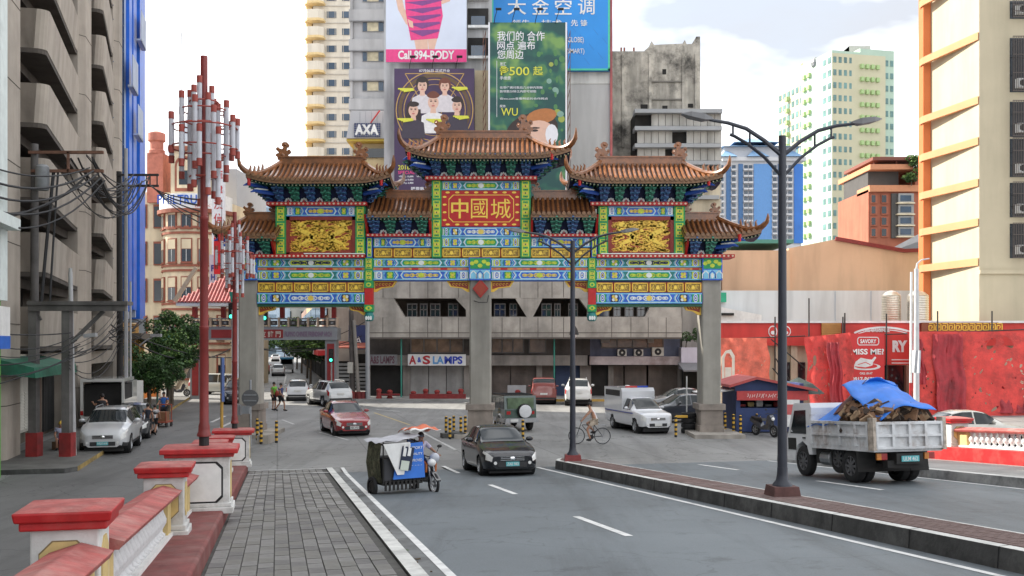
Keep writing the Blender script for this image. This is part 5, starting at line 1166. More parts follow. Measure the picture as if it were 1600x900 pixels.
for f in range(12):
    for a in (1125, 1144, 1163, 1170, 1208, 1224, 1232): py = 258 + f * 10; qbox(w, a, a + 5.5, py, py + 5, Y - .1, .3); qbox(bal, a - .5, a + 7, py + 5.4, py + 8, Y - .9, 1)
w.build('window_grid', GLB, bt, kind='stuff'); bal.build('balcony_grid', BW, bt, kind='stuff')
m = MB()
def gable(a, b, c, d, Yf, dep): xm = (a + b) / 2; m.add([(wx(a, Y), Yf, wz(d, Y)), (wx(b, Y), Yf, wz(d, Y)), (wx(xm, Y), Yf + dep * .5, wz(c, Y)), (wx(a, Y), Yf + dep, wz(d, Y)), (wx(b, Y), Yf + dep, wz(d, Y))], [(0, 1, 2), (0, 2, 3), (3, 2, 4), (1, 4, 2)], 0)
gable(1128, 1252, 212, 229, Y - .5, 22); gable(1150, 1222, 203, 219, Y + 2, 14); gable(1124, 1150, 232, 246, Y - 1.5, 6); gable(1165, 1200, 230, 246, Y - 1.5, 6); gable(1215, 1255, 231, 246, Y - 1.5, 6)
m.build('roof', M('roof_blue', (.20, .34, .52), .6, .1, .4), bt)
# ---- green tower, its sunlit side coloured cream
gt_ = thing('green_cream_tower', 'tall pale green condominium, sunlit side coloured cream, with rooftop portal', 'building', (wx(1305, 240), 240, 0)); Y = 240
GC_ = M('condo_cream', (.52, .49, .34), .75, .06, .2); GG = M('condo_green', (.40, .52, .42), .75, .06, .2); LG = M('condo_lime', (.36, .50, .22), .7)  # colours carry the light: cream for the sunlit left face, green for the shaded
A = (wx(1216, Y + 26), Y + 26); B = (wx(1300, Y), Y); Cc = (wx(1397, Y + 4), Y + 4)
def wall_seg(p, q, t, mat, name='wall'):
    d = Vector((q[0] - p[0], q[1] - p[1])); n = Vector((-d.y, d.x)).normalized() * 14
    m = MB(); m.prism([p, q, (q[0] + n.x, q[1] + n.y), (p[0] + n.x, p[1] + n.y)], 'z', 0, t); return m.build(name, mat, gt_)
def lerp2(p, q, t): return (p[0] + (q[0] - p[0]) * t, p[1] + (q[1] - p[1]) * t)
tops = [(A, B, 0, .5, 122, GC_), (A, B, .5, 1, 88, GC_), (B, Cc, 0, .45, 84, GG), (B, Cc, .45, 1, 78, GG)]
for p, q, s, e, py, mt in tops: wall_seg(lerp2(p, q, s), lerp2(p, q, e), wz(py, Y + (13 if p is A and e < .6 else 3)), mt)
w = MB(); bl = MB(); ba = MB()
for p, q, n in ((A, B, 12), (B, Cc, 12)):
    for k in range(n):
        t0 = (k + .25) / n; t1 = (k + .80) / n; u0 = lerp2(p, q, t0); u1 = lerp2(p, q, t1); py = 130 if (p is A and t1 < .5) else 92
        zt = wz(py, Y + (13 if p is A and t1 < .5 else 3)); f = 0
        while zt - f * 3.0 > 22:
            z = zt - f * 3.0 - 1.6; d = Vector((u1[0] - u0[0], u1[1] - u0[1])); nn = Vector((d.y, -d.x)).normalized()
            tgt, pr, hh = (w, .12, 1.35) 
            if k in (2, 6, 7) and p is A or k in (5, 6, 7, 8) and p is not A: bl.hexa([(u0[0], u0[1], z - 1.1), (u1[0], u1[1], z - 1.1), (u1[0] + nn.x * .9, u1[1] + nn.y * .9, z - 1.1), (u0[0] + nn.x * .9, u0[1] + nn.y * .9, z - 1.1), (u0[0], u0[1], z - .1), (u1[0], u1[1], z - .1), (u1[0] + nn.x * .9, u1[1] + nn.y * .9, z - .1), (u0[0] + nn.x * .9, u0[1] + nn.y * .9, z - .1)])
            w.hexa([(u0[0], u0[1], z), (u1[0], u1[1], z), (u1[0] + nn.x * pr, u1[1] + nn.y * pr, z), (u0[0] + nn.x * pr, u0[1] + nn.y * pr, z), (u0[0], u0[1], z + hh), (u1[0], u1[1], z + hh), (u1[0] + nn.x * pr, u1[1] + nn.y * pr, z + hh), (u0[0] + nn.x * pr, u0[1] + nn.y * pr, z + hh)]); f += 1
w.build('window_grid', M('condo_glass', (.10, .20, .19), .25, .5, .3), gt_, kind='stuff'); bl.build('balcony_grid', LG, gt_, kind='stuff')
MB().prism([lerp2(A, B, .44), lerp2(A, B, .48), (lerp2(A, B, .48)[0], lerp2(A, B, .48)[1] - .6), (lerp2(A, B, .44)[0], lerp2(A, B, .44)[1] - .6)], 'z', 0, wz(98, Y + 13)).build('tan_stripe', M('condo_tan', (.50, .36, .16), .8), gt_)
m = MB(); x0, x1 = wx(1327, Y + 6), wx(1360, Y + 6)
m.box(x0, x0 + 2.2, Y + 6, Y + 12, wz(86, Y), wz(60, Y)); m.box(x1 - 1.2, x1, Y + 6, Y + 12, wz(86, Y), wz(60, Y)); m.box(x0, x1, Y + 6.01, Y + 11.9, wz(70, Y), wz(60.2, Y)); m.build('roof_portal', M('portal_grey', (.42, .41, .38), .8), gt_)
m = MB(); m.ball((wx(1292, Y), Y + 8, wz(84, Y)), 1.5, 8, 6); m.ball((wx(1304, Y), Y + 8, wz(84, Y)), 1.5, 8, 6); m.build('roof_dish', GREYM, gt_)
# ---- brown building
bn = thing('brown_building', 'rust red apartment block with roof terrace and palm', 'building', (wx(1400, 150), 150, 0)); Y = 150
BR = M('rust_render', (.36, .115, .065), .8, .12, .4, streak=.15); BRO = M('orange_band', (.58, .25, .13), .8, .08)
MB().box(wx(1357, Y), wx(1450, Y), Y, Y + 14, 0, wz(296, Y)).build('wall', BR, bn); MB().box(wx(1360, Y), wx(1408, Y), Y + 1, Y + 12, wz(296, Y), wz(263, Y)).build('penthouse', M('dark_panel', (.06, .055, .05), .6, .2, 1), bn)
MB().box(wx(1357, Y), wx(1424, Y), Y - .8, Y + 14, wz(266, Y), wz(258, Y)).build('terrace_band', BRO, bn); MB().box(wx(1357, Y), wx(1450, Y), Y - .5, Y + 5, wz(300, Y), wz(290, Y)).build('lower_band', BRO, bn)
MB().box(wx(1360, Y), wx(1447, Y), Y - 1, Y + 12, wz(252, Y), wz(247, Y)).build('roof_slab', M('roof_brown', (.20, .07, .05), .8), bn); MB().box(wx(1375, Y), wx(1432, Y), Y + 2, Y + 10, wz(247, Y), wz(241, Y)).build('roof_cap', BRO, bn)
for a in (1365, 1400, 1440): m = MB(); qbox(m, a, a + 2, 252, 262, Y, .3); m.build('roof_post', M('roof_brown', (.2, .07, .05)), bn)
MB().box(wx(1428, Y), wx(1450, Y), Y - .4, Y + 6, wz(298, Y), wz(262, Y)).build('side_wall', BR, bn)
for f in range(4):
    py = 304 + f * 17.5
    for (a, b) in ((1361, 1371), (1377, 1388)): m = MB(); qbox(m, a, b, py, py + 14, Y - .2, .3, 0); qbox(m, a + 1, b - 3, py + 1, py + 12, Y - .25, .1, 1); m.build('window', [BR, GLD], bn)
    m = MB(); qbox(m, 1404, 1428, py - 2, py + 12, Y - .6, .7, 0); qbox(m, 1407, 1424, py + 1, py + 10, Y - .65, .1, 1); qbox(m, 1402, 1430, py + 12, py + 14, Y - .9, 1, 2); m.build('window', [M('grey_bay', (.30, .30, .29), .7), GLB, CREAM], bn)
m = MB(); qbox(m, 1393, 1402, 302, 372, Y - .3, .4); m.build('dark_stripe', M('dark_panel', (.06, .055, .05)), bn)
# ---- peach warehouse
pw_ = thing('peach_warehouse', 'peach gabled warehouse wall with dark red roof edge', 'building', (wx(1300, 82), 82, 0)); Y = 82
PE = M('peach_render', (.62, .41, .27), .85, .05, .3, streak=.12, dirt=(.5, .3, .2), dirtamt=.3)
m = MB(); m.prism(poly([(1232, 388), (1305, 374), (1435, 392), (1438, 392), (1438, 470), (1232, 470)], Y), 'y', Y, Y + 16); m.build('gable_wall', PE, pw_)
MB().box(wx(1127, Y), wx(1232.5, Y), Y - .4, Y + 12, 4, wz(392, Y)).build('side_wall', PE, pw_)
m = MB(); m.bar((wx(1305, Y), Y - .1, wz(373, Y)), (wx(1412, Y), Y - .1, wz(392, Y)), .25, .3); m.bar((wx(1412, Y), Y - .1, wz(392, Y)), (wx(1438, Y), Y - .1, wz(391, Y)), .25, .3); m.build('roof_edge', DREDP, pw_)
m = MB(); qbox(m, 1127, 1240, 374, 380, Y + 2, 8); m.build('rear_roof', M('teal_roof', (.06, .22, .20), .7), pw_)
lw = thing('pale_wall', 'long pale blue white wall below the peach warehouse', 'wall', (wx(1280, 78), 78, 0)); Y = 78
MB().box(wx(1127, Y), wx(1470, Y), Y, Y + 1, 0, wz(454, Y)).build('wall', M('pale_blue_wall', (.60, .64, .66), .8, .05, .3, streak=.15), lw)
m = MB(); m.prism(poly([(1127, 480), (1190, 492), (1190, 505), (1127, 505)], Y - 1), 'y', Y - 1, Y - .2); m.build('lean_to', WHITE, lw)
m = MB(); qbox(m, 1128, 1147, 489, 493, Y - 1.3, .2); m.build('vent_slot', DARK, lw)
m = MB(); qbox(m, 1306 - 180, 1311 - 176, 457, 472, Y - .3, .3); m.build('green_sign', M('exit_green', (.02, .35, .2), .6), lw)
for px in (1305, 1361): m = MB(); qbox(m, px, px + .7, 455, 502, Y - .05, .1); m.build('wall_joint', M('joint_blue', (.40, .45, .52), .8), lw)
for k, (a, b, lab) in enumerate(((1378, 1407, 'ribbed steel water tank nearest the peach wall'), (1418, 1450, 'ribbed steel water tank partly behind the pale pole'))):
    Yt = 70; r = (wx(b, Yt) - wx(a, Yt)) / 2; xc = (wx(a, Yt) + wx(b, Yt)) / 2; z0 = wz(506, Yt); z1 = wz(462, Yt); pr = [(r * .9, z0)]
    for i in range(12): zz = z0 + (z1 - z0) * i / 12; pr += [(r, zz), (r, zz + .1), (r * .95, zz + .12)]
    pr += [(r, z1), (r * .6, z1 + .25), (.1, z1 + .35)]
    o = MB().lathe(pr, 16, (xc, Yt, 0)).build('water_tank', M('tank_steel', (.55, .52, .46), .3, .1, 3, metal=.8), smooth=True); tag(o, lab, 'tank')
gr = MB(); gr.hexa([(wx(1378, 95), 95, wz(398, 95)), (wx(1450, 95), 95, wz(372, 95)), (wx(1450, 110), 110, wz(372, 95)), (wx(1378, 110), 110, wz(398, 95)), (wx(1378, 95), 95, wz(396, 95)), (wx(1450, 95), 95, wz(358, 95)), (wx(1450, 110), 110, wz(358, 95)), (wx(1378, 110), 110, wz(396, 95))]); tag(gr.build('shed_roof', M('shed_grey', (.42, .45, .50), .6)), 'grey lean to roof between brown block and orange flats', 'roof')
# ---- orange trimmed flats
of = thing('orange_flats', 'cream block of flats trimmed with orange bands and caged windows', 'building', (wx(1530, 68), 68, 0)); Y = 68
c0 = (wx(1530, Y), Y); d_ = Vector((-.1125, 1)).normalized(); c1 = (c0[0] + d_.x * 6.6, c0[1] + d_.y * 6.6)
FC = M('flats_cream', (.47, .41, .29), .8, .05, .5, streak=.08); FO = M('flats_orange', (.55, .16, .05), .75, .08, .6); FOL = M('flats_pale_orange', (.56, .27, .13), .75, .06, .6)
m = MB(); m.prism([c0, (c0[0] + 16, c0[1]), (c0[0] + 14, c0[1] + 9), (c1[0], c1[1])], 'z', 0, 40); m.build('wall', FC, of)
cw = MB(); cw.prism([(c1[0] - .5, c1[1] - .4), (c1[0] + .02, c1[1] - .45), (c1[0] + .2, c1[1] + .6), (c1[0] - .45, c1[1] + .6)], 'z', 3, 40); cw.build('corner_strip', FO, of)
for py in (-50, 50, 150, 214, 279, 341, 403):
    z = wz(py, Y); m = MB(); P = [(c0[0] - .02, c0[1] - .0), (c1[0] - .55, c1[1] - .5), (c1[0] - .5, c1[1] + .2), (c0[0] + .3, c0[1] + .4)]; m.prism([(x - .06, y) for x, y in P], 'z', z - .5, z); m.build('floor_band', FOL, of)
MB().box(c0[0] + .0, c0[0] + 16, Y - .15, Y + .2, wz(428, Y), wz(422, Y)).build('ledge', FC, of)
for i, py in enumerate((0, 58, 158, 216, 285, 349)):
    hh = (28, 85, 55, 60, 54, 54)[i]; x0, x1, z0, z1 = Q(1580, 1612, py, py + hh, Y - .2); m = MB(); m.box(x0, x1, Y - .02, Y + .1, z0, z1, 0); wn = m.build('window', GLD, of)
    m = MB(); n = 12
    for k in range(n): x = x0 + (x1 - x0) * k / n; m.box(x, x + .03, Y - .45, Y - .42, z0, z1)
    for k in range(4): z = z0 + (z1 - z0) * k / 3; m.box(x0, x1, Y - .46, Y - .41, z - .02, z + .02)
    m.build('window_cage', M('cage_dark', (.10, .08, .07), .7), wn)
    m = MB(); m.box(x0 + .35, x0 + 1.2, Y - .38, Y - .03, z0 + .25, z0 + .85, 0); m.lathe([(.22, -.39), (.22, -.37)], 10, (x0 + .7, Y, z0 + .55), 1, 'y'); m.build('air_conditioner', [WHITE, BLACK], wn)
# ================================================================ street furniture, stalls, poles, trees
# ---- red restaurant behind the netting
rs = thing('red_restaurant', 'red fronted chicken restaurant wrapped in torn red netting', 'restaurant', (wx(1360, 62), 62, 0)); Y = 62
RW = M('restaurant_red', (.56, .045, .035), .7, .12, .8, streak=.2); RC = M('restaurant_cream', (.55, .47, .34), .8, .1, 1, streak=.3)
MB().box(wx(1127, Y), wx(1610, Y), Y, Y + 5, 0, wz(540, Y)).build('wall', RC, rs); MB().box(wx(1120, Y), wx(1612, Y), Y - .5, Y + 5, wz(540, Y), wz(505, Y)).build('red_fascia', RW, rs)
MB().box(wx(1120, Y), wx(1612, Y), Y - .62, Y + 5, wz(504.9, Y), wz(501.5, Y)).build('parapet', WHITE, rs)
m = MB(); qbox(m, 1284, 1314, 505, 530, Y - .6, .2); o_ = m.build('ribbed_panel', M('ochre_rib', (.55, .28, .08), .6), rs)
for k in range(9): m = MB(); qbox(m, 1284, 1314, 506 + k * 2.6, 507.3 + k * 2.6, Y - .68, .1); m.build('rib', M('ochre_rib', (.55, .28, .08)), o_)
fret = MB(); qbox(fret, 1440, 1560, 504, 519, Y - .7, .2, 0)
for k in range(11):
    a = 1444 + k * 10.5
    for P in (((a, 506), (a + 8, 506), (a + 8, 516), (a, 516), (a, 509), (a + 5, 509), (a + 5, 513), (a + 3, 513)),): ribbon(fret, [(wx(p, Y), wz(q, Y)) for p, q in P], .06, Y - .7, 1, .02)
fret.build('fret_frieze', [M('frieze_brown', (.24, .07, .03), .7), GOLD], rs)
for (a, b) in ((1212, 1222), (1236, 1246), (1432, 1438)): m = MB(); qbox(m, a, b, 540, 650, Y - .3, .4); m.build('pier', RC, rs)
for (a, b, c) in ((1224, 1235, 566), (1247, 1258, 566), (1382, 1416, 571), (1440, 1470, 600), (1480, 1530, 590)): m = MB(); qbox(m, a, b, c, 620, Y - .08, .2); m.build('window', GLD, rs)
m = MB(); qbox(m, 1385, 1388, 571, 625, Y - .2, .2); qbox(m, 1413, 1416, 571, 625, Y - .2, .2); m.build('door_frame', M('bronze_frame', (.14, .08, .05), .6), rs)
sg = MB(); qbox(sg, 1320, 1420, 507, 570, Y - .85, .3); sgo = sg.build('name_sign', RW, rs)
m = MB()
for k, (c, w) in enumerate(((0, .12), (6, .05))):
    ribbon(m, [(wx(1372 + 50 * sin(t), Y), wz(521 + c * .6 - 9 * cos(t * 1.4), Y)) for t in [-1.1 + i * .11 for i in range(21)]], w, Y - .85, 0)
m.plate(poly([(1385, 561), (1418, 561), (1418, 562.5), (1385, 562.5)], Y), Y - .85, 0); m.plate(poly([(1385, 566), (1418, 566), (1418, 567.5), (1385, 567.5)], Y), Y - .85, 0); m.build('sign_lines', WHITE, sgo, kind='stuff')
letters('THE ORIGINAL', wx(1340, Y), wx(1382, Y), wz(519, Y), wz(514, Y), Y - .88, WHITE, sgo, 'letter', .03); letters('RY', wx(1386, Y), wx(1409, Y), wz(550, Y), wz(532, Y), Y - .88, WHITE, sgo, 'letter', .06)
cx_ = MB(); 
for (px, r) in ((1223, 9), (1204, 7)): cx_.plate(poly(oval(px, 518, r, 9), Y), Y - .5, 0, .04); cx_.plate(poly(oval(px, 518, r - 1.5, 7.4), Y), Y - .55, 1, .02); cx_.plate(poly(oval(px, 520, r * .5, 3), Y), Y - .57, 0, .02)
cx_.build('round_emblem', [WHITE, RW], rs)
bn_ = thing('hanging_banner', 'red banner asking miss me with a white roast chicken', 'banner', (wx(1353, 60.6), 60.6, 2)); Yb = 60.6
m = MB(); qbox(m, 1326, 1382, 521, 628, Yb, .05); m.build('sheet', M('banner_red', (.56, .03, .03), .6, .08), bn_)
for s_, a, b, c, d in (('SAVORY', 1344, 1369, 536.5, 530), ('MISS ME?', 1330, 1381, 554, 545), ('CALL US AT', 1343, 1363, 585, 581.5), ('0917-8679622', 1331, 1379, 596, 589), ('574-5678', 1344, 1379, 606, 599)): letters(s_, wx(a, Yb), wx(b, Yb), wz(c, Yb), wz(d, Yb), Yb - .03, WHITE, bn_, 'print', .03)
m = MB(); ribbon(m, [(wx(p, Yb), wz(q, Yb)) for p, q in ((1342, 527), (1371, 527), (1373, 530), (1373, 536), (1371, 539), (1342, 539), (1340, 536), (1340, 530), (1342, 527))], .05, Yb, 0)
m.plate(poly(oval(1353, 573, 23, 5.5), Yb), Yb, 0); m.plate(poly(oval(1353, 572, 18, 4), Yb), Yb - .006, 1); m.plate(poly([(1334, 572), (1337, 565), (1345, 559), (1354, 561), (1362, 562), (1367, 557), (1369, 559), (1364, 566), (1363, 571), (1352, 574)], Yb), Yb - .012, 0); ribbon(m, [(wx(1340, Yb), wz(570, Yb)), (wx(1352, Yb), wz(566, Yb)), (wx(1360, Yb), wz(570, Yb))], .04, Yb - .02, 1); m.build('roast_chicken', [WHITE, _M['banner_red']], bn_)
def netting(name, label, a, b, c, d, Y0, mat, seed, holes, lean=1.0, nx=44, nz=26, corner=0):
    rr = random.Random(seed); rows = []; ph = [rr.uniform(0, 6) for _ in range(6)]
    H = [(rr.uniform(0.05, .95), rr.uniform(.1, .92), rr.uniform(.004, .011) * (3.2 if rr.random() < .12 else 1), rr.uniform(-1.6, 1.6)) for _ in range(holes)]
    for j in range(nz + 1):
        t = j / nz; row = []
        for i in range(nx + 1):
            s = i / nx; x = wx(a + (b - a) * s, Y0); z = wz(c + (d - c) * t + 5 * corner * s * (1 - t) * 3, Y0); y = Y0 - lean * t + .10 * sin(7 * s + ph[0] + 2 * t) * (t * .8 + .2) + .04 * sin(23 * s + ph[1] + 3 * t) + .03 * sin(11 * t + 5 * s + ph[2]) * sin(17 * s + ph[4])
            row.append((x + .06 * sin(11 * t + ph[3]), y, z))
        rows.append(row)
    m = MB(); n = nx + 1; m.v = [p for r in rows for p in r]
    for j in range(nz):
        for i in range(nx):
            s, t = (i + .5) / nx, (j + .5) / nz; hole = False
            for hs, ht, hr, sl_ in H:
                ds, dt = s - hs, (t - ht) * .5; 
                if (ds + dt * sl_) ** 2 + dt * dt < hr * hr: hole = True; break
            if not hole: m.f.append((j * n + i, j * n + i + 1, (j + 1) * n + i + 1, (j + 1) * n + i)); m.m.append(0)
    return tag(m.build(name, mat, smooth=True, fix=False), label, 'netting', 'red nets round the restaurant')
def net_mat(name, c, tr):
    m = M(name, c, .65, .22, 2.4, dirt=(c[0] * .4, c[1] * .5, c[2] * .5), dirtamt=.85, bump=.6); b = m.node_tree.nodes['Principled BSDF']; b.inputs['Transmission Weight'].default_value = 0; b.inputs['Subsurface Weight'].default_value = 0; return m
NETR = net_mat('net_red', (.60, .045, .035), 0); NETO = net_mat('net_faded', (.66, .13, .075), 0)
netting('red_netting', 'large torn red net hanging behind the white parked car', 1418, 1606, 518, 648, 59.6, NETR, 5, 80, .8, 190, 120)
netting('red_netting', 'narrow ragged red net beside the miss me banner', 1258, 1330, 527, 645, 60, NETR, 8, 40, 1.0, 100, 110, -.5)
NETD = net_mat('net_dark', (.34, .022, .03), 0)
for a, b, c, d, w in ((1456, 1502, 522, 640, 'tall dark red net panel over the torn red net'), (1548, 1592, 588, 644, 'low dark red net panel near the frame edge'), (1422, 1440, 530, 600, 'narrow dark red net strip beside the painted pole'), (1292, 1312, 535, 640, 'dark red strip on the ragged net beside the banner')): netting('red_netting', w, a, b, c, d, 59.45, NETD, a, 10, .8, 40, 60)
n3 = netting('red_netting', 'faded orange red net printed with a white arch above the kiosk', 1124, 1200, 528, 615, 60.2, NETO, 3, 14, .8, 90, 80)
m = MB(); a_ = 59.2
m.plate(poly([(1128, 557), (1134, 548), (1142, 546), (1148, 556), (1148, 600), (1144, 600), (1144, 560), (1140, 552), (1135, 552), (1132, 560), (1132, 600), (1128, 600)], a_), a_, 0); m.plate(poly([(1133, 574), (1143, 574), (1143, 590), (1133, 590)], a_), a_, 0)
tag(m.build('arch_print', M('net_print_white', (.70, .62, .52), .7)), 'white printed arch on the faded net beside the column', 'print')
sc_ = MB()
for k, (px, c, d) in enumerate(((1211, 495, 580), (1264, 466, 530), (1317, 495, 640), (1320, 489, 640), (1385, 490, 640), (1465, 486, 530), (1550, 486, 530))): sc_.cyl((wx(px, 60.9), 60.9, wz(d, 60.9)), (wx(px, 60.9), 60.9, wz(c, 60.9)), .045, .045, 6)
for (a, c, b, d) in ((1205, 530, 1258, 575), (1207, 575, 1262, 640), (1258, 527, 1600, 515), (1127, 530, 1258, 525), (1212, 560, 1250, 620)): sc_.cyl((wx(a, 60.7), 60.7, wz(c, 60.7)), (wx(b, 60.7), 60.7, wz(d, 60.7)), .04, .04, 6)
tag(sc_.build('scaffold', M('scaffold_black', (.03, .028, .026), .7)), 'thin black scaffold poles standing behind the red nets', 'scaffold')
# ---- blue kiosk
ki = thing('kiosk', 'blue kiosk with red gabled roof behind the concrete column', 'kiosk', (11.3, 48.5, 0)); Y = 47.6
KB = M('kiosk_blue', (.02, .04, .13), .6, .2, 2); KR = M('kiosk_red', (.38, .06, .055), .6, .15, 2)
x0, x1 = wx(1140, Y), wx(1256, Y); xm = wx(1179, Y)
m = MB(); m.box(x0 + .3, x1, Y, Y + 3.2, .05, 1.15); m.box(x0 + .3, x0 + .5, Y + .01, Y + 3.1, 1.15, 2.3); m.box(x1 - .2, x1 - .01, Y + .01, Y + 3.1, 1.15, 2.3); m.box(x0 + .31, x1, Y + 2.9, Y + 3.1, 1.15, 2.3); m.build('body', KB, ki)
m = MB(); m.prism([(x0 + .25, 1.95), (x1 + .1, 1.85), (x1 + .1, 2.05), (xm, 2.52), (x0 + .25, 2.15)], 'y', Y - .05, Y + .05); m.build('gable', KB, ki)
m = MB(); zr = 2.62
m.hexa([(x0 - .1, Y - .5, 2.12), (xm, Y - .5, zr - .12), (xm, Y + 3.6, zr - .12), (x0 - .1, Y + 3.6, 2.12), (x0 - .1, Y - .5, 2.24), (xm, Y - .5, zr), (xm, Y + 3.6, zr), (x0 - .1, Y + 3.6, 2.24)]); m.hexa([(xm, Y - .5, zr - .12), (x1 + .5, Y - .5, 1.93), (x1 + .5, Y + 3.6, 1.93), (xm, Y + 3.6, zr - .12), (xm, Y - .5, zr), (x1 + .5, Y - .5, 2.05), (x1 + .5, Y + 3.6, 2.05), (xm, Y + 3.6, zr)]); m.build('roof', KR, ki)
m = MB(); m.box(x0 + .3, x1 + .15, Y - .2, Y - .12, 1.52, 1.95); kb_ = m.build('fascia_sign', M('kiosk_sign_red', (.46, .05, .05), .6, .15, 3), ki); m = MB(); rk = random.Random(6)
for k in range(14): a = wx(1166 + k * 3.6, Y); ribbon(m, [(a, 1.62 + rk.uniform(0, .08)), (a + rk.uniform(-.04, .08), 1.74), (a + rk.uniform(0, .07), 1.86 - rk.uniform(0, .1))], .035, Y - .2, 0)
m.build('worn_lettering', M('kiosk_letters', (.6, .45, .43), .6), kb_, kind='stuff')
m = MB(); m.hexa([(x0 - 1.2, Y + .4, 1.75), (x0 + .3, Y + .4, 1.95), (x0 + .3, Y + 3, 1.95), (x0 - 1.2, Y + 3, 1.75), (x0 - 1.2, Y + .4, 1.8), (x0 + .3, Y + .4, 2.0), (x0 + .3, Y + 3, 2.0), (x0 - 1.2, Y + 3, 1.8)]); m.build('side_awning', WHITE, ki)
for k in range(7): m = MB(); xx = x0 + .7 + k * .42; m.box(xx, xx + .3, Y + 1.2, Y + 1.5, 1.15, 1.25 + .1 * (k % 3)); m.build('goods', (REDP, YELP, WHITE, GREYM)[k % 4], ki)
# small poster board and umbrella beside it
pb = MB(); pb.box(wx(1221, 48), wx(1243, 48), 47.3, 47.36, .3, 1.55, 0); pb.plate(poly([(1223, 632), (1240, 632), (1240, 648), (1223, 648)], 47.3), 47.3, 1); o = pb.build('poster_board', [WHITE, M('poster_red', (.5, .1, .1), .6)]); tag(o, 'white and red poster board leaning beside the truck cab', 'sign')
um = thing('market_umbrella', 'dark green market umbrella right of the kiosk', 'umbrella', (wx(1252, 49), 49.5, 0)); m = MB(); m.lathe([(1.25, 1.75), (.7, 2.2), (.05, 2.5)], 10, (wx(1252, 49), 49.5, 0)); m.build('canopy', M('umbrella_dark', (.025, .04, .035), .7), um); MB().cyl((wx(1252, 49), 49.5, 0), (wx(1252, 49), 49.5, 2.5), .03).build('pole', STEEL, um)

# ---- median lamp posts with two curved arms
LPM = M('lamp_post_navy', (.028, .032, .045), .45, .15, 3)
def lamp_post(label, u, v, H, arm, ang, base_mat):
    b = D(u, v, .3); t = thing('street_lamp', label, 'street lamp', b, ang, 'double armed street lamps on the median')
    m = MB(); m.hexa([(-.27, -.27, 0), (.27, -.27, 0), (.27, .27, 0), (-.27, .27, 0), (-.24, -.24, .2), (.24, -.24, .2), (.24, .24, .2), (-.24, .24, .2)]); m.build('footing', base_mat, t, local=True)
    m = MB(); m.lathe([(.20, .2), (.19, .23), (.13, .30), (.105, .42), (.10, .55)], 10); m.build('base_cone', LPM, t, smooth=True, local=True)
    m = MB(); m.lathe([(.095, .5), (.08, H * .6), (.072, H), (.0, H + .01)], 12); m.build('pole', LPM, t, smooth=True, local=True)
    for s in (-1, 1):
        m = MB()
        m.tube([(s * .05, 0, H - .35), (s * arm * .25, 0, H - .1), (s * arm * .5, 0, H + .12), (s * arm * .75, 0, H + .22), (s * arm, 0, H + .27)], [.045, .042, .04, .036, .03], 7); m.tube([(s * .05, 0, H - .75), (s * arm * .25, 0, H - .42), (s * arm * .48, 0, H - .17), (s * arm * .66, 0, H - .03), (s * arm * .72, 0, H + .0)], .032, 6)
        m.cyl((s * arm * .45, 0, H - .2), (s * arm * .45, 0, H + .08), .02); m.cyl((s * arm * .68, 0, H - .02), (s * arm * .68, 0, H + .2), .02); a = m.build('arm', LPM, t, smooth=True, local=True)
        m = MB(); P = []
        for (x, w, z0, z1) in ((arm - .05, .05, H + .24, H + .31), (arm + .12, .12, H + .22, H + .37), (arm + .38, .13, H + .27, H + .40), (arm + .55, .06, H + .33, H + .38)): P.append([(s * x, -w, z0 + .03), (s * x, w, z0 + .03), (s * x, w * .8, z1), (s * x, -w * .8, z1)])
        m.grid(P, 0, True); m.add(P[0], [(0, 1, 2, 3)]); m.add(P[-1], [(0, 1, 2, 3)]); m.build('lamp_head', M('lamp_head_grey', (.16, .16, .165), .5), a, local=True)
    return t
lamp_post('tall double armed lamp post nearest the dump truck', 18.1, 9.5, 6.95, 1.45, .12, M('footing_rust', (.10, .045, .04), .8, .3, 4))
lamp_post('double armed lamp post at the median nose', 31.3, 9.15, 7.0, 1.55, 0.0, DREDP)
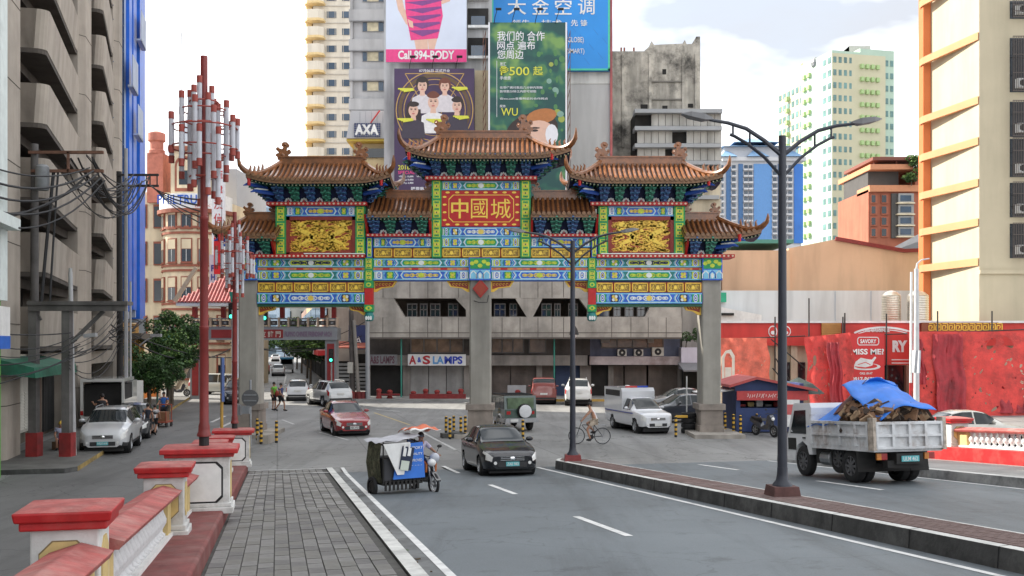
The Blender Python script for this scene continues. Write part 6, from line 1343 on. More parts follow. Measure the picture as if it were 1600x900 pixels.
# ---- red lamp posts with clusters of hanging tubes
LT = M('lamp_tube_white', (.55, .56, .60), .5, .1, 5); LR = M('lamp_red', (.30, .05, .035), .55, .2, 5)
TUBE = {}
def tube_mesh(Lt):
    if Lt not in TUBE:
        m = MB(); r = .043; e = .125; m.cyl((0, 0, -Lt + e), (0, 0, -e), r, r, 10, 0)
        for a, b in ((-e, 0), (-Lt, -Lt + e)): m.cyl((0, 0, a), (0, 0, b), r + .006, r + .006, 10, 1)
        TUBE[Lt] = m.mesh('lamp_tube', [LT, LR], True)
    return TUBE[Lt]
def tube_lamp(label, u, v, pz, H, seed):
    b = D(u, v, pz); t = thing('tube_lamp_post', label, 'lamp post', b, .2, 'red lamp posts with tube clusters'); rr = random.Random(seed)
    m = MB(); m.lathe([(.085, 0), (.085, .16), (.078, .161), (.078, .2)], 12); m.build('footing', BLACK, t, local=True)
    m = MB(); m.lathe([(.12, .16), (.12, .20), (.10, .24), (.095, .30), (.095, .34), (.078, .40), (.075, 2.0), (.082, 2.01), (.082, 2.06), (.072, 2.07), (.068, 3.9), (.076, 3.91), (.076, 3.96), (.064, 3.97), (.062, H), (0, H)], 12); m.build('pole', M('lamp_pole_red', (.20, .025, .022), .45, .2, 4), t, smooth=True, local=True)
    for (r, n, top, Lt, a0) in ((.56, 11, 1.02, .70, .1), (.40, 8, .62, 1.25, .5), (.24, 6, .55, 1.75, .9), (.13, 3, .22, .95, 0)):
        for k in range(n):
            a = a0 + 2 * pi * k / n; put('lamp_tube', tube_mesh(Lt), t, (r * cos(a), r * sin(a), H - top - rr.choice((0, .12, .25)) - rr.uniform(0, .05)), local=True)
    for (r, zs) in ((.40, (.95, 1.2)), (.56, (1.25, 1.6)), (.24, (.8, 2.1)), (.40, (1.75,))):
        for z in zs:
            m = MB(); m.tube([(r * cos(2 * pi * i / 20), r * sin(2 * pi * i / 20), H - z) for i in range(21)], .014, 5)
            for k in range(3): a = 2 * pi * k / 3; m.cyl((0, 0, H - z), (r * cos(a), r * sin(a), H - z), .012, .012, 5)
            m.build('hoop', LR, t, local=True)
    MB().cyl((-.38, 0, H - .7), (-.38, 0, H + .38), .008, .008, 5).build('aerial', CABLE, t, local=True)
    return t
tube_lamp('tall red lamp post with tube cluster rising from the near red capped pillar', 18.5, -1.24, 1.50, 6.75, 3)
tube_lamp('red tube lamp post before the left gate column', 32.3, -1.27, 1.50, 6.6, 6)
m = MB(); m.box(wx(362, 52), wx(371.5, 52), 52, 52.25, 2.4, wz(484, 52)); m.cyl((wx(366.5, 52), 52.12, 0), (wx(366.5, 52), 52.12, 2.4), .07); tag(m.build('white_pillar_sign', M('light_box_white', (.62, .63, .68), .5)), 'tall narrow white light box behind the farther red lamp', 'sign')
st = thing('sign_post', 'yellow post carrying an edge on blue sign by the far balustrade', 'sign', (wx(346, 40), 40, 0)); MB().cyl((wx(346.5, 40), 40, 0), (wx(346.5, 40), 40, 2.2), .06).build('post', M('post_yellow', (.45, .26, .05), .6), st); m = MB(); m.obox((wx(347, 40), 40.05, 2.75), (.1, .75, 1.7), (0, 0, .35)); m.build('plate', M('sign_plate_blue', (.08, .13, .32), .5), st)
st = thing('round_sign', 'grey back of a round road sign before the gate column', 'sign', (wx(390, 41), 41, 0)); xc = wx(391, 41); MB().cyl((xc, 41.05, 0), (xc, 41.05, 2.7), .04).build('post', STEEL, st)
m = MB(); m.lathe([(.34, -.02), (.34, .02)], 18, (xc, 41, wz(622, 41)), 0, 'y'); m.box(xc - .25, xc + .25, 40.96, 40.99, wz(626, 41) - .03, wz(626, 41) + .03, 1); m.box(xc - .25, xc + .25, 40.96, 40.99, wz(617, 41) - .03, wz(617, 41) + .03, 1); m.build('disc', [M('sign_back', (.10, .10, .10), .6), STEEL], st)
m = MB(); m.box(wx(362, 41), wx(374, 41), 41.1, 41.4, wz(649, 41), wz(633, 41)); m.box(wx(380, 41), wx(391, 41), 40.8, 41.0, wz(646, 41), wz(634, 41)); m.build('control_box', GREYM, st)
# ---- bollards
YB = M('bollard_yellow', (.62, .36, .04), .6, .2, 4)
m = MB()
for k in range(9): m.cyl((0, 0, k * .1), (0, 0, k * .1 + .1), .062, .062, 10, k % 2)
m.ball((0, 0, .9), (.062, .062, .03), 10, 4, 1)
BOLM = m.mesh('bollard', [BLACK, YB], True)
BP = [(432, 692, 'alone left of the red sedan'), (402, 688, 'against the left gate column slab'), (408, 694, 'by the left gate column slab corner'), (697, 683, 'leftmost of the cluster at the middle column'), (703, 686, 'second in the cluster at the middle column'), (709, 682, 'third in the cluster at the middle column'), (720, 684, 'fourth in the cluster left of the middle column'), (727, 682, 'touching the middle column slab'), (742, 668, 'behind the black sedan roof'), (774, 668, 'between middle column and green jeep'), (817, 690, 'right of the black sedan'),
      (1056, 683, 'left of the right column slab'), (1077, 676, 'against the right column'), (1133, 676, 'right of the right column'), (1146, 679, 'second right of the right column'), (1157, 681, 'third right of the right column'), (1176, 677, 'leaning left of the parked motorcycle'), (1182, 676, 'beside the parked motorcycle')]
for k, (px, py, w) in enumerate(BP):
    Yq = gy(py); o = put('bollard', BOLM, None, (wx(px, Yq), Yq, 0), (0, .22 if px == 1176 or px == 1182 else 0, 0)); tag(o, 'yellow and black banded bollard ' + w, 'bollard', 'yellow and black bollards')
m = MB(); m.box(wx(1056, 47), wx(1074, 47), 46.9, 47, .75, .86, 0); o = m.build('barrier_bar', YB); tag(o, 'yellow barrier bar between two bollards by the right column', 'barrier')
m = MB(); 
for k in range(4): m.lathe([(.22, 0), (.34, .02), (.36, .12), (.34, .22), (.22, .24), (.2, .12)], 14, (wx(1066, 46.8) + .4, 47.4, k * .24))
tag(m.build('tyre_stack', RUBBER, smooth=True), 'stack of black tyres left of the right gate column', 'tyres')
m = MB(); m.cyl((wx(1073, 48.5), 48.5, 0), (wx(1073, 48.5), 48.5, 2.6), .03); tag(m.build('thin_pole', WHITE), 'thin white pole standing behind the tyre stack', 'pole')
m = MB(); m.obox((wx(705, 45), 45.2, .1), (.9, .5, .2), (0, 0, .3)); m.obox((wx(714, 45), 45.1, .12), (.7, .3, .24), (.2, .1, -.5)); tag(m.build('kerb_rubble', KERBD), 'broken kerb stones lying under the bollard cluster', 'rubble')
m = MB(); m.box(wx(402, 42.8) + .1, wx(424, 42.8), 42.3, 43.6, 0, .36); tag(m.build('concrete_block', CONC), 'low concrete block beside the far end of the walkway', 'block')

# ---- utility poles on the left
WOOD = M('weathered_pole', (.12, .112, .108), .85, .25, 2, streak=.4); RUST = M('rusty_arm', (.15, .075, .05), .85, .3, 4); POLK = M('black_pole', (.03, .028, .028), .8)
hf = thing('transformer_frame', 'grey h frame of two concrete posts with red painted feet', 'utility frame', (wx(78, 36.5), 36.5, .16))
for px, top in ((52, 470), (104, 474)):
    x = wx(px, 36.3); m = MB(); m.box(x - .14, x + .14, 36.2, 36.5, .16, wz(top, 36.3)); po = m.build('post', WOOD, hf); m = MB(); m.box(x - .20, x + .22, 36.13, 36.57, .162, 1.0); m.build('red_foot', M('foot_red', (.24, .02, .02), .7, .3, 3, dirtamt=.3), po)
m = MB(); m.box(wx(47, 36.3), wx(198, 36.3), 36.12, 36.30, wz(486, 36.3), wz(477, 36.3)); m.box(wx(47, 36.3), wx(203, 36.3), 36.05, 36.6, wz(476.8, 36.3), wz(471, 36.3)); m.build('cross_beam', WOOD, hf)
m = MB(); m.bar((wx(110, 36.3), 36.4, wz(535, 36.3)), (wx(160, 36.3), 36.4, wz(486, 36.3)), .12, .12); m.build('brace', WOOD, hf); m = MB(); m.bar((wx(62, 36.3), 36.4, wz(500, 36.3)), (wx(54, 36.3), 36.4, wz(486, 36.3)), .08, .08); m.build('brace', WOOD, hf)
m = MB(); m.tube([(wx(112, 36.2), 36.2, wz(534, 36.2)), (wx(130, 36.2), 36, wz(524, 36.2)), (wx(136, 36.2), 35.9, wz(524, 36.2))], .03, 6); m.obox((wx(145, 36), 35.8, wz(524, 36)), (.42, .2, .13), (0, -.1, 0)); m.build('street_light', M('light_grey', (.30, .30, .31), .5), hf)
wp = thing('utility_pole', 'weathered timber utility pole with rusty crossarms before the concrete block', 'pole', (wx(54, 37.5), 37.5, .16))
m = MB(); m.cyl((wx(54, 37.5), 37.5, .16), (wx(54, 37.5), 37.5, wz(225, 37.5)), .16, .13, 10); m.build('shaft', WOOD, wp, smooth=True)
for py, a, b in ((239, 66, 164), (268, 70, 164)): m = MB(); m.box(wx(a - 18, 37.5), wx(b, 37.5), 37.3, 37.42, wz(py + 2.4, 37.5), wz(py - 2, 37.5)); m.build('crossarm', RUST, wp)
m = MB(); m.box(wx(108, 37.5), wx(111, 37.5), 37.3, 37.4, wz(270, 37.5), wz(238, 37.5)); m.build('hanger', RUST, wp)
tr = MB(); tr.lathe([(.2, -.5), (.24, -.45), (.24, .35), (.18, .42), (.05, .45)], 12, (wx(72, 37.5), 37.2, wz(278, 37.5))); tr.build('transformer', GREYM, wp, smooth=True)
sp = MB(); sp.cyl((wx(115, 36.6), 36.6, .16), (wx(110, 36.6), 36.6, wz(425, 36.6)), .1, .075, 10); sp.cyl((wx(110, 36.6), 36.6, wz(425, 36.6)), (wx(110, 36.6), 36.6, wz(419, 36.6)), .06); tag(sp.build('steel_pole', M('pale_pole', (.40, .40, .40), .6, .1, 2, streak=.2), smooth=True), 'pale steel pole right against the h frame', 'pole')
bp = thing('utility_pole', 'black utility pole with double crossarm before the blue tower', 'pole', (wx(187, 52), 52, .16))
m = MB(); m.cyl((wx(188, 52), 52, .16), (wx(186, 52), 52, wz(268, 52)), .17, .13, 10); m.build('shaft', POLK, bp, smooth=True)
for py in (274, 291): m = MB(); m.box(wx(184, 52), wx(249, 52), 51.8, 51.95, wz(py + 1.5, 52), wz(py - 1.5, 52)); m.build('crossarm', POLK, bp)
for px in (229, 235, 246): m = MB(); m.box(wx(px, 52), wx(px + 1.6, 52), 51.85, 51.9, wz(292, 52), wz(272, 52)); m.build('insulator', POLK, bp)
for (px, Yp, py, lab, col) in ((197, 51, 232, 'grey steel pole beside the black utility pole', 'light_grey'), (204, 51.5, 440, 'thin pale pole beside the black utility pole', 'pale_pole')):
    m = MB(); m.cyl((wx(px, Yp), Yp, .16), (wx(px, Yp), Yp, wz(py, Yp)), .12 if px < 200 else .06, .09 if px < 200 else .05, 8); tag(m.build('steel_pole', _M[col], smooth=True), lab, 'pole')
sl2 = MB(); sl2.cyl((wx(246, 60), 60, 0), (wx(246, 60), 60, wz(540, 60)), .06); sl2.tube([(wx(246, 60), 60, wz(540, 60)), (wx(255, 60), 60, wz(532, 60)), (wx(266, 60), 60, wz(529, 60))], .04, 6); sl2.obox((wx(270, 60), 60, wz(526, 60)), (.5, .2, .14)); tag(sl2.build('street_light', M('light_green', (.10, .22, .18), .5)), 'small street light standing among the trees', 'street lamp')
sl3 = MB(); sl3.tube([(wx(218, 50), 50, wz(540, 50)), (wx(228, 50), 50, wz(532, 50)), (wx(240, 50), 50, wz(526, 50))], .035, 6); sl3.obox((wx(244, 50), 50, wz(524, 50)), (.5, .22, .15)); tag(sl3.build('street_light', _M['light_grey']), 'arm of a street light before the dark tree', 'street lamp')
# ---- cables
def sag(p, q, s, n=10): p, q = Vector(p), Vector(q); return [p + (q - p) * (i / n) + Vector((0, 0, -4 * s * (i / n) * (1 - i / n))) for i in range(n + 1)]
def P3(px, py, Y): return (wx(px, Y), Y, wz(py, Y))
random.seed(21)
def bundle(name, label, spans, r=.022):
    t = thing(name, label, 'cables', spans[0][0])
    for (p, q, s) in spans: MB().tube(sag(p, q, s), r * random.uniform(.7, 1.3), 5).build('cable', CABLE, t)
bundle('cable_bundle', 'thick sagging cables crossing before the concrete block', [(P3(-30, 255 + k * 22, 30), P3(140 + k * 6, 262 + k * 5, 37.2), .35 + .12 * k) for k in range(5)] + [(P3(-30, 330, 31), P3(130, 280, 37.2), .5), (P3(-20, 345, 31), P3(125, 290, 37.2), .2)], .035)
bundle('cable_bundle', 'tangled cables between timber pole and black pole', [(P3(random.uniform(100, 160), random.uniform(240, 285), 37.3), P3(random.uniform(186, 245), random.uniform(272, 292), 51.8), random.uniform(.3, 2.2)) for k in range(14)], .028)
bundle('cable_bundle', 'parallel cables from the black pole to the red lamp post', [(P3(232 + k * 2, 288 + k, 51.8), P3(312, 312 + k * 9, 24), .15) for k in range(5)], .02)
bundle('cable_bundle', 'two heavy cables looping down beside the timber pole', [(P3(84, 268, 37.4), P3(64, 480, 37), -.1), (P3(91, 268, 37.4), P3(78, 470, 37), -.15)], .05)
bundle('cable_bundle', 'low slack cables along the shop fronts to the h frame', [(P3(-20, 520 + k * 17, 31), P3(110 + k * 5, 520 + k * 6, 36), random.uniform(.05, .35)) for k in range(6)] + [(P3(108, 540 + k * 5, 36), P3(185, 480 + k * 9, 51), random.uniform(.2, .9)) for k in range(8)], .018)
bundle('cable_bundle', 'knot of cables on the black pole above the yellow shops', [(P3(random.uniform(170, 190), random.uniform(500, 540), 51), P3(random.uniform(198, 232), random.uniform(495, 525), 53), random.uniform(-.3, .6)) for k in range(10)], .03)
bundle('cable_bundle', 'cables running from the black pole across to the gate', [(P3(200, 520, 52), P3(395, 555, 70), .6), (P3(200, 530, 52), P3(360, 545, 70), .9), (P3(360, 540, 70), P3(560, 535, 80), .4), (P3(360, 535, 70), P3(565, 525, 80), .9), (P3(400, 545, 72), P3(575, 500, 82), .7)], .03)

# ---- trees
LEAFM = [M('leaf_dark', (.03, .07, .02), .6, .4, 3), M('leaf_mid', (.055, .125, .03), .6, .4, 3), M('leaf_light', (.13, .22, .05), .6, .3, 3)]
BARK = M('bark', (.09, .07, .05), .9, .3, 4)
def tree(label, loc, H, blobs, n, leaf=.22, seed=1, light=.3, trunk_r=.14):
    rr = random.Random(seed); t = thing('street_tree', label, 'tree', loc); x, y, z = loc
    m = MB(); m.tube([(x, y, z), (x + .05, y, z + H * .3), (x - .05, y + .1, z + H * .55)], [trunk_r, trunk_r * .8, trunk_r * .6], 7)
    for b in blobs: m.tube([(x, y, z + H * .4), (x + b[0] * .5, y + b[1] * .5, z + (H * .4 + b[2]) / 2 + .2), (x + b[0], y + b[1], z + b[2])], [trunk_r * .5, trunk_r * .3, .02], 5)
    m.build('trunk', BARK, t, smooth=True)
    blobs = [(b[0], b[1], b[2], b[3] * .82) for b in blobs] + [(b[0] + b[3] * rr.uniform(-1, 1), b[1] + b[3] * rr.uniform(-1, 1), b[2] + b[3] * rr.uniform(-.6, .9), b[3] * rr.uniform(.28, .5)) for b in blobs for _ in range(4)]
    lf = MB(); tot = sum(b[3] ** 2 for b in blobs)
    for b in blobs:
        for k in range(int(n * b[3] ** 2 / tot)):
            while True:
                d = Vector((rr.uniform(-1, 1), rr.uniform(-1, 1), rr.uniform(-1, 1)))
                if .0 < d.length < 1: break
            d = d.normalized() * (d.length ** .45) * b[3] * rr.uniform(.8, 1.12); c = Vector((x + b[0], y + b[1], z + b[2])) + Vector((d.x, d.y, d.z * .8))
            s = leaf * rr.uniform(.5, 1.2); R_ = Euler((rr.uniform(-1, 1), rr.uniform(-1, 1), rr.uniform(0, 6.3))).to_matrix()
            q = [c + R_ @ Vector(v_) * s for v_ in ((-.5, 0, 0), (0, -.28, .08), (.6, 0, -.05), (0, .28, .08))]
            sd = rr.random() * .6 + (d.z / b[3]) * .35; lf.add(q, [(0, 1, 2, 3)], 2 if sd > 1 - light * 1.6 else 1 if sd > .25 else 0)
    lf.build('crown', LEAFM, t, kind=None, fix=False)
    return t
def TP(px, py): Yq = gy(py); return (wx(px, Yq), Yq, 0)
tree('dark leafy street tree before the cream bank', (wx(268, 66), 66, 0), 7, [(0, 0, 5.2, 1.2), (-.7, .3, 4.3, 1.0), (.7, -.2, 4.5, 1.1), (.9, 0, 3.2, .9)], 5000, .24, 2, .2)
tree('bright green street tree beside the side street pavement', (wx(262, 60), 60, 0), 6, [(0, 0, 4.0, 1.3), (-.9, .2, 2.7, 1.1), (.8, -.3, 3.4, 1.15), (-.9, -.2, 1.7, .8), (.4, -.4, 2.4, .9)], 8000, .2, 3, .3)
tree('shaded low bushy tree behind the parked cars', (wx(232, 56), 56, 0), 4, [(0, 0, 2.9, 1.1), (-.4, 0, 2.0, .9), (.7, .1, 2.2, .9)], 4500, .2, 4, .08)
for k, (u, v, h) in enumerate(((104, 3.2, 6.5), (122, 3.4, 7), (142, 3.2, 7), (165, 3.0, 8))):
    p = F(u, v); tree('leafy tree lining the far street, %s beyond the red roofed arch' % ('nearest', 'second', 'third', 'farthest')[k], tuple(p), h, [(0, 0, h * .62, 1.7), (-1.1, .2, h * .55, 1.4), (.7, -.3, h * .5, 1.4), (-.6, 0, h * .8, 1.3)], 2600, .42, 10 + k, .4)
tree('small potted shrub on the annex roof', (wx(1072, 76.5), 76.6, wz(543, 76.5)), 1.6, [(0, 0, .8, .6), (.9, 0, .7, .55), (1.4, .1, 1.0, .5)], 900, .2, 15, .1, .04)
tree('small palm like plant on the brown building terrace', (wx(1424, 149), 149, wz(290, 149)), 4, [(0, 0, 1.2, 1.2), (.8, 0, 3.4, 1.3)], 700, .5, 16, .4, .08)
# ---- the red roofed friendship arch over the far street
ar = thing('friendship_arch', 'red roofed arch with pale lettered beam over the far street', 'archway', (wx(410, 76), 76, 0)); Y = 76
AG = M('arch_grey', (.27, .28, .30), .7, .1, .6); ARD = M('arch_red', (.28, .03, .03), .6, .2, 1); ATL = M('arch_tile', (.34, .07, .06), .6, .25, 2)
for a, b in ((297, 313), (508, 525)):
    m = MB(); qbox(m, a, b, 530, 627, Y, 1.2); lg = m.build('leg', AG, ar); m = MB(); qbox(m, a + 3, b - 3, 537, 618, Y - .06, .1); m.build('red_inset', ARD, lg)
m = MB(); qbox(m, 295, 527, 512, 531, Y - .2, 1.6); be = m.build('beam', AG, ar); m = MB(); qbox(m, 330, 442, 515, 528, Y - .26, .1); m.build('red_field', ARD, be)
letters('FILIPINO CHINESE FRIENDSHIP ARCH', wx(446, Y), wx(519, Y), wz(526, Y), wz(518, Y), Y - .25, M('arch_letters', (.20, .12, .20), .6), be, 'letter', .02); letters('菲 華 友 誼 門', wx(385, Y), wx(440, Y), wz(527, Y), wz(517, Y), Y - .3, M('arch_characters', (.6, .52, .45), .6), be, 'character', .02)
m = MB()
qbox(m, 296, 526, 497, 499, Y, .3); qbox(m, 296, 526, 510, 512, Y, .3)
m.build('balustrade_rail', AG, ar)
for k in range(16): m = MB(); qbox(m, 297 + k * 15.2, 299.5 + k * 15.2, 496, 511, Y - .1, .4); m.build('balustrade_post', M('arch_cream', (.55, .42, .32), .7), ar)
for k in range(15): m = MB(); qbox(m, 301 + k * 15.2, 311 + k * 15.2, 501, 508, Y + .05, .15, 0); qbox(m, 304 + k * 15.2, 308 + k * 15.2, 503, 506, Y, .1, 1); m.build('balustrade_panel', [M('arch_dark', (.10, .09, .09), .7), AG], ar)
for a in (300, 345, 400, 437, 500, 518): m = MB(); qbox(m, a, a + 6, 470, 497, Y + .3, .5); m.build('upper_post', ARD, ar)
rfm = MB(); x0, x1 = wx(284, Y), wx(535, Y); z0, z1 = wz(474, Y), wz(432, Y)
rfm.add([(x0, Y - 2, z0), (x1, Y - 2, z0), (x1 - 3, Y + .8, z1), (x0 + 3, Y + .8, z1), (x0, Y + 3.6, z0), (x1, Y + 3.6, z0)], [(0, 1, 2, 3), (3, 2, 5, 4), (0, 3, 4), (1, 5, 2), (0, 4, 5, 1)]); rfo = rfm.build('roof', ATL, ar)
for k in range(46):
    x = x0 + 3 * 0 + (x1 - x0) * (k + .5) / 46; t0 = max(0, (x0 + 3 - x) / 3, (x - x1 + 3) / 3); a = Vector((x, Y - 2, z0 + .05)); b = Vector((x, Y - 2 + 2.8 * (1 - t0), z0 + (z1 - z0) * (1 - t0) + .05))
    if t0 < .95: MB().cyl(a, b, .07, .07, 5).build('tile_row', ATL, rfo)
MB().box(x0 + .2, x1 - .2, Y - 1.9, Y + 3.4, z0 - .25, z0 - .02).build('eave_board', WHITE, ar)
# gold traffic arm, slanted beams and traffic lights
m = MB(); m.bar(P3(276, 608, 70), P3(309, 545, 70), .5, .12, 0); CRM = M('banner_pole_cream', (.58, .44, .30), .7); tag(m.build('slanted_beam', CRM), 'cream slanted beam leaning low beside the red lamp post', 'beam'); m = MB(); m.bar(P3(273, 471, 70), P3(307, 418, 70), .25, .25, 0); tag(m.build('slanted_beam', CRM), 'thin cream beam slanting before the red roofed arch', 'beam')
def traffic_light(label, px, py, pb, Yt, lit=(.05, .85, .55)):
    t = thing('traffic_light', label, 'traffic light', (wx(px, Yt), Yt, 0 if pb else wz(py + 14, Yt))); x, z = wx(px, Yt), wz(py, Yt)
    m = MB(); m.box(x - .16, x + .16, Yt, Yt + .22, z - .16, z + .82); h = m.build('housing', BLACK, t)
    for k in range(3): m = MB(); m.lathe([(.10, -.03), (.11, .02)], 12, (x, Yt, z + .3 * k + .02), 0, 'y'); m.build('lens', M('green_lamp', lit, .3, .02, emit=1.2) if k == 0 else M('dark_lens', (.03, .02, .02), .3), h)
    if pb: MB().cyl((x, Yt + .3, 0), (x, Yt + .3, z), .05).build('post', STEEL, t)
    return t
traffic_light('green lit traffic light on a pole under the far arch', 517, 563, True, 74); traffic_light('green traffic light hanging under the gate beside the left column', 413, 497.5, False, 60); traffic_light('small green traffic light seen left of the farther red lamp', 361, 495, False, 60)
m = MB(); m.box(wx(368, 60), wx(430, 60), 60.1, 60.2, wz(484, 60), wz(482, 60)); tag(m.build('signal_arm', BLACK), 'thin black arm holding the hanging traffic lights', 'arm')
m = MB(); m.hexa([P3(358, 456, 33), P3(372, 456, 33), (wx(372, 33), 33.1, wz(456, 33)), (wx(358, 33), 33.1, wz(456, 33)), P3(361, 472, 33), P3(369, 472, 33), (wx(369, 33), 33.1, wz(472, 33)), (wx(361, 33), 33.1, wz(472, 33))]); tag(m.build('green_lamp_box', M('signal_green', (.02, .22, .16), .5)), 'dark green signal box fixed on the farther red lamp post', 'lamp')
# poles left of the lamp shop
pt = thing('utility_pole', 'paired leaning utility poles with meter box at the lamp shop corner', 'pole', (wx(553, 73.8), 73.8, .15))
m = MB(); m.cyl(P3(551, 628, 73.8), P3(547, 380, 73.8), .2, .16, 8); m.build('shaft', M('pole_dark', (.07, .06, .055), .85, .3, 2), pt, smooth=True); m = MB(); m.cyl(P3(561, 628, 73.6), P3(553, 500, 73.6), .14, .12, 8); m.build('shaft', M('pole_pale', (.22, .20, .18), .85, .2, 2), pt, smooth=True)
m = MB(); qbox(m, 543, 551, 566, 583, 73.3, .3); m.build('meter_box', M('meter_grey', (.4, .38, .34), .6), pt)
for px in (551.5, 560.5, 567): m = MB(); m.cyl(P3(px, 628, 73.5), P3(px, 612, 73.5), .24, .22, 8); m.build('red_foot', M('foot_red_b', (.14, .02, .02), .8), pt)
m = MB(); m.cyl(P3(575, 627, 73.4), P3(574, 498, 73.4), .17, .15, 10); tag(m.build('steel_pole', M('grey_pole', (.30, .31, .32), .6, .12, 2), smooth=True), 'smooth grey pole at the corner of the lamp shop', 'pole')
gl = thing('globe_lamp', 'slim green stemmed lamp with hood before the brown shutters', 'street lamp', (wx(893, 72.5), 72.5, .16)); m = MB(); m.cyl(P3(893, 626, 72.5), P3(893, 530, 72.5), .07, .05, 8); m.tube([P3(893, 530, 72.5), P3(894, 524, 72.5), P3(897, 521, 72.5)], .05, 6); m.build('stem', M('stem_green', (.03, .16, .11), .6), gl); m = MB(); m.lathe([(.05, .7), (.2, .45), (.3, .2), (.34, 0)], 10, P3(897, 523, 72.5)); m.build('hood', BLACK, gl); m = MB(); m.ball(P3(897, 524, 72.5), .2); m.build('globe', WHITE, gl)
# pole by the restaurant (white and red) and grey curved poles
wr = thing('painted_pole', 'white pole with red lower half before the restaurant', 'pole', (wx(1423, 50), 50, 0)); m = MB(); m.cyl((wx(1423, 50), 50, wz(598, 50)), (wx(1424, 50), 50, wz(425, 50)), .07, .06, 8); m.build('upper', WHITE, wr, smooth=True); m = MB(); m.cyl((wx(1423, 50), 50, 0), (wx(1423, 50), 50, wz(598, 50)), .075, .07, 8); m.build('lower', REDP, wr, smooth=True)
cp = MB(); cp.cyl((wx(1432, 56), 56, 0), (wx(1432, 56), 56, wz(420, 56)), .16, .12, 10); cp.tube([P3(1432, 420, 56), P3(1433, 412, 56), P3(1440, 406, 56), P3(1452, 404, 56)], [.06, .05, .045, .04], 6); tag(cp.build('curved_lamp_pole', M('pole_silver', (.48, .49, .50), .5), smooth=True), 'pale grey pole with curved arm before the water tanks', 'pole')
m = MB(); m.obox(P3(1431, 565, 50), (.1, .5, 1.1), (0, .05, .4)); tag(m.build('folded_sunshade', M('shade_grey', (.45, .47, .5), .6)), 'grey folded metal shade on the painted pole', 'shade')
# ---- rows of shophouses along the far street
random.seed(31)
cols = [(.42, .36, .30), (.36, .20, .14), (.50, .47, .42), (.30, .30, .32), (.48, .38, .22), (.25, .16, .13)]
for side, v0, us in ((1, 4.8, (90, 101, 115, 131, 150, 178, 215)), (-1, -5.4, (108, 122, 138, 158, 190, 230))):
    for k in range(len(us) - 1):
        a, b = us[k], us[k + 1] - .4; H = random.uniform(9, 16)
        if side > 0 and k == 0: H = 9.5
        t = thing('shophouse', '%s shophouse on the %s side of the far street, %s from the arch' % (('grey beige', 'rust brown', 'off white', 'slate grey', 'ochre', 'dark brown')[k % 6], 'tree lined' if side > 0 else 'bank', ('nearest', 'second', 'third', 'fourth', 'fifth', 'sixth')[k]), 'building', tuple(F(a, v0)), 0, 'shophouses along the far street')
        w = 9 * side; mt = M('shophouse_%d' % (k % 6), cols[k % 6], .85, .15, .6, streak=.35)
        MB().hexa([F(a, v0, 0), F(b, v0, 0), F(b, v0 + w, 0), F(a, v0 + w, 0), F(a, v0, H), F(b, v0, H), F(b, v0 + w, H), F(a, v0 + w, H)]).build('wall', mt, t)
        for f in range(int(H / 3.3)):
            z = .3 + f * 3.3; m = MB(); e = -.12 * side
            m.hexa([F(a + .6, v0 + e, z), F(b - .6, v0 + e, z), F(b - .6, v0, z), F(a + .6, v0, z), F(a + .6, v0 + e, z + 2), F(b - .6, v0 + e, z + 2), F(b - .6, v0, z + 2), F(a + .6, v0, z + 2)]); m.build('window_band', DARK if f == 0 else GLD, t)
            if f == 1: MB().hexa([F(a + .2, v0 - 1.4 * side, z - .55), F(b - .2, v0 - 1.4 * side, z - .55), F(b - .2, v0, z - .5), F(a + .2, v0, z - .5), F(a + .2, v0 - 1.4 * side, z - .1), F(b - .2, v0 - 1.4 * side, z - .1), F(b - .2, v0, z - .1), F(a + .2, v0, z - .1)]).build('shop_canopy', random.choice((REDP, WHITE, M('canopy_blue', (.05, .12, .35), .6), M('canopy_green', (.05, .2, .12), .6), YELP)), t)
        if side > 0 and k == 0:
            # end wall facing the junction
            p, q = F(a, v0), F(a, v0 + 9); m = MB()
            m.box(wx(527, 87.6), wx(545, 87.6), 87.4, 87.8, 0, 2.6); m.box(wx(548, 87.6), wx(585, 87.6), 87.4, 87.8, 0, 3.2); m.build('doorway', DARK, t); m = MB(); m.box(wx(545, 87), wx(590, 87), 86.9, 87.3, wz(546, 87), wz(508, 87)); bs_ = m.build('blue_sign', M('sign_navy_b', (.03, .05, .16), .5), t); letters('A', wx(555, 87), wx(566, 87), wz(538, 87), wz(526, 87), 86.85, WHITE, bs_, 'letter')
            for k2 in range(7): MB().box(wx(527, 87.2), wx(590, 87.2), 87.0, 87.3, .3 + k2 * .32, .5 + k2 * .32).build('slat', GREYM, t)
            m = MB(); m.hexa([(wx(520, 86), 85, 3.7), (wx(590, 86), 85, 3.7), (wx(590, 86), 87.5, 4.2), (wx(520, 86), 87.5, 4.2), (wx(520, 86), 85, 3.8), (wx(590, 86), 85, 3.8), (wx(590, 86), 87.5, 4.3), (wx(520, 86), 87.5, 4.3)]); m.build('awning', M('awning_rust', (.30, .08, .05), .7), t)
end = thing('far_end_building', 'hazy pale building closing the far street', 'building', tuple(F(330, 0))); m = MB(); m.box(*(F(330, -16).x, F(330, 22).x), F(330, 0).y, F(330, 0).y + 10, 0, 18); m.build('wall', M('far_end', (.4, .38, .34), .8, .2, .2), end); m = MB(); 
for k in range(5): m.box(F(330, -16).x + 2 + k * 7, F(330, -16).x + 6 + k * 7, F(330, 0).y - .2, F(330, 0).y + .2, 3, 14)
m.build('window_band', GLD, end, kind='stuff')
tree('dense dark tree mass closing the far street', tuple(F(300, 2)), 9, [(0, 0, 5, 4), (-5, 0, 4.5, 3.6), (4, 0, 5, 3.5), (-10, 1, 5.5, 4)], 3000, 1.0, 33, .35)
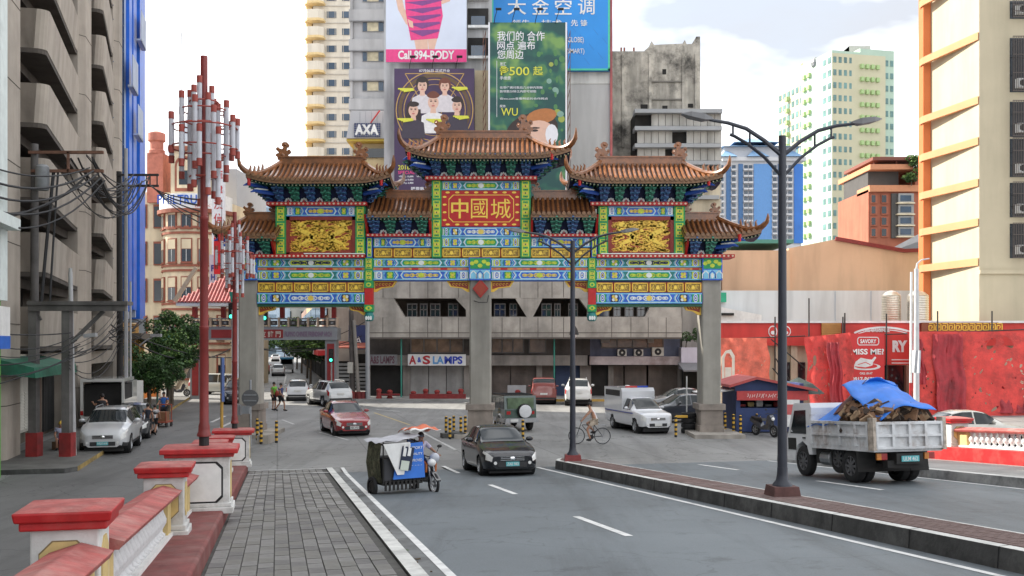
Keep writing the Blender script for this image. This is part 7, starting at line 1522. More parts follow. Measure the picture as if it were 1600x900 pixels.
# plain flanking wall of the left street's far end
m = MB(); m.box(-34, -26.5, 77, 77.4, 0, 2.4, 0); m.box(-34, -26.6, 76.9, 77.0, 0, .9, 1); tag(m.build('orange_hoarding', [M('hoarding_white', (.55, .45, .36), .7, .3, 1.5), M('hoarding_orange', (.60, .22, .06), .7, .3, 1.5)]), 'orange and white painted hoarding behind the children', 'hoarding')
# ================================================================ vehicles
def interp(tab, x):
    if x <= tab[0][0]: return tab[0][1:]
    for a, b in zip(tab[:-1], tab[1:]):
        if x <= b[0]: t = (x - a[0]) / (b[0] - a[0]); return [p + (q - p) * t for p, q in zip(a[1:], b[1:])]
    return tab[-1][1:]
TYRE_M = {}
def wheel_meshes(r, w, spokes=5):
    k = (round(r, 2), w, spokes)
    if k not in TYRE_M:
        t = MB().lathe([(r * .62, -w / 2), (r * .9, -w / 2), (r * .985, -w * .4), (r, -w * .25), (r, w * .25), (r * .985, w * .4), (r * .9, w / 2), (r * .62, w / 2)], 22, (0, 0, 0), 0, 'y', False).mesh('tyre', RUBBER, True)
        m = MB(); m.lathe([(r * .64, -w * .42), (r * .58, -w * .5), (r * .55, -w * .3), (r * .55, w * .3)], 22, (0, 0, 0), 0, 'y', False); m.lathe([(r * .5, -w * .2), (r * .5, w * .3)], 16, (0, 0, 0), 1, 'y'); m.lathe([(r * .14, -w * .46), (r * .16, -w * .3)], 10, (0, 0, 0), 0, 'y')
        for s in range(spokes): a = 2 * pi * s / spokes; m.obox((r * .34 * cos(a), -w * .38, r * .34 * sin(a)), (r * .5, w * .12, r * .15), (0, -a, 0), 0)
        TYRE_M[k] = (t, m.mesh('rim', [M('alloy', (.42, .43, .44), .35, .08, metal=.8) if spokes < 8 else M('steel_rim', (.10, .10, .105), .6, .3, 8), BLACK]))
    return TYRE_M[k]
def add_wheel(root, x, y, r, w=.19, spokes=5, flip=False, z=None):
    t, m = wheel_meshes(r, w, spokes); wo = put('wheel', t, root, (x, y, r if z is None else z), (0, 0, pi if flip else 0), local=True); put('rim', m, wo, local=True); return wo
GLC = M('car_glass', (.015, .02, .022), .06, .1, spec=.45); LENS = M('lamp_lens', (.70, .70, .68), .12, .15, 9, spec=.8); TAIL = M('tail_lens', (.38, .012, .012), .2, .1); TRIM = M('plastic_trim', (.025, .025, .027), .6); AMBER = M('amber_lens', (.6, .2, .02), .25)
PLATEB = M('plate_cyan', (.10, .42, .45), .5); PLATEW = M('plate_white', (.6, .6, .58), .5)
def car(name, label, paint, prof, wid, L, wheels, r, wind, rear, sides, belt_off=.0, grille=None, plate=PLATEW, plate_txt=None, head=True, roofrails=False, twotone=None, rearbits=True, bumper=None, logo=True, spare=False):
    """prof rows: (x from the nose, z bottom, z belt, z top, half width belt, half width roof); x runs backwards from the nose"""
    t = thing(name, label, 'car'); NS = 64
    xs = [L * i / NS for i in range(NS + 1)]; st = [list(interp(prof, x)) for x in xs]
    for _ in range(2): st = [st[0]] + [[(a + 2 * b + c) / 4 for a, b, c in zip(st[i - 1], st[i], st[i + 1])] for i in range(1, NS)] + [st[-1]]
    def sec(s):
        zb, zl, zt, w, wr = s; zl = min(zl, zt - .015); g = zt - zl
        return [(0, zb), (w * .80, zb), (w * .955, zb + .07), (w * .992, zb + .20), (w, zb + (zl - zb) * .60), (w * .985, zl - .07), (w * .955, zl), (wr + (w * .955 - wr) * .42, zl + g * .55), (wr + (w * .9 - wr) * .08, zl + g * .90), (wr * .9, zl + g * .985), (wr * .5, zt + .006), (0, zt + .012)]
    S = [sec(s) for s in st]; NJ = 12
    def P(i, j, sg): y, z = S[i][j]; return Vector((-xs[i], sg * y, z))
    def snap(p):
        for wxp in wheels:
            d = Vector((p.x + wxp, p.z - r)); R = r + .055
            if abs(d.length - R) < .075 and d.y > -.3 * R: d = d.normalized() * R; return Vector((-wxp + d.x, p.y, r + d.y))
        return p
    body = MB(); dark = MB()
    for sg in (-1, 1):
        idx = {}
        for i in range(NS + 1):
            for j in range(NJ):
                p = P(i, j, sg)
                if 1 <= j <= 5: p = snap(p)
                idx[i, j] = len(body.v); body.v.append(tuple(p))
        for i in range(NS):
            for j in range(NJ - 1):
                c = (P(i, j, sg) + P(i + 1, j + 1, sg)) / 2
                if 1 <= j <= 4 and any((c.x + wp) ** 2 + (c.z - r) ** 2 < (r + .04) ** 2 for wp in wheels): continue
                f = (idx[i, j], idx[i + 1, j], idx[i + 1, j + 1], idx[i, j + 1]); body.f.append(f if sg > 0 else f[::-1]); body.m.append(1 if j < 2 or (twotone and c.z < twotone) else 0)
        for i in (0, NS): f = tuple(idx[i, j] for j in range(NJ)); body.f.append(f); body.m.append(0 if i else 0)
    bo = body.build('body', [paint, TRIM], t, smooth=True, fix=True, local=True)
    # wheel wells
    W = max(s[3] for s in st)
    for wp in wheels:
        m = MB(); m.lathe([(r + .05, -W * .93), (r + .05, W * .93)], 16, (-wp, 0, r), 0, 'y'); m.box(-wp - r - .3, -wp + r + .3, -W * .75, W * .75, .12, r, 0); m.build('wheel_well', BLACK, t, local=True)
        for sg in (-1, 1): add_wheel(t, -wp, sg * (W - .10), r, .19, 5 if r < .33 else 6, sg > 0)
    def patch(x0, x1, j0, j1, mat, nm, both=False, off=.008, mid=False):
        i0 = min(range(NS + 1), key=lambda i: abs(xs[i] - x0)); i1 = min(range(NS + 1), key=lambda i: abs(xs[i] - x1))
        if both:
            m = MB(); rows = []
            for i in range(i0, i1 + 1):
                row = [P(i, j, -1) for j in range(j0, NJ)] + [P(i, j, 1) for j in range(NJ - 2, j0 - 1, -1)]; rows.append(row)
            n = len(rows); R2 = []
            for i in range(n):
                a, b = rows[max(i - 1, 0)], rows[min(i + 1, n - 1)]; rr_ = []
                for j in range(len(rows[0])):
                    d1 = b[j] - a[j]; d2 = rows[i][min(j + 1, len(rows[0]) - 1)] - rows[i][max(j - 1, 0)]; nn = d1.cross(d2); nn = nn.normalized() if nn.length > 1e-9 else Vector((0, 0, 1)); nn = nn if nn.z > 0 else -nn; rr_.append(rows[i][j] + nn * off)
                R2.append(rr_)
            m.grid(R2); return m.build(nm, mat, t, smooth=True, local=True, fix=False)
        for sg in (-1, 1):
            m = MB(); m.grid([[P(i, j, sg) + Vector((0, sg * off, off * .3)) for j in range(j0, j1 + 1)] for i in range(i0, i1 + 1)]); m.build(nm, mat, t, smooth=True, local=True, fix=False)
    if wind: patch(wind[0], wind[1], 8, 11, GLC, 'windscreen', True)
    if rear: patch(rear[0], rear[1], 8, 11, GLC, 'rear_window', True)
    for a, b in sides: patch(a, b, 6, 8, GLC, 'side_window', off=.010)
    if head: patch(.03, .42, 5, 6, LENS, 'headlight', off=.012); patch(.02, .22, 4, 5, LENS, 'headlight_lower', off=.012)
    if rearbits: patch(L - .30, L - .01, 5, 6, TAIL, 'tail_light', off=.012); patch(L - .16, L - .01, 4, 5, TAIL, 'tail_light_lower', off=.012)
    w0, zb0, zl0 = st[0][3], st[0][0], st[0][1]
    # front face fittings
    f = MB(); f.box(-.10, .018, -w0 * .58, w0 * .58, zl0 - .11, zl0 + .02, 0)
    for k in range(3): f.box(-.08, .026, -w0 * .60, w0 * .60, zl0 - k * .05, zl0 + .016 - k * .05, 1)
    if logo: f.ball((.028, 0, zl0 - .04), (.014, .08, .055), 8, 6, 1)
    f.build('grille', [TRIM, CHROME], t, local=True)
    f = MB(); f.box(-.05, .022, -w0 * .72, w0 * .72, zb0 + .05, zb0 + .20, 0)
    for s in (-1, 1): f.lathe([(.05, .02), (.05, .035)], 10, (0, s * w0 * .86, zb0 + .17), 1, 'x')
    f.build('lower_intake', [TRIM, LENS], t, local=True)
    pz = zb0 + .075
    pl_ = MB().box(.03, .045, -.2, .2, pz, pz + .13).build('number_plate', plate, t, local=True)
    if plate_txt: letters(plate_txt, -.17, .17, pz + .025, pz + .105, 0, WHITE if plate is PLATEB else BLACK, pl_, 'plate_number', .01, loc=(.05, 0, 0), rz=pi / 2)
    # rear fittings
    wn, zbn, zln = st[-1][3], st[-1][0], st[-1][1]
    MB().box(-L - .05, -L + .02, -wn * .95, wn * .95, zbn + .05, zbn + .17).build('rear_bumper', bumper or TRIM, t, local=True)
    MB().box(-L - .03, -L, -.24, .24, zbn + .38, zbn + .50).build('number_plate', PLATEW, t, local=True)
    # mirrors, handles
    if wind:
        for s in (-1, 1):
            i = min(range(NS + 1), key=lambda k: abs(xs[k] - (wind[0] + wind[1]) / 2 - .18)); zz = st[i][1] + .06; m = MB(); m.ball((-xs[i], s * (st[i][3] + .10), zz + .04), (.07, .12, .075), 8, 6); m.bar((-xs[i], s * st[i][3] * .93, zz - .02), (-xs[i], s * (st[i][3] + .06), zz + .02), .05, .03); m.build('wing_mirror', paint if paint is not BLACK else TRIM, t, smooth=True, local=True)
    for a, b in sides[:2]:
        for s in (-1, 1): i = min(range(NS + 1), key=lambda k: abs(xs[k] - b + .12)); m = MB(); m.box(-b + .02, -b + .2, s * (st[i][3] * .985) - .02, s * (st[i][3] * .985) + .02, st[i][1] - .13, st[i][1] - .10); m.build('door_handle', paint, t, local=True)
    if roofrails:
        for s in (-1, 1):
            a, b = sides[0][0] + .5, sides[-1][1] - .1; i = NS // 2; MB().tube([(-a, s * st[i][4] * .9, st[i][2] - .02), (-a - .1, s * st[i][4] * .9, st[i][2] + .05), (-b + .1, s * st[i][4] * .9, st[i][2] + .05), (-b, s * st[i][4] * .9, st[i][2] - .02)], .018, 5).build('roof_rail', GREYM, t, local=True)
    return t
def place(t, p, head, pitch=0.):
    """p ground point of the car's middle, head = direction of travel"""
    t.rotation_mode = 'XYZ'; t.rotation_euler = (0, pitch, atan2(head[1], head[0])); d = Vector((head[0], head[1])).normalized(); h = t.get('half', 2.1)
    t.location = (p[0] + d.x * h, p[1] + d.y * h, (p[2] if len(p) > 2 else 0) + (-sin(pitch) * h)); return t
def cpaint(n, c, rough=.3, metal=.0, coat=1.): return M('car_' + n, c, rough, .04, 1, metal=metal, coat=coat, dirt=tuple(x * .7 + .01 for x in c), dirtamt=.2)
SEDAN = [(0, .26, .60, .62, .60, .5), (.06, .22, .68, .70, .68, .55), (.25, .18, .74, .77, .79, .62), (.6, .17, .82, .86, .84, .64), (1.05, .17, .90, .95, .85, .64), (1.25, .17, .93, 1.0, .85, .63), (1.95, .17, .95, 1.40, .85, .58), (2.3, .17, .95, 1.47, .85, .57), (2.9, .17, .96, 1.46, .85, .57), (3.35, .17, .98, 1.34, .85, .57), (3.8, .19, 1.0, 1.06, .84, .6), (4.15, .22, .98, 1.03, .80, .6), (4.27, .30, .92, .95, .72, .55), (4.3, .36, .85, .88, .66, .5)]
SUV = [(0, .30, .72, .74, .62, .5), (.06, .27, .82, .85, .72, .55), (.28, .24, .92, .96, .84, .64), (.65, .24, 1.0, 1.04, .89, .66), (1.0, .24, 1.05, 1.10, .90, .66), (1.15, .24, 1.07, 1.15, .90, .66), (1.8, .24, 1.09, 1.58, .91, .62), (2.2, .24, 1.09, 1.65, .91, .62), (3.4, .24, 1.11, 1.66, .91, .62), (4.05, .26, 1.14, 1.60, .90, .61), (4.35, .28, 1.12, 1.22, .88, .62), (4.45, .32, 1.05, 1.10, .84, .6), (4.5, .42, .95, 1.0, .80, .55)]
HATCH = [(0, .26, .62, .64, .60, .5), (.06, .22, .70, .73, .66, .55), (.25, .18, .78, .82, .77, .6), (.55, .17, .87, .92, .81, .62), (.75, .17, .92, 1.0, .82, .62), (1.5, .17, .96, 1.45, .82, .56), (1.9, .17, .96, 1.5, .82, .56), (2.9, .17, .98, 1.49, .82, .56), (3.35, .19, 1.0, 1.40, .81, .56), (3.62, .22, .98, 1.06, .79, .56), (3.7, .3, .90, .95, .74, .5)]
VAN = [(0, .30, .85, .87, .66, .55), (.08, .26, 1.0, 1.04, .76, .6), (.35, .24, 1.08, 1.14, .84, .68), (.6, .24, 1.1, 1.25, .85, .70), (1.15, .24, 1.12, 1.80, .86, .72), (1.5, .24, 1.12, 1.93, .86, .73), (4.2, .24, 1.13, 1.95, .86, .73), (4.5, .25, 1.13, 1.92, .86, .73), (4.63, .27, 1.12, 1.70, .86, .72), (4.7, .35, 1.05, 1.30, .84, .70)]
def mk(kind, label, paint, **kw):
    if kind == 'sedan': t = car('sedan_car', label, paint, SEDAN, .85, 4.3, (.85, 3.4), .30, (1.22, 1.98), (3.3, 3.85), ((1.62, 2.42), (2.50, 3.30)), **kw); t['half'] = 2.15
    if kind == 'suv': t = car('suv_car', label, paint, SUV, .9, 4.5, (.88, 3.55), .35, (1.1, 1.85), (4.0, 4.36), ((1.5, 2.35), (2.43, 3.25), (3.32, 3.85)), roofrails=True, twotone=.42, **kw); t['half'] = 2.25
    if kind == 'hatch': t = car('hatchback_car', label, paint, HATCH, .82, 3.7, (.72, 3.1), .29, (.75, 1.52), (3.3, 3.62), ((1.2, 2.0), (2.08, 2.8), (2.88, 3.15)), **kw); t['half'] = 1.85
    if kind == 'van': t = car('van', label, paint, VAN, .86, 4.7, (.85, 3.7), .32, (.62, 1.2), (4.5, 4.66), ((.95, 1.75), (1.85, 3.0), (3.1, 4.2)), **kw); t['half'] = 2.35
    return t
DOWN = (.2233, -.9748); RUN = (-.2233, .9748)
pitch_ramp = atan2(.0609, 1)
def roadpt(px, py): t = 2.16 / ((py - 535) / 1600 - .0609 * (.9748 - .2233 * (px - 800) / 1600)); X = (px - 800) / 1600 * t; u = -.2233 * X + .9748 * t; return (X, t, zd(u) + .014)
BLKP = cpaint('black', (.006, .007, .011), .2, 0., .35); 
bl = mk('sedan', 'black sedan driving up the ramp towards the camera', BLKP, plate=PLATEB, plate_txt='ZAE 983'); p = F(31.4, 6.72); place(bl, (p.x, p.y, zd(31.4) + .014), DOWN, -pitch_ramp * .75)
rd_ = mk('sedan', 'red sedan crossing the junction left of the tricycle', cpaint('red', (.26, .010, .014), .25), plate_txt='NBC 4721'); place(rd_, (wx(536, 47.2), 47.6, .004), (.36, -.93))
sv = mk('suv', 'silver white SUV parked nose out by the h frame poles', cpaint('silverwhite', (.55, .56, .57), .3, .15), plate=PLATEB, plate_txt='NQZ 618'); place(sv, (wx(172, 40), 40.2, .008), DOWN)
g2 = mk('sedan', 'dark grey sedan parked behind the silver white SUV', cpaint('darkgrey', (.06, .062, .068), .3, .3)); place(g2, (wx(203, 45.5), 46, .008), DOWN)
m1 = mk('van', 'champagne silver minivan seen side on beyond the red lamp post', cpaint('champagne', (.42, .42, .37), .3, .3)); place(m1, (wx(331, 82), 83, 0), (.9, -.25)); m1.scale = (.92, .95, .88)
dk = mk('suv', 'dark SUV half hidden behind the farther red lamp post', cpaint('navy', (.03, .035, .045), .3)); place(dk, (wx(366, 70), 71, 0), (.2, -1))
hw = mk('hatch', 'white hatchback with red tail lights beside the pedestrians', cpaint('white', (.62, .63, .64), .3)); place(hw, (wx(459, 73.5), 75, 0), (-.18, .98))
ss = mk('suv', 'silver SUV turning into the far street', cpaint('silver', (.46, .47, .47), .3, .25)); place(ss, (wx(507, 67), 68.3, 0), (-.52, .85))
rv = mk('van', 'rust red van parked tail out before the brown shutters', cpaint('rust', (.24, .055, .045), .35), twotone=.62); place(rv, (wx(850, 70), 71.0, 0), (0.02, 1.)); rv.scale = (.9, 1, .92)
wsv = mk('suv', 'white SUV parked tail out beside the rust red van', cpaint('pearl', (.66, .66, .64), .3), bumper=cpaint('pearl', (.66, .66, .64))); place(wsv, (wx(905, 68), 69.4, 0), (.05, 1)); wsv.scale = (1, 1, 1.08)
d1 = mk('sedan', 'dark silver sedan parked behind the police pickup', cpaint('gunmetal', (.16, .165, .175), .3, .4)); place(d1, (wx(1062, 61), 61.5, 0), (-.97, -.2))
d2 = mk('sedan', 'charcoal sedan parked just left of the right gate column', cpaint('charcoal', (.055, .06, .07), .3, .3)); place(d2, (wx(1065, 54), 54.4, 0), (-.97, -.22))
pk = mk('sedan', 'beige white car parked behind the right hand balustrade', cpaint('beige', (.55, .53, .47), .3)); place(pk, (wx(1528, 41), 41.5, .0), (1, .05))
# dark green off-roader with spare wheel
jp = thing('off_roader', 'dark green boxy off roader with white spare wheel cover', 'car'); JG = cpaint('forest', (.03, .065, .05), .35); JS = cpaint('jeep_silver', (.36, .36, .35), .4)
m = MB(); m.prism([(0, .5), (-.1, .95), (-1.1, 1.02), (-1.45, 1.06), (-1.85, 1.72), (-4.15, 1.78), (-4.25, 1.1), (-4.25, .5)], 'y', -.82, .82, 0); m.prism([(.02, .45), (.02, .66), (-4.3, .66), (-4.3, .45)], 'y', -.86, .86, 1); jb = m.build('body', [JG, JS], jp, local=True)
for s in (-1, 1):
    for (a, b) in ((-1.95, -2.7), (-2.8, -3.45), (-3.55, -4.1)): m = MB(); m.prism([(a, 1.12), (a - .02, 1.62), (b, 1.64), (b, 1.12)], 'y', s * .822, s * .832); m.build('side_window', GLC, jp, local=True)
    for xw in (-.8, -3.4): add_wheel(jp, xw, s * .74, .36, .22, 6, s > 0); m = MB(); m.tube([(xw + .46 * cos(a), s * .84, .36 + .46 * sin(a)) for a in [i * pi / 8 for i in range(9)]], .05, 6); m.build('wheel_arch', JS, jp, local=True)
    m = MB(); m.box(-4.27, -4.24, s * .62 - .1, s * .62 + .1, .86, 1.02); m.build('tail_light', TAIL, jp, local=True)
m = MB(); m.box(-4.275, -4.24, -.68, .68, 1.14, 1.68); m.build('rear_window', M('green_glass', (.10, .15, .09), .1, .4, 2), jp, local=True)
sp = MB().lathe([(.30, -4.5), (.36, -4.48), (.37, -4.40), (.37, -4.28)], 20, (0, -.18, 1.02), 0, 'x').build('spare_wheel', RUBBER, jp, smooth=True, local=True); MB().lathe([(.05, -4.535), (.26, -4.53), (.32, -4.51), (.33, -4.47)], 20, (0, -.18, 1.02), 0, 'x').build('wheel_cover', M('cover_white', (.62, .63, .64), .4), sp, smooth=True, local=True)
m = MB(); m.box(-4.5, -4.25, -.85, .85, .48, .68); m.build('rear_bumper', STEEL, jp, local=True); m = MB(); m.box(-4.52, -4.5, .2, .6, .52, .64); m.build('number_plate', PLATEW, jp, local=True)
m = MB()
for s in (-.7, .7): m.box(-4.0, -1.95, s - .03, s + .03, 1.79, 1.84)
for k in range(4): m.box(-2.1 - k * .6, -2.06 - k * .6, -.7, .7, 1.80, 1.83)
m.build('roof_rack', BLACK, jp, local=True); jp['half'] = 2.1; place(jp, (wx(794, 49), 50.0, 0), (-.30, .95)); jp.scale = (.95,) * 3
# police pickup with canopy box
po = thing('police_pickup', 'white police pickup with canopy box and red blue light bar', 'pickup'); PW = cpaint('police_white', (.64, .65, .67), .35)
PCK = [(0, .34, .80, .82, .66, .5), (.07, .32, .92, .95, .76, .6), (.3, .3, .98, 1.02, .88, .66), (1.1, .3, 1.08, 1.12, .91, .68), (1.3, .3, 1.10, 1.2, .91, .66), (1.9, .3, 1.12, 1.66, .91, .62), (2.2, .3, 1.12, 1.72, .91, .62), (2.75, .3, 1.12, 1.70, .91, .62), (2.85, .3, 1.10, 1.14, .91, .8), (5.2, .34, 1.05, 1.08, .90, .8), (5.25, .4, 1.0, 1.02, .88, .7)]
tmp = car('pickup_shell', 'tmp', PW, PCK, .91, 5.25, (.95, 4.1), .36, (1.25, 1.95), None, ((1.65, 2.6),), rearbits=False)
for ch in KIDS(tmp): ch.parent = po
bpy.data.objects.remove(tmp)
m = MB(); m.prism([(-2.6, 1.0), (-5.2, 1.0), (-5.2, 2.18), (-2.75, 2.18), (-2.6, 2.0)], 'y', -.93, .93); m.build('canopy_box', PW, po, local=True)
for s in (-1, 1): m = MB(); m.box(-5.0, -2.9, s * .932 - .01, s * .932 + .01, 1.75, 2.05); m.build('canopy_opening', BLACK, po, local=True); m = MB(); m.box(-5.1, -1.2, s * .925 - .01, s * .925 + .012, .95, 1.0); m.build('blue_stripe', M('police_blue', (.03, .06, .3), .4), po, local=True)
m = MB(); m.box(-2.95, -2.75, -.62, .0, 2.19, 2.27, 0); m.box(-2.95, -2.75, 0, .62, 2.19, 2.27, 1); m.build('light_bar', [M('beacon_red', (.6, .03, .03), .3), M('beacon_blue', (.03, .08, .5), .3)], po, local=True); MB().ball((-3.4, -.3, 2.22), (.16, .16, .08)).build('roof_vent', WHITE, po, local=True)
po['half'] = 2.6; place(po, (wx(999, 48), 49.2, 0), (.27, -.963)); po.scale = (.9, .9, .93)
# far traffic: copies of the finished cars
FAR = [(hw, 429, 588, 'silver', (.30, .31, .33), 'grey pickup like car leading the far queue', 'suv'), (ss, 405, 585, 'red2', (.35, .05, .04), 'dark red car at the left of the far queue', 'suv'), (hw, 408, 570, 'pearl2', (.6, .6, .6), 'white car second in the far queue', 'hatch'), (ss, 427, 565, 'wh3', (.62, .62, .62), 'white van like car in the middle of the far queue', 'suv'), (hw, 411, 560, 'bk', (.05, .05, .06), 'dark small car far down the street', 'hatch'), (ss, 421, 556, 'wh4', (.6, .6, .58), 'pale car far down the street behind the others', 'suv'), (hw, 436, 556, 'bl', (.2, .3, .5), 'bluish car far down the street at right', 'hatch'), (ss, 414, 551, 'wh5', (.5, .5, .5), 'tiny light grey car almost at the street end', 'suv'), (hw, 424, 549, 'wh6', (.6, .6, .6), 'tiny white car at the street end', 'hatch')]
for src, px, py, nm, c, lab, kd in FAR:
    base = src; pn = [s.material.name for ch in KIDS(base) if ch.name.startswith('body') for s in ch.material_slots][0]
    d_ = dup(base, label=lab, mats={pn: cpaint(nm, c, .3)}); d_['group'] = 'cars queuing down the far street'; Yq = gy(py); place(d_, (wx(px, Yq), Yq + 2, 0), RUN)
for i in range(12):
    d_ = dup((hw, ss)[i % 2], label='tiny car in the dense end of the far queue', mats={('car_white', 'car_silver')[i % 2]: cpaint('far%d' % (i % 4), ((.6, .6, .6), (.05, .05, .06), (.3, .06, .05), (.4, .42, .45))[i % 4])}); d_['group'] = 'cars queuing down the far street'; py = 546 + (i * 7) % 9; Yq = gy(py); place(d_, (wx(410 + (i * 11) % 34, Yq), Yq, 0), RUN)
# far jeepney
jn = thing('jeepney', 'small open backed jeepney on the far street', 'jeepney', (wx(448.5, 140), 140, 0), ROADANG); m = MB(); m.box(0, 4.2, -.9, .9, .5, 1.2, 0); m.box(-.2, 4.0, -.95, .95, 1.9, 2.15, 1); m.box(.1, 4.0, -.88, -.82, 1.2, 1.9, 0); m.box(.1, 4.0, .82, .88, 1.2, 1.9, 0); m.box(3.8, 4.0, -.8, .8, 1.2, 1.9, 2); m.build('body', [STEEL, M('jeepney_blue', (.05, .25, .42), .5), DARK], jn, local=True)
for a in (.8, 3.4):
    for s in (-1, 1): add_wheel(jn, a, s * .78, .36, .2, 5, s > 0)
# ---- dump truck with blue tarpaulin
tk = thing('dump_truck', 'battered white dump truck loaded high, blue tarpaulin on top', 'truck'); TW = M('truck_white', (.66, .67, .68), .55, .12, 4, dirt=(.22, .14, .09), dirtamt=.8, streak=.25); TB = M('truck_cab_white', (.72, .73, .74), .4, .08, 1.5, coat=.3, dirt=(.25, .22, .2), dirtamt=.3); CH = M('chassis_black', (.022, .021, .02), .8, .3, 3)
# local: nose at x=0, body towards -x
cab = MB(); cab.prism([(-.02, .42), (0, .95), (-.06, 1.10), (-.42, 1.98), (-.52, 2.03), (-1.35, 2.03), (-1.42, 1.9), (-1.42, .62), (-1.25, .62), (-1.15, .86), (-.9, .98), (-.62, .86), (-.5, .6), (-.45, .42)], 'y', -.86, .86); cab.build('cab', TB, tk, local=True)
for s in (-1, 1):
    m = MB(); m.prism([(-.24, 1.18), (-.50, 1.82), (-1.12, 1.84), (-1.12, 1.18)], 'y', s * .862, s * .872); m.build('side_window', GLC, tk, local=True); m = MB(); m.prism([(-.30, 1.22), (-.33, 1.28), (-.36, 1.22)], 'y', s * .86, s * .88); m.build('window_divider', TB, tk, local=True)
    m = MB(); m.box(-.55, -.10, s * .862 - .01, s * .862 + .012, .72, 1.05); m.build('black_vent', CH, tk, local=True); m = MB(); m.box(-1.08, -.95, s * .87 - .02, s * .87 + .02, 1.05, 1.09); m.build('door_handle', CH, tk, local=True)
    m = MB(); m.tube([(-.1, s * .9, 1.15), (-.02, s * 1.0, 1.3), (-.02, s * 1.02, 1.75)], .015, 5); m.box(-.06, .0, s * 1.05 - .08, s * 1.05 + .08, 1.35, 1.7); m.build('mirror', CH, tk, local=True)
m = MB(); m.prism([(-.02, 1.14), (-.40, 1.93), (-.41, 1.93), (-.04, 1.14)], 'y', -.74, .74); m.build('windscreen', GLC, tk, local=True)
ch = MB(); ch.box(-4.6, -.6, -.36, .36, .52, .78); ch.box(-3.9, -3.2, -.8, .8, .30, .50); ch.box(-2.2, -1.5, -.78, -.42, .40, .78); ch.box(-2.2, -1.5, .42, .78, .40, .78); ch.box(-4.5, -4.3, -.55, .55, .42, .6); ch.build('chassis', CH, tk, local=True)
for s in (-1, 1):
    add_wheel(tk, -.85, s * .72, .42, .22, 8, s > 0); add_wheel(tk, -3.35, s * .76, .42, .24, 8, s > 0); add_wheel(tk, -3.35, s * .50, .42, .22, 8, s > 0)
    m = MB(); m.tube([(-3.35 + .50 * cos(a), s * .74, .40 + .52 * sin(a)) for a in [.15 + i * .32 for i in range(9)]], .04, 6); m.hexa([(-3.92, s * .74 - .26, .30), (-3.92, s * .74 + .26, .30), (-3.90, s * .74 + .26, .30), (-3.90, s * .74 - .26, .30), (-3.86, s * .74 - .26, .82), (-3.86, s * .74 + .26, .82), (-3.84, s * .74 + .26, .82), (-3.84, s * .74 - .26, .82)]); m.build('mud_guard', CH, tk, local=True)
    m = MB(); m.box(-4.42, -4.36, s * .66 - .16, s * .66, .62, .78, 0); m.box(-4.42, -4.36, s * .66, s * .66 + .12, .62, .78, 1); m.build('tail_light', [TAIL, AMBER], tk, local=True)
m = MB(); m.lathe([(.16, -.25), (.2, -.22), (.2, .22), (.16, .25)], 12, (-2.0, .66, .55), 0, 'x'); m.build('air_tank', STEEL, tk, local=True)
spw = add_wheel(tk, -2.55, .66, .40, .2, 8, True, .58)
bx_ = MB(); B0, B1, Bz0, Bz1 = -1.5, -4.55, .88, 1.52
bx_.box(B1, B0, -.95, .95, .82, .93)
bx_.box(B0 - .06, B0, -.95, .95, .93, Bz1 + .2); bx_.build('bed_floor', TW, tk, local=True)
for s in (-1, 1):
    m = MB(); y = s * .93; m.box(B1 + .12, B0 - .08, y - .025, y + .025, .931, Bz1); sd = m.build('side_board', TW, tk, local=True)
    m = MB(); 
    for x in (B0 - .12, -2.3, -3.05, -3.8, B1 + .2): m.box(x - .035, x + .035, y - .085, y + .085, .94, Bz1)
    m.box(B1 + .12, B0 - .08, y - .08, y + .08, Bz1 - .03, Bz1 + .04); m.box(B1 + .12, B0 - .08, y - .075, y + .075, 1.18, 1.24); m.build('rib', TW, sd, local=True)
m = MB(); m.box(B1 - .03, B1 + .03, -.93, .93, .90, Bz1 + .04); tg = m.build('tailgate', TW, tk, local=True)
m = MB()
for y in (-.9, -.45, 0, .45, .9): m.box(B1 - .10, B1 + .01, y - .035, y + .035, .9, Bz1 + .04)
for z in (.92, 1.22, Bz1): m.box(B1 - .095, B1 + .0, -.93, .93, z - .03, z + .03)
m.build('rib', TW, tg, local=True)
for s in (-1, 1): m = MB(); m.box(B1 - .1, B1 + .14, s * .96 - .05, s * .96 + .05, .86, Bz1 + .14); m.build('corner_post', M('truck_rust', (.42, .36, .30), .85, .5, 6), tk, local=True)
pl_ = MB().box(-4.635, -4.605, -.24, .24, .58, .72).build('number_plate', PLATEB, tk, local=True); letters('ULM 462', -.2, .2, .60, .70, 0, WHITE, pl_, "plate_number", .01, loc=(-4.64, 0, 0), rz=-pi / 2)
tk['half'] = 2.3; p = F(24.6, 15.15); place(tk, (p.x, p.y, zd(24.6) + .016), RUN, pitch_ramp)
# load: brown scrap heap and a tarpaulin over it
def tfix(o): o.parent = None; return o
rr = random.Random(12); Mt = Matrix.Translation(tk.location) @ Euler(tk.rotation_euler).to_matrix().to_4x4()
ld = MB(); SCR = [M('scrap_brown', (.16, .085, .045), .9, .4, 6), M('scrap_dark', (.045, .03, .022), .9, .4, 6), M('scrap_tan', (.30, .20, .12), .85, .3, 6)]
for i in range(420):
    x = rr.uniform(B1 + .2, B0 - 1.42); y = rr.uniform(-.85, .85); top = 1.50 + .60 * max(0, 1 - ((x + 3.2) / 1.7) ** 2) * (1 - (y / 1.35) ** 2); z = 1.1 + (top - 1.1) * rr.random() ** .4
    ld.obox((x, y, z), (rr.uniform(.1, .4), rr.uniform(.1, .35), rr.uniform(.03, .12)), (rr.uniform(-1, 1), rr.uniform(-1, 1), rr.uniform(0, 3)), rr.choices((0, 1, 2), (4, 4, 2))[0])
ld.map(lambda x, y, z: Mt @ Vector((x, y, z))); o = ld.build('scrap_load', SCR); tag(o, 'heap of brown scrap boards heaped in the dump truck bed', 'scrap'); o['kind'] = 'stuff'
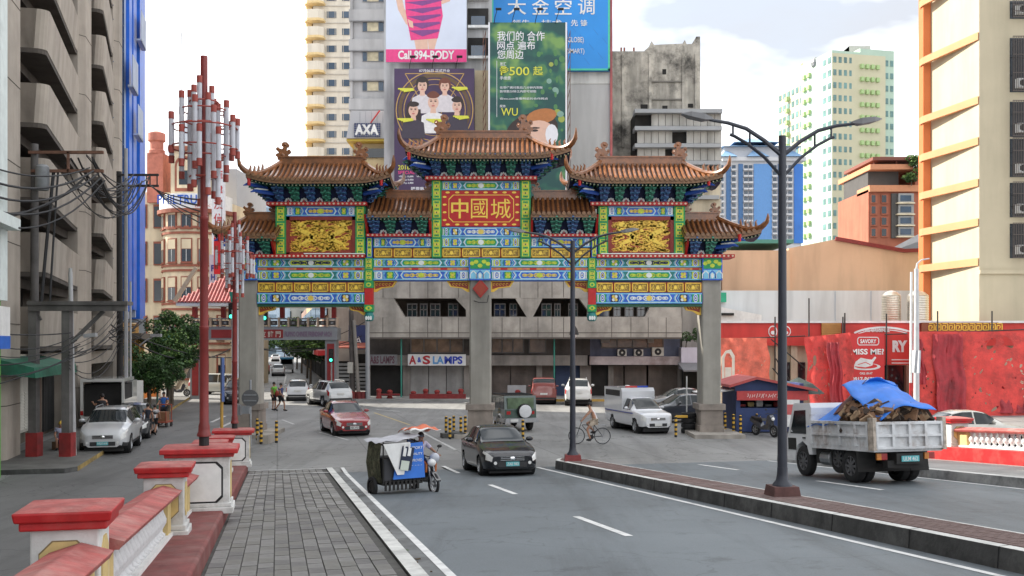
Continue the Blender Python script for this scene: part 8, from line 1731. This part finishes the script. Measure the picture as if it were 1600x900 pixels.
def tarp(pts_fn, nm, lab, mat, nu=26, nv=18):
    rows = [[Mt @ Vector(pts_fn(i / nu, j / nv)) for j in range(nv + 1)] for i in range(nu + 1)]; m = MB(); m.grid(rows); o = m.build(nm, mat, smooth=True, fix=False); tag(o, lab, 'tarpaulin'); sm = o.modifiers.new('thick', 'SOLIDIFY'); sm.thickness = .012; return o
BLT = M('tarp_blue', (.012, .15, .58), .5, .2, 2.5, dirt=(.05, .22, .6), dirtamt=.4)
def ridge(x): return 2.12 - .50 * ((x + 2.72) / 1.35) ** 2 if x > -2.72 else 2.12 - .20 * (abs(x + 2.72) / 1.4) ** 1.1
def t1(a, b):   # rear sheet, draped lengthwise towards the tailgate
    x = -2.70 - 1.78 * a; y = .66 - 1.55 * b; z = 2.62 - .70 * a ** 1.1 - .34 * (max(0, .5 - b) / .5) ** 1.6 * (.4 + .6 * a) - .3 * max(0, b - .6) + .03 * sin(9 * b + 5 * a) + .03 * sin(14 * a + 2 * b); return (x, y + .1 * sin(3 * a), z)
def t2(a, b):   # front sheet, falling over the near side board
    x = -1.42 - 1.5 * a; s = b; y = -.85 + 1.86 * s; z = 1.78 + .80 * a ** .9 + .08 * sin(pi * min(1, s * 1.3)) - (.68 + 1.5 * a) * max(0, s - .45) ** 1.1 - .3 * max(0, .3 - s) + .03 * sin(12 * a + 4 * b) + .03 * sin(17 * b + 3 * a); return (x, y, z)
def t3(a, b):
    x, y, z = t2(.62 + .42 * a, .50 + .34 * b); return (x, y + .02, z + .035)
tarp(t1, 'tarpaulin', 'blue tarpaulin over the rear of the truck load', BLT); tarp(t2, 'tarpaulin', 'blue tarpaulin falling over the truck side board behind the cab', BLT); tarp(t3, 'brown_sheet', 'maroon brown sheet between the two blue tarpaulins', M('sheet_brown', (.11, .035, .025), .8, .3, 3))
# ---- white open truck parked on the left
wt = thing('cargo_truck', 'white boxy truck with dark open back behind the silver SUV', 'truck', (wx(160, 48), 48, 0), ROADANG); W1 = cpaint('truck2', (.55, .55, .52), .5)
m = MB(); m.box(0, 4.6, -.95, .95, .5, .72, 0); m.box(0, 3.4, -.97, .97, 2.35, 2.5, 0); m.box(0, .12, -.97, -.85, .72, 2.35, 0); m.box(0, .12, .85, .97, .72, 2.35, 0); m.box(3.2, 4.6, -.95, .95, .72, 2.3, 0); m.box(.1, 3.3, -.97, -.92, .72, 1.5, 0); m.box(.1, 3.3, .92, .97, .72, 1.5, 0); m.box(.6, 3.2, -.9, .9, .721, 2.2, 1); m.build('body', [W1, DARK], wt, local=True)
for a in (.9, 3.9):
    for s in (-1, 1): add_wheel(wt, a, s * .82, .36, .2, 5, s > 0)
for s in (-1, 1): m = MB(); m.box(-.03, 0, s * .9 - .06, s * .9 + .06, .8, 1.0); m.build('tail_light', TAIL, wt, local=True)
wc = MB(); wc.box(wx(196, 53), wx(213, 53), 53, 54, 0, 2.2); tag(wc.build('white_cabinet', M('cabinet_white', (.5, .5, .48), .6)), 'white metal cabinet standing beside the pavement', 'cabinet')
# ---- two wheelers
def spoked(root, x, z, r, y=0., tw=.035, nsp=14, rimm=STEEL):
    m = MB(); m.tube([(x + r * cos(2 * pi * i / 28), y, z + r * sin(2 * pi * i / 28)) for i in range(29)], tw, 6); w = m.build('wheel', RUBBER, root, smooth=True, local=True)
    m = MB(); m.tube([(x + (r - tw) * cos(2 * pi * i / 24), y, z + (r - tw) * sin(2 * pi * i / 24)) for i in range(25)], .012, 5); m.cyl((x, y - .05, z), (x, y + .05, z), .03)
    for k in range(nsp): a = 2 * pi * k / nsp; m.cyl((x, y + (.03 if k % 2 else -.03), z), (x + (r - tw) * cos(a), y, z + (r - tw) * sin(a)), .0035, .0035, 4)
    m.build('rim', rimm, w, local=True); return w
bk = thing('bicycle', 'black city bicycle ridden across the junction', 'bicycle'); fr = MB(); R = .345
A, B, C_, H, S_ = (0, 0, R), (1.06, 0, R), (.62, 0, .30), (.20, 0, .86), (.74, 0, .84)
for p, q in ((C_, (.22, 0, .78)), (S_, C_), ((.23, 0, .80), (.72, 0, .78)), (C_, B), ((.73, 0, .78), B), ((.20, 0, .90), A), ((.19, 0, .9), (.17, 0, 1.02))): fr.cyl(p, q, .016, .016, 6)
fr.build('frame', M('bike_black', (.02, .02, .022), .4), bk, smooth=True, local=True)
spoked(bk, 0, R, R - .02, 0, .018, 16); spoked(bk, 1.06, R, R - .02, 0, .018, 16)
m = MB(); m.tube([(.30, -.27, 1.0), (.18, -.22, 1.03), (.16, 0, 1.03), (.18, .22, 1.03), (.30, .27, 1.0)], .014, 6); m.build('handlebar', STEEL, bk, local=True); MB().ball((.78, 0, .90), (.15, .08, .035)).build('saddle', BLACK, bk, local=True)
m = MB(); m.box(.85, 1.25, -.07, .07, .80, .815); m.cyl((1.2, .06, .8), (1.08, .06, R), .008); m.build('carrier', STEEL, bk, local=True); m = MB(); m.lathe([(.09, -.005), (.09, .005)], 14, (.62, -.05, .30), 0, 'y'); m.cyl((.62, -.09, .30), (.53, -.09, .16), .012); m.cyl((.62, .09, .30), (.71, .09, .44), .012); m.box(.47, .59, -.16, -.08, .14, .165); m.box(.65, .77, .08, .16, .43, .455); m.build('crank', BLACK, bk, local=True)
bk.location = (wx(901, 42.3), 42.3, 0); bk.rotation_euler = (0, 0, -.08)
def scooter(label, loc, rz, paint):
    t = thing('motorcycle', label, 'motorcycle', loc, rz, 'parked motorcycles'); r = .27
    for x in (0, -1.22): add_wheel(t, x, 0, r, .1, 5)
    m = MB(); m.prism([(-.18, .52), (-.10, .86), (-.2, .98), (-.34, .95), (-.45, .55), (-.75, .42), (-.85, .62), (-1.5, .78), (-1.52, .66), (-1.15, .45), (-.8, .30), (-.4, .30)], 'y', -.11, .11, 0); m.build('body', paint, t, local=True)
    m = MB(); m.prism([(-.62, .68), (-.7, .80), (-1.05, .80), (-1.4, .86), (-1.4, .78), (-.8, .66)], 'y', -.13, .13); m.build('seat', BLACK, t, local=True); m = MB(); m.tube([(-.2, -.33, 1.02), (-.18, -.2, 1.05), (-.2, 0, .98), (-.18, .2, 1.05), (-.2, .33, 1.02)], .016, 6); m.cyl((-.12, 0, .9), (0, 0, r), .03); m.cyl((-.2, .2, 1.05), (-.2, .28, 1.2), .008); m.ball((-.2, .3, 1.22), (.02, .06, .04)); m.ball((-.2, -.3, 1.22), (.02, .06, .04)); m.build('handlebar', CH, t, local=True)
    MB().ball((-.08, 0, .80), (.05, .09, .08)).build('headlight', LENS, t, local=True); return t
scooter('dark motorcycle parked before the blue kiosk', (wx(1208, 45.5), 45.3, 0), -1.1, cpaint('moto', (.05, .055, .07), .3)); scooter('dark motorcycle parked under the slanted cream beam', (wx(292, 80), 80, 0), .2, cpaint('moto2', (.04, .04, .05), .3))
# ---- cargo tricycle
tr_ = thing('cargo_tricycle', 'motor tricycle with blue advertising panels on its sidecar', 'tricycle'); MO = cpaint('moto_black', (.02, .02, .022), .35); OR = cpaint('moto_orange', (.45, .12, .02), .35)
# motorcycle: travels towards +x, sidecar on +y side, front wheel at x = .62
r = .29
for nm, x in (('f', .62), ('r', -.62)):
    w = spoked(tr_, x, r, r - .03, 0, .045, 10, M('white_rim', (.6, .6, .6), .4)) 
    m = MB(); m.tube([(x + (r - .085) * cos(2 * pi * i / 24), -.03, r + (r - .085) * sin(2 * pi * i / 24)) for i in range(25)], .018, 5); m.build('white_wall', M('white_rim', (.6, .6, .6)), w, local=True)
    m = MB(); m.lathe([(.10, -.02), (.10, .02)], 14, (x, -.04, r), 0, 'y'); m.build('brake_disc', STEEL, w, local=True)
m = MB(); m.prism([(.44, .66), (.50, .86), (.40, .98), (.26, .96), (.18, .72), (-.05, .55), (-.15, .68), (-.85, .82), (-.9, .70), (-.45, .48), (-.2, .32), (.15, .30), (.3, .45)], 'y', -.12, .12, 0); m.build('body', MO, tr_, local=True)
for s in (-1, 1): m = MB(); m.prism([(.46, .60), (.48, .82), (.30, .90), (.20, .66), (.30, .55)], 'y', s * .12, s * .17); m.build('orange_fairing', OR, tr_, local=True)
m = MB(); m.cyl((.40, -.07, .9), (.62, -.07, r), .028); m.cyl((.40, .07, .9), (.62, .07, r), .028); m.build('fork', STEEL, tr_, local=True)
m = MB(); m.tube([(.18, -.36, 1.04), (.30, -.22, 1.08), (.34, 0, 1.0), (.30, .22, 1.08), (.18, .36, 1.04)], .017, 6); m.cyl((.28, -.25, 1.07), (.24, -.36, 1.24), .008); m.cyl((.28, .25, 1.07), (.24, .36, 1.24), .008); m.ball((.24, -.38, 1.27), (.03, .08, .045)); m.ball((.24, .38, 1.27), (.03, .08, .045)); m.build('handlebar', CH, tr_, local=True)
MB().ball((.50, 0, .86), (.10, .13, .11)).build('headlight', LENS, tr_, smooth=True, local=True); MB().ball((.44, -.12, .98), (.13, .15, .14)).build('windshield', M('clear_visor', (.45, .47, .52), .15), tr_, smooth=True, local=True)
m = MB(); m.prism([(.40, .66), (.62, .62), (.92, .42), (.9, .38), (.6, .56), (.4, .58)], 'y', -.07, .07); m.build('front_fender', MO, tr_, local=True); m = MB(); m.prism([(-.05, .74), (-.1, .84), (-.5, .84), (-.85, .90), (-.85, .82), (-.2, .72)], 'y', -.14, .14); m.build('seat', BLACK, tr_, local=True); m = MB(); m.tube([(.05, -.14, .28), (-.3, -.18, .25), (-.8, -.2, .30)], [.025, .035, .05], 8); m.build('exhaust', STEEL, tr_, local=True)
# sidecar frame and cargo box
fr = MB(); y0, y1 = .35, 1.50
for z in (.34, .42): fr.box(-.3, .62, y0, y1, z, z + .03)
for x in (-.3, .15, .6):
    for y in (y0, y1): fr.cyl((x, y, .34), (x, y, 1.5), .02, .02, 6)
for y in (y0, y1): fr.cyl((-.3, y, 1.5), (.6, y, 1.42), .02, .02, 6)
for x in (-.3, .6): fr.cyl((x, y0, 1.45), (x, y1, 1.45), .02, .02, 6)
for k in range(3): fr.cyl((-.5 + .5 * k, .1, .40), (-.5 + .5 * k, y0, .40), .02, .02, 6)
for k in range(9): fr.box(.61, .64, y0 + .1 + k * .12, y0 + .16 + k * .12, .2, .46)
fr.build('sidecar_frame', CH, tr_, local=True)
m = MB(); m.box(-.27, .58, y0 + .04, y1 - .04, .46, 1.05); m.build('cargo_box', M('cargo_dark', (.05, .05, .055), .8), tr_, local=True)
add_wheel(tr_, .12, y1 + .10, .27, .1, 5, True)
BLP = M('ad_blue', (.03, .17, .62), .45, .12, 2); m = MB()
m.hexa([(.66, y0 - .05, .50), (.66, y1 - .25, .50), (.69, y1 - .25, .50), (.69, y0 - .05, .50), (.62, y0, 1.46), (.62, y1 - .45, 1.42), (.65, y1 - .45, 1.42), (.65, y0, 1.46)]); bpn = m.build('blue_panel', BLP, tr_, local=True)
m = MB(); m.box(-.28, .6, y0 - .03, y0, .50, 1.45); m.build('blue_panel', BLP, tr_, local=True)
m = MB(); m.hexa([(.72, y1 - .55, .62), (.73, y1 - .35, .62), (.74, y1 - .35, .62), (.73, y1 - .55, .62), (.70, y1 - .75, 1.48), (.70, y1 + .05, 1.46), (.71, y1 + .05, 1.46), (.71, y1 - .75, 1.48)]); m.build('white_sheet', WHITE, tr_, local=True)
pn = MB(); pn.obox((.745, y1 - .62, 1.05), (.01, .36, .62), (.18, 0, 0), 0); pn.obox((.752, y1 - .56, 1.22), (.01, .09, .22), (.18, 0, 0), 1); pn.obox((.752, y1 - .70, 1.22), (.01, .09, .22), (.18, 0, 0), 1); pn.obox((.752, y1 - .56, .86), (.01, .24, .26), (.18, 0, 0), 2); pn.obox((.752, y1 - .56, 1.38), (.01, .05, .12), (.18, 0, 0), 1); pn.obox((.752, y1 - .70, 1.38), (.01, .05, .12), (.18, 0, 0), 1)
pn.build('bottle_poster', [M('poster_navy', (.012, .02, .05), .5), WHITE, M('poster_pale', (.55, .6, .52), .5)], tr_, local=True)
for k, s_ in enumerate(('IMPORT', 'QUALITY', 'APPROVED', 'FOODS')):
    letters(s_, -.20, .20, 0, .075, 0, WHITE, bpn, 'letter', .01, loc=(.70 - .008 * k, y0 + .23, 1.28 - k * .17), rz=pi / 2)
m = MB(); m.add([(.55, y1 + .02, .40), (-.3, y1 + .02, .40), (-.32, y1 + .09, .9), (.56, y1 + .09, 1.0), (-.28, y1 + .03, 1.46), (.55, y1 + .03, 1.46)], [(0, 1, 2, 3), (3, 2, 4, 5)]); m.build('side_net', M('camouflage', (.05, .055, .03), .8, .9, 14, dirt=(.16, .16, .10), dirtamt=.9), tr_, local=True)
m = MB(); rr = random.Random(4); nn = 16
rows = [[(-.36 + 1.1 * i / nn, y0 + 1.30 * j / 8, 1.50 + .025 * sin(i * .8 + j) + .02 * sin(j * 2.1) + .12 * (1 - j / 8)) for j in range(9)] for i in range(nn + 1)]; m.grid(rows); m.build('roof_sheet', M('grey_sheet', (.42, .42, .45), .7, .2, 3), tr_, smooth=True, local=True)
def flip_y(o):
    for c in KIDS(o):
        c.location.y = -c.location.y
        if c.data.users == 1 and not c.name.startswith('letter'):
            for v in c.data.vertices: v.co.y = -v.co.y
            c.data.flip_normals()
        flip_y(c)
flip_y(tr_)
cu = Vector((wx(646, 26.0), 26.3)); tr_.rotation_euler = (0, 0, radians(-58)); zz = D(*[-.2233 * cu.x + .9748 * cu.y, 0]).z; tr_.location = (cu.x + .28, cu.y - .62, zz + .014)
tr_.scale = (.9,) * 3; MTR = Matrix.LocRotScale(tr_.location, tr_.rotation_euler, tr_.scale)
# ================================================================ people
SKN = M('skin', (.36, .19, .12), .6, .08, 8); HAIRB = M('black_hair', (.015, .012, .011), .6); EYE = M('eye_dark', (.02, .015, .012), .3)
def skinned(name, V, E_, Rd, mat, parent, lvl=1):
    me = bpy.data.meshes.new(name); me.from_pydata(V, E_, []); me.materials.append(mat); o = put(name, me, parent, local=True)
    o.modifiers.new('skin', 'SKIN').use_smooth_shade = True
    for i, d in enumerate(me.skin_vertices[0].data): d.radius = (Rd[i], Rd[i]); d.use_root = (i == 0)
    s = o.modifiers.new('sub', 'SUBSURF'); s.levels = lvl; s.render_levels = lvl; return o
STAND = dict(pel=(0, 0, .93), sp=(0, 0, 1.12), ch=(.01, 0, 1.33), nk=(.0, 0, 1.46), hd=(.02, 0, 1.56), ht=(.02, 0, 1.65), sL=(0, .17, 1.39), eL=(-.02, .23, 1.13), wL=(.08, .24, .92), sR=(0, -.17, 1.39), eR=(-.02, -.23, 1.13), wR=(.08, -.24, .92), hL=(0, .09, .87), kL=(.03, .10, .48), aL=(0, .10, .08), tL=(.15, .11, .035), hR=(0, -.09, .87), kR=(.03, -.10, .48), aR=(0, -.10, .08), tR=(.15, -.11, .035))
WALK = dict(kL=(.18, .09, .50), aL=(.20, .09, .09), tL=(.35, .10, .05), kR=(-.02, -.09, .49), aR=(-.30, -.09, .14), tR=(-.20, -.10, .04), eL=(-.14, .23, 1.15), wL=(-.10, .24, .92), eR=(.10, -.23, 1.15), wR=(.24, -.22, .98))
RAD = dict(pel=.125, sp=.115, ch=.135, nk=.05, hd=.082, ht=.062, s=.062, e=.042, w=.028, h=.088, k=.056, a=.038, t=.033)
def rad(k): return RAD.get(k, RAD.get(k[0], .04))
def person(label, loc, rz, pose, shirt, shorts, sc=1., fwd=1, hair=True, shoes=BLACK, sleeve=.55, leg=.85, parent=None, hat=None):
    t = thing('person', label, 'person', loc, rz); t.scale = (sc,) * 3; J = dict(STAND); J.update(pose); J = {k: Vector(v) for k, v in J.items()}
    names = list(J); idx = {k: i for i, k in enumerate(names)}; V = [J[k] for k in names]; R = [rad(k) for k in names]
    ed = [('pel', 'sp'), ('sp', 'ch'), ('ch', 'nk'), ('nk', 'hd'), ('hd', 'ht')]
    for s in 'LR': ed += [('ch', 's' + s), ('s' + s, 'e' + s), ('e' + s, 'w' + s), ('pel', 'h' + s), ('h' + s, 'k' + s), ('k' + s, 'a' + s), ('a' + s, 't' + s)]
    E_ = [(idx[a], idx[b]) for a, b in ed]
    for s in 'LR':      # palm and five fingers
        d = (J['w' + s] - J['e' + s]).normalized(); side = d.cross(Vector((fwd, 0, 0))); side = side.normalized() if side.length > .1 else Vector((0, 1, 0)); pm_ = len(V); V.append(J['w' + s] + d * .07); R.append(.030); E_.append((idx['w' + s], pm_)); curl = Vector((fwd, 0, -.2)).normalized()
        for q in range(4): b = V[pm_] + side * (.027 * (q - 1.5)) + d * .045; V.append(b); R.append(.010); V.append(b + d * (.03 - .004 * abs(q - 1.5)) + curl * .02); R.append(.008); E_ += [(pm_, len(V) - 2), (len(V) - 2, len(V) - 1)]
        V.append(J['w' + s] + d * .03 + curl * .045); R.append(.011); V.append(J['w' + s] + d * .065 + curl * .06); R.append(.009); E_ += [(pm_, len(V) - 2), (len(V) - 2, len(V) - 1)]
    body = skinned('body', V, E_, R, SKN, t)
    def sub(keys, edges, mat, nm, grow, extra=()):
        vv = [J[k] for k in keys] + [e[1] for e in extra]; rr_ = [rad(k) * grow + .008 for k in keys] + [e[2] for e in extra]; ix = {k: i for i, k in enumerate(keys)}
        for i, e in enumerate(extra): ix[e[0]] = len(keys) + i
        return skinned(nm, vv, [(ix[a], ix[b]) for a, b in edges], rr_, mat, t)
    lo = J['pel'] + (J['pel'] - J['sp']) * .15
    sub(['sp', 'ch', 'sL', 'sR'], [('sp', 'ch'), ('ch', 'sL'), ('ch', 'sR'), ('sp', 'lo'), ('sL', 'mL'), ('sR', 'mR')] if sleeve else [('sp', 'ch'), ('ch', 'sL'), ('ch', 'sR'), ('sp', 'lo')], shirt, 'shirt', 1.08, [('lo', lo, .145)] + ([('m' + s, J['s' + s].lerp(J['e' + s], sleeve), .062) for s in 'LR'] if sleeve else []))
    sub(['pel', 'hL', 'hR'], [('pel', 'hL'), ('pel', 'hR'), ('hL', 'mL'), ('hR', 'mR')], shorts, 'shorts', 1.06, [('m' + s, J['h' + s].lerp(J['k' + s], leg), .088) for s in 'LR'])
    m = MB(); c = (J['hd'] + J['ht']) / 2
    if hair: m.ball((c.x - .018 * fwd, c.y, c.z + .030), (.098, .086, .098), 12, 8); m.build('hair', hat or HAIRB, t, smooth=True, local=True)
    m = MB()
    for s in (-1, 1): m.ball((c.x + .078 * fwd, c.y + s * .03, c.z - .005), (.012, .014, .009), 6, 5, 1); m.ball((c.x, c.y + s * .082, c.z - .015), (.022, .010, .032), 6, 5, 0)
    m.ball((c.x + .092 * fwd, c.y, c.z - .03), (.02, .014, .022), 6, 5, 0); m.ball((c.x + .078 * fwd, c.y, c.z - .065), (.012, .026, .008), 6, 5, 2); m.build('face', [SKN, EYE, M('lips', (.30, .10, .08), .5)], t, smooth=True, local=True)
    for s in 'LR': a, b = J['a' + s], J['t' + s]; m = MB(); m.tube([a + (a - b) * .45 - Vector((0, 0, .03)), a.lerp(b, .3) - Vector((0, 0, .012)), b + (b - a) * .25], [.042, .05, .034], 8); m.build('shoe', shoes, t, smooth=True, local=True)
    return t
CL = lambda n, c: M('cloth_' + n, c, .85, .12, 6)
RIDE = dict(pel=(.76, 0, .98), sp=(.71, 0, 1.15), ch=(.61, 0, 1.35), nk=(.55, 0, 1.47), hd=(.53, 0, 1.57), ht=(.53, 0, 1.66), sL=(.60, .17, 1.40), eL=(.42, .24, 1.21), wL=(.27, .26, 1.04), sR=(.60, -.17, 1.40), eR=(.42, -.24, 1.21), wR=(.27, -.26, 1.04), hL=(.75, .09, .95), kL=(.40, .11, .86), aL=(.72, .12, .52), tL=(.60, .12, .48), hR=(.75, -.09, .95), kR=(.43, -.11, .63), aR=(.56, -.12, .23), tR=(.43, -.12, .19))
person('cyclist in a white sleeveless shirt and pale shorts', tuple(bk.location), bk.rotation_euler.z, RIDE, CL('white', (.62, .60, .60)), CL('beige', (.50, .42, .33)), 1., -1, sleeve=0, leg=.7)
Yp = 63.4
person('pedestrian in a bright green shirt and black shorts', (wx(428, Yp), Yp, 0), -.5, dict(STAND, wL=(.16, .10, 1.0), eL=(.02, .23, 1.12)), CL('green', (.13, .42, .05)), CL('black', (.015, .015, .017)), 1.02, hair=True)
bg = MB(); bg.ball((wx(434, Yp), Yp - .15, 1.02), (.16, .1, .2), 10, 8); bg.tube([(wx(430, Yp), Yp - .1, 1.38), (wx(433, Yp), Yp - .2, 1.2)], .015, 5); tag(bg.build('shoulder_bag', M('bag_red', (.30, .05, .03), .7), smooth=True), 'dark red bag carried by the green shirted pedestrian', 'bag')
person('pedestrian in a navy shirt striding right of the green one', (wx(440, Yp - .6), Yp - .8, 0), -.35, WALK, CL('navy', (.03, .04, .12)), CL('black', (.02, .02, .02)), 1.0)
person('person in dark clothes seen from behind by the grey sedan', (wx(231, 45), 45, .01), 1.9, dict(STAND, wL=(.12, .2, 1.0)), CL('dark', (.015, .018, .03)), CL('dark2', (.02, .02, .025)), .88, leg=1.3)
person('child in a white shirt and dark shorts walking by the hoarding', (wx(242, 46.5), 46.5, .01), 1.6, WALK, CL('white', (.6, .6, .6)), CL('black', (.02, .02, .02)), .80)
ct_ = thing('hand_cart', 'red wheeled hand cart pushed down the side street', 'cart', (wx(254, 51), 51, 0)); m = MB(); x, y = wx(254, 51), 51; m.box(x - .36, x + .36, y - .5, y + .5, .22, .30)
for s in (-1, 1): m.cyl((x + s * .3, y + .4, .3), (x + s * .3, y + .45, 1.1), .03); m.cyl((x + s * .3, y - .4, .3), (x + s * .3, y - .4, .8), .025)
m.cyl((x - .3, y + .45, 1.08), (x + .3, y + .45, 1.08), .03); m.build('frame', M('cart_red', (.30, .07, .04), .6), ct_)
for a in (-.35, .35):
    for s in (-1, 1): m = MB(); m.lathe([(.12, -.03), (.12, .03)], 12, (x + s * .32, y + a, .12), 0, 'x'); m.build('wheel', RUBBER, ct_)
m = MB(); m.box(x - .28, x + .28, y - .38, y + .2, .30, .75); m.build('crate', M('crate_brown', (.22, .10, .05), .8), ct_)
person('person in a bright blue shirt pushing the red hand cart', (wx(255, 52), 52.1, .01), -1.5, dict(STAND, eL=(.1, .24, 1.15), wL=(.35, .22, 1.08), eR=(.1, -.24, 1.15), wR=(.35, -.22, 1.08)), CL('blue', (.03, .12, .38)), CL('dark2', (.02, .02, .025)), .98)
SIT = dict(pel=(0, 0, .38), sp=(.02, 0, .56), ch=(.06, 0, .76), nk=(.08, 0, .88), hd=(.11, 0, .97), ht=(.11, 0, 1.06), sL=(.06, .17, .82), eL=(.12, .22, .58), wL=(.30, .16, .50), sR=(.06, -.17, .82), eR=(.12, -.22, .58), wR=(.30, -.16, .50), hL=(.02, .09, .36), kL=(.40, .11, .46), aL=(.36, .11, .08), tL=(.5, .11, .04), hR=(.02, -.09, .36), kR=(.40, -.11, .46), aR=(.36, -.11, .08), tR=(.5, -.11, .04))
person('seated person in a yellow cap between the red footed posts', (wx(92, 38.5), 38.7, .16), -1.3, SIT, CL('lilac', (.40, .42, .55)), CL('navy', (.03, .04, .12)), .95, hat=CL('yellow', (.62, .40, .06)))
m = MB(); m.box(wx(92, 38.7) - .2, wx(92, 38.7) + .2, 38.55, 38.9, .16, .46); tag(m.build('low_stool', M('stool_brown', (.15, .09, .05), .8)), 'low stool under the seated person in a yellow cap', 'stool')
person('person in black standing at the back of the white truck', (wx(160, 46.3), 46.3, .16), 2.2, dict(STAND, eL=(.1, .3, 1.2), wL=(.3, .32, 1.3)), CL('black', (.02, .02, .02)), CL('denim', (.06, .08, .14)), 1., leg=1.6)
RIDER = dict(pel=(-.30, 0, .90), sp=(-.26, 0, 1.08), ch=(-.20, 0, 1.28), nk=(-.16, 0, 1.40), hd=(-.13, 0, 1.49), ht=(-.13, 0, 1.58), sL=(-.2, .17, 1.33), eL=(.0, .27, 1.16), wL=(.17, .33, 1.06), sR=(-.2, -.17, 1.33), eR=(.0, -.27, 1.16), wR=(.17, -.33, 1.06), hL=(-.27, .10, .87), kL=(.08, .16, .72), aL=(-.05, .2, .34), tL=(.1, .2, .30), hR=(-.27, -.10, .87), kR=(.08, -.18, .72), aR=(-.05, -.22, .34), tR=(.1, -.22, .30))
person('tricycle rider in a pale lilac shirt under the orange cloth', tuple(tr_.location), tr_.rotation_euler.z, RIDER, CL('pale', (.58, .54, .66)), CL('denim', (.06, .08, .14)), .9, leg=1.2, sleeve=.9)
m = MB(); nu, nv = 22, 12; rows = []
for i in range(nu + 1):
    a = i / nu; row = []
    for j in range(nv + 1):
        b = j / nv; x = -.75 + 1.15 * a; y = -.42 + .95 * b - .18 * a; z = 1.60 + .10 * sin(pi * b) * (1 - .3 * a) + .10 * sin(pi * a) + .12 * a * a + .03 * sin(9 * a + 4 * b) + .03 * sin(13 * b); row.append(MTR @ Vector((x, y, z)))
    rows.append(row)
m.grid(rows); 
for k in range(len(m.f)):
    i, j = divmod(k, nv); m.m[k] = 1 if (i >= nu - 2 or (7 < i < 11 and j < 4)) else 0
o = m.build('orange_cloth', [M('cloth_orange', (.62, .16, .08), .8, .3, 4), WHITE], smooth=True, fix=False); tag(o, 'orange and white cloth shading the tricycle rider', 'cloth'); o.modifiers.new('thick', 'SOLIDIFY').thickness = .01
# ---- finishing
for me in [m for m in bpy.data.meshes if m.users == 0]: bpy.data.meshes.remove(me)
bpy.data.scenes.remove(TS)
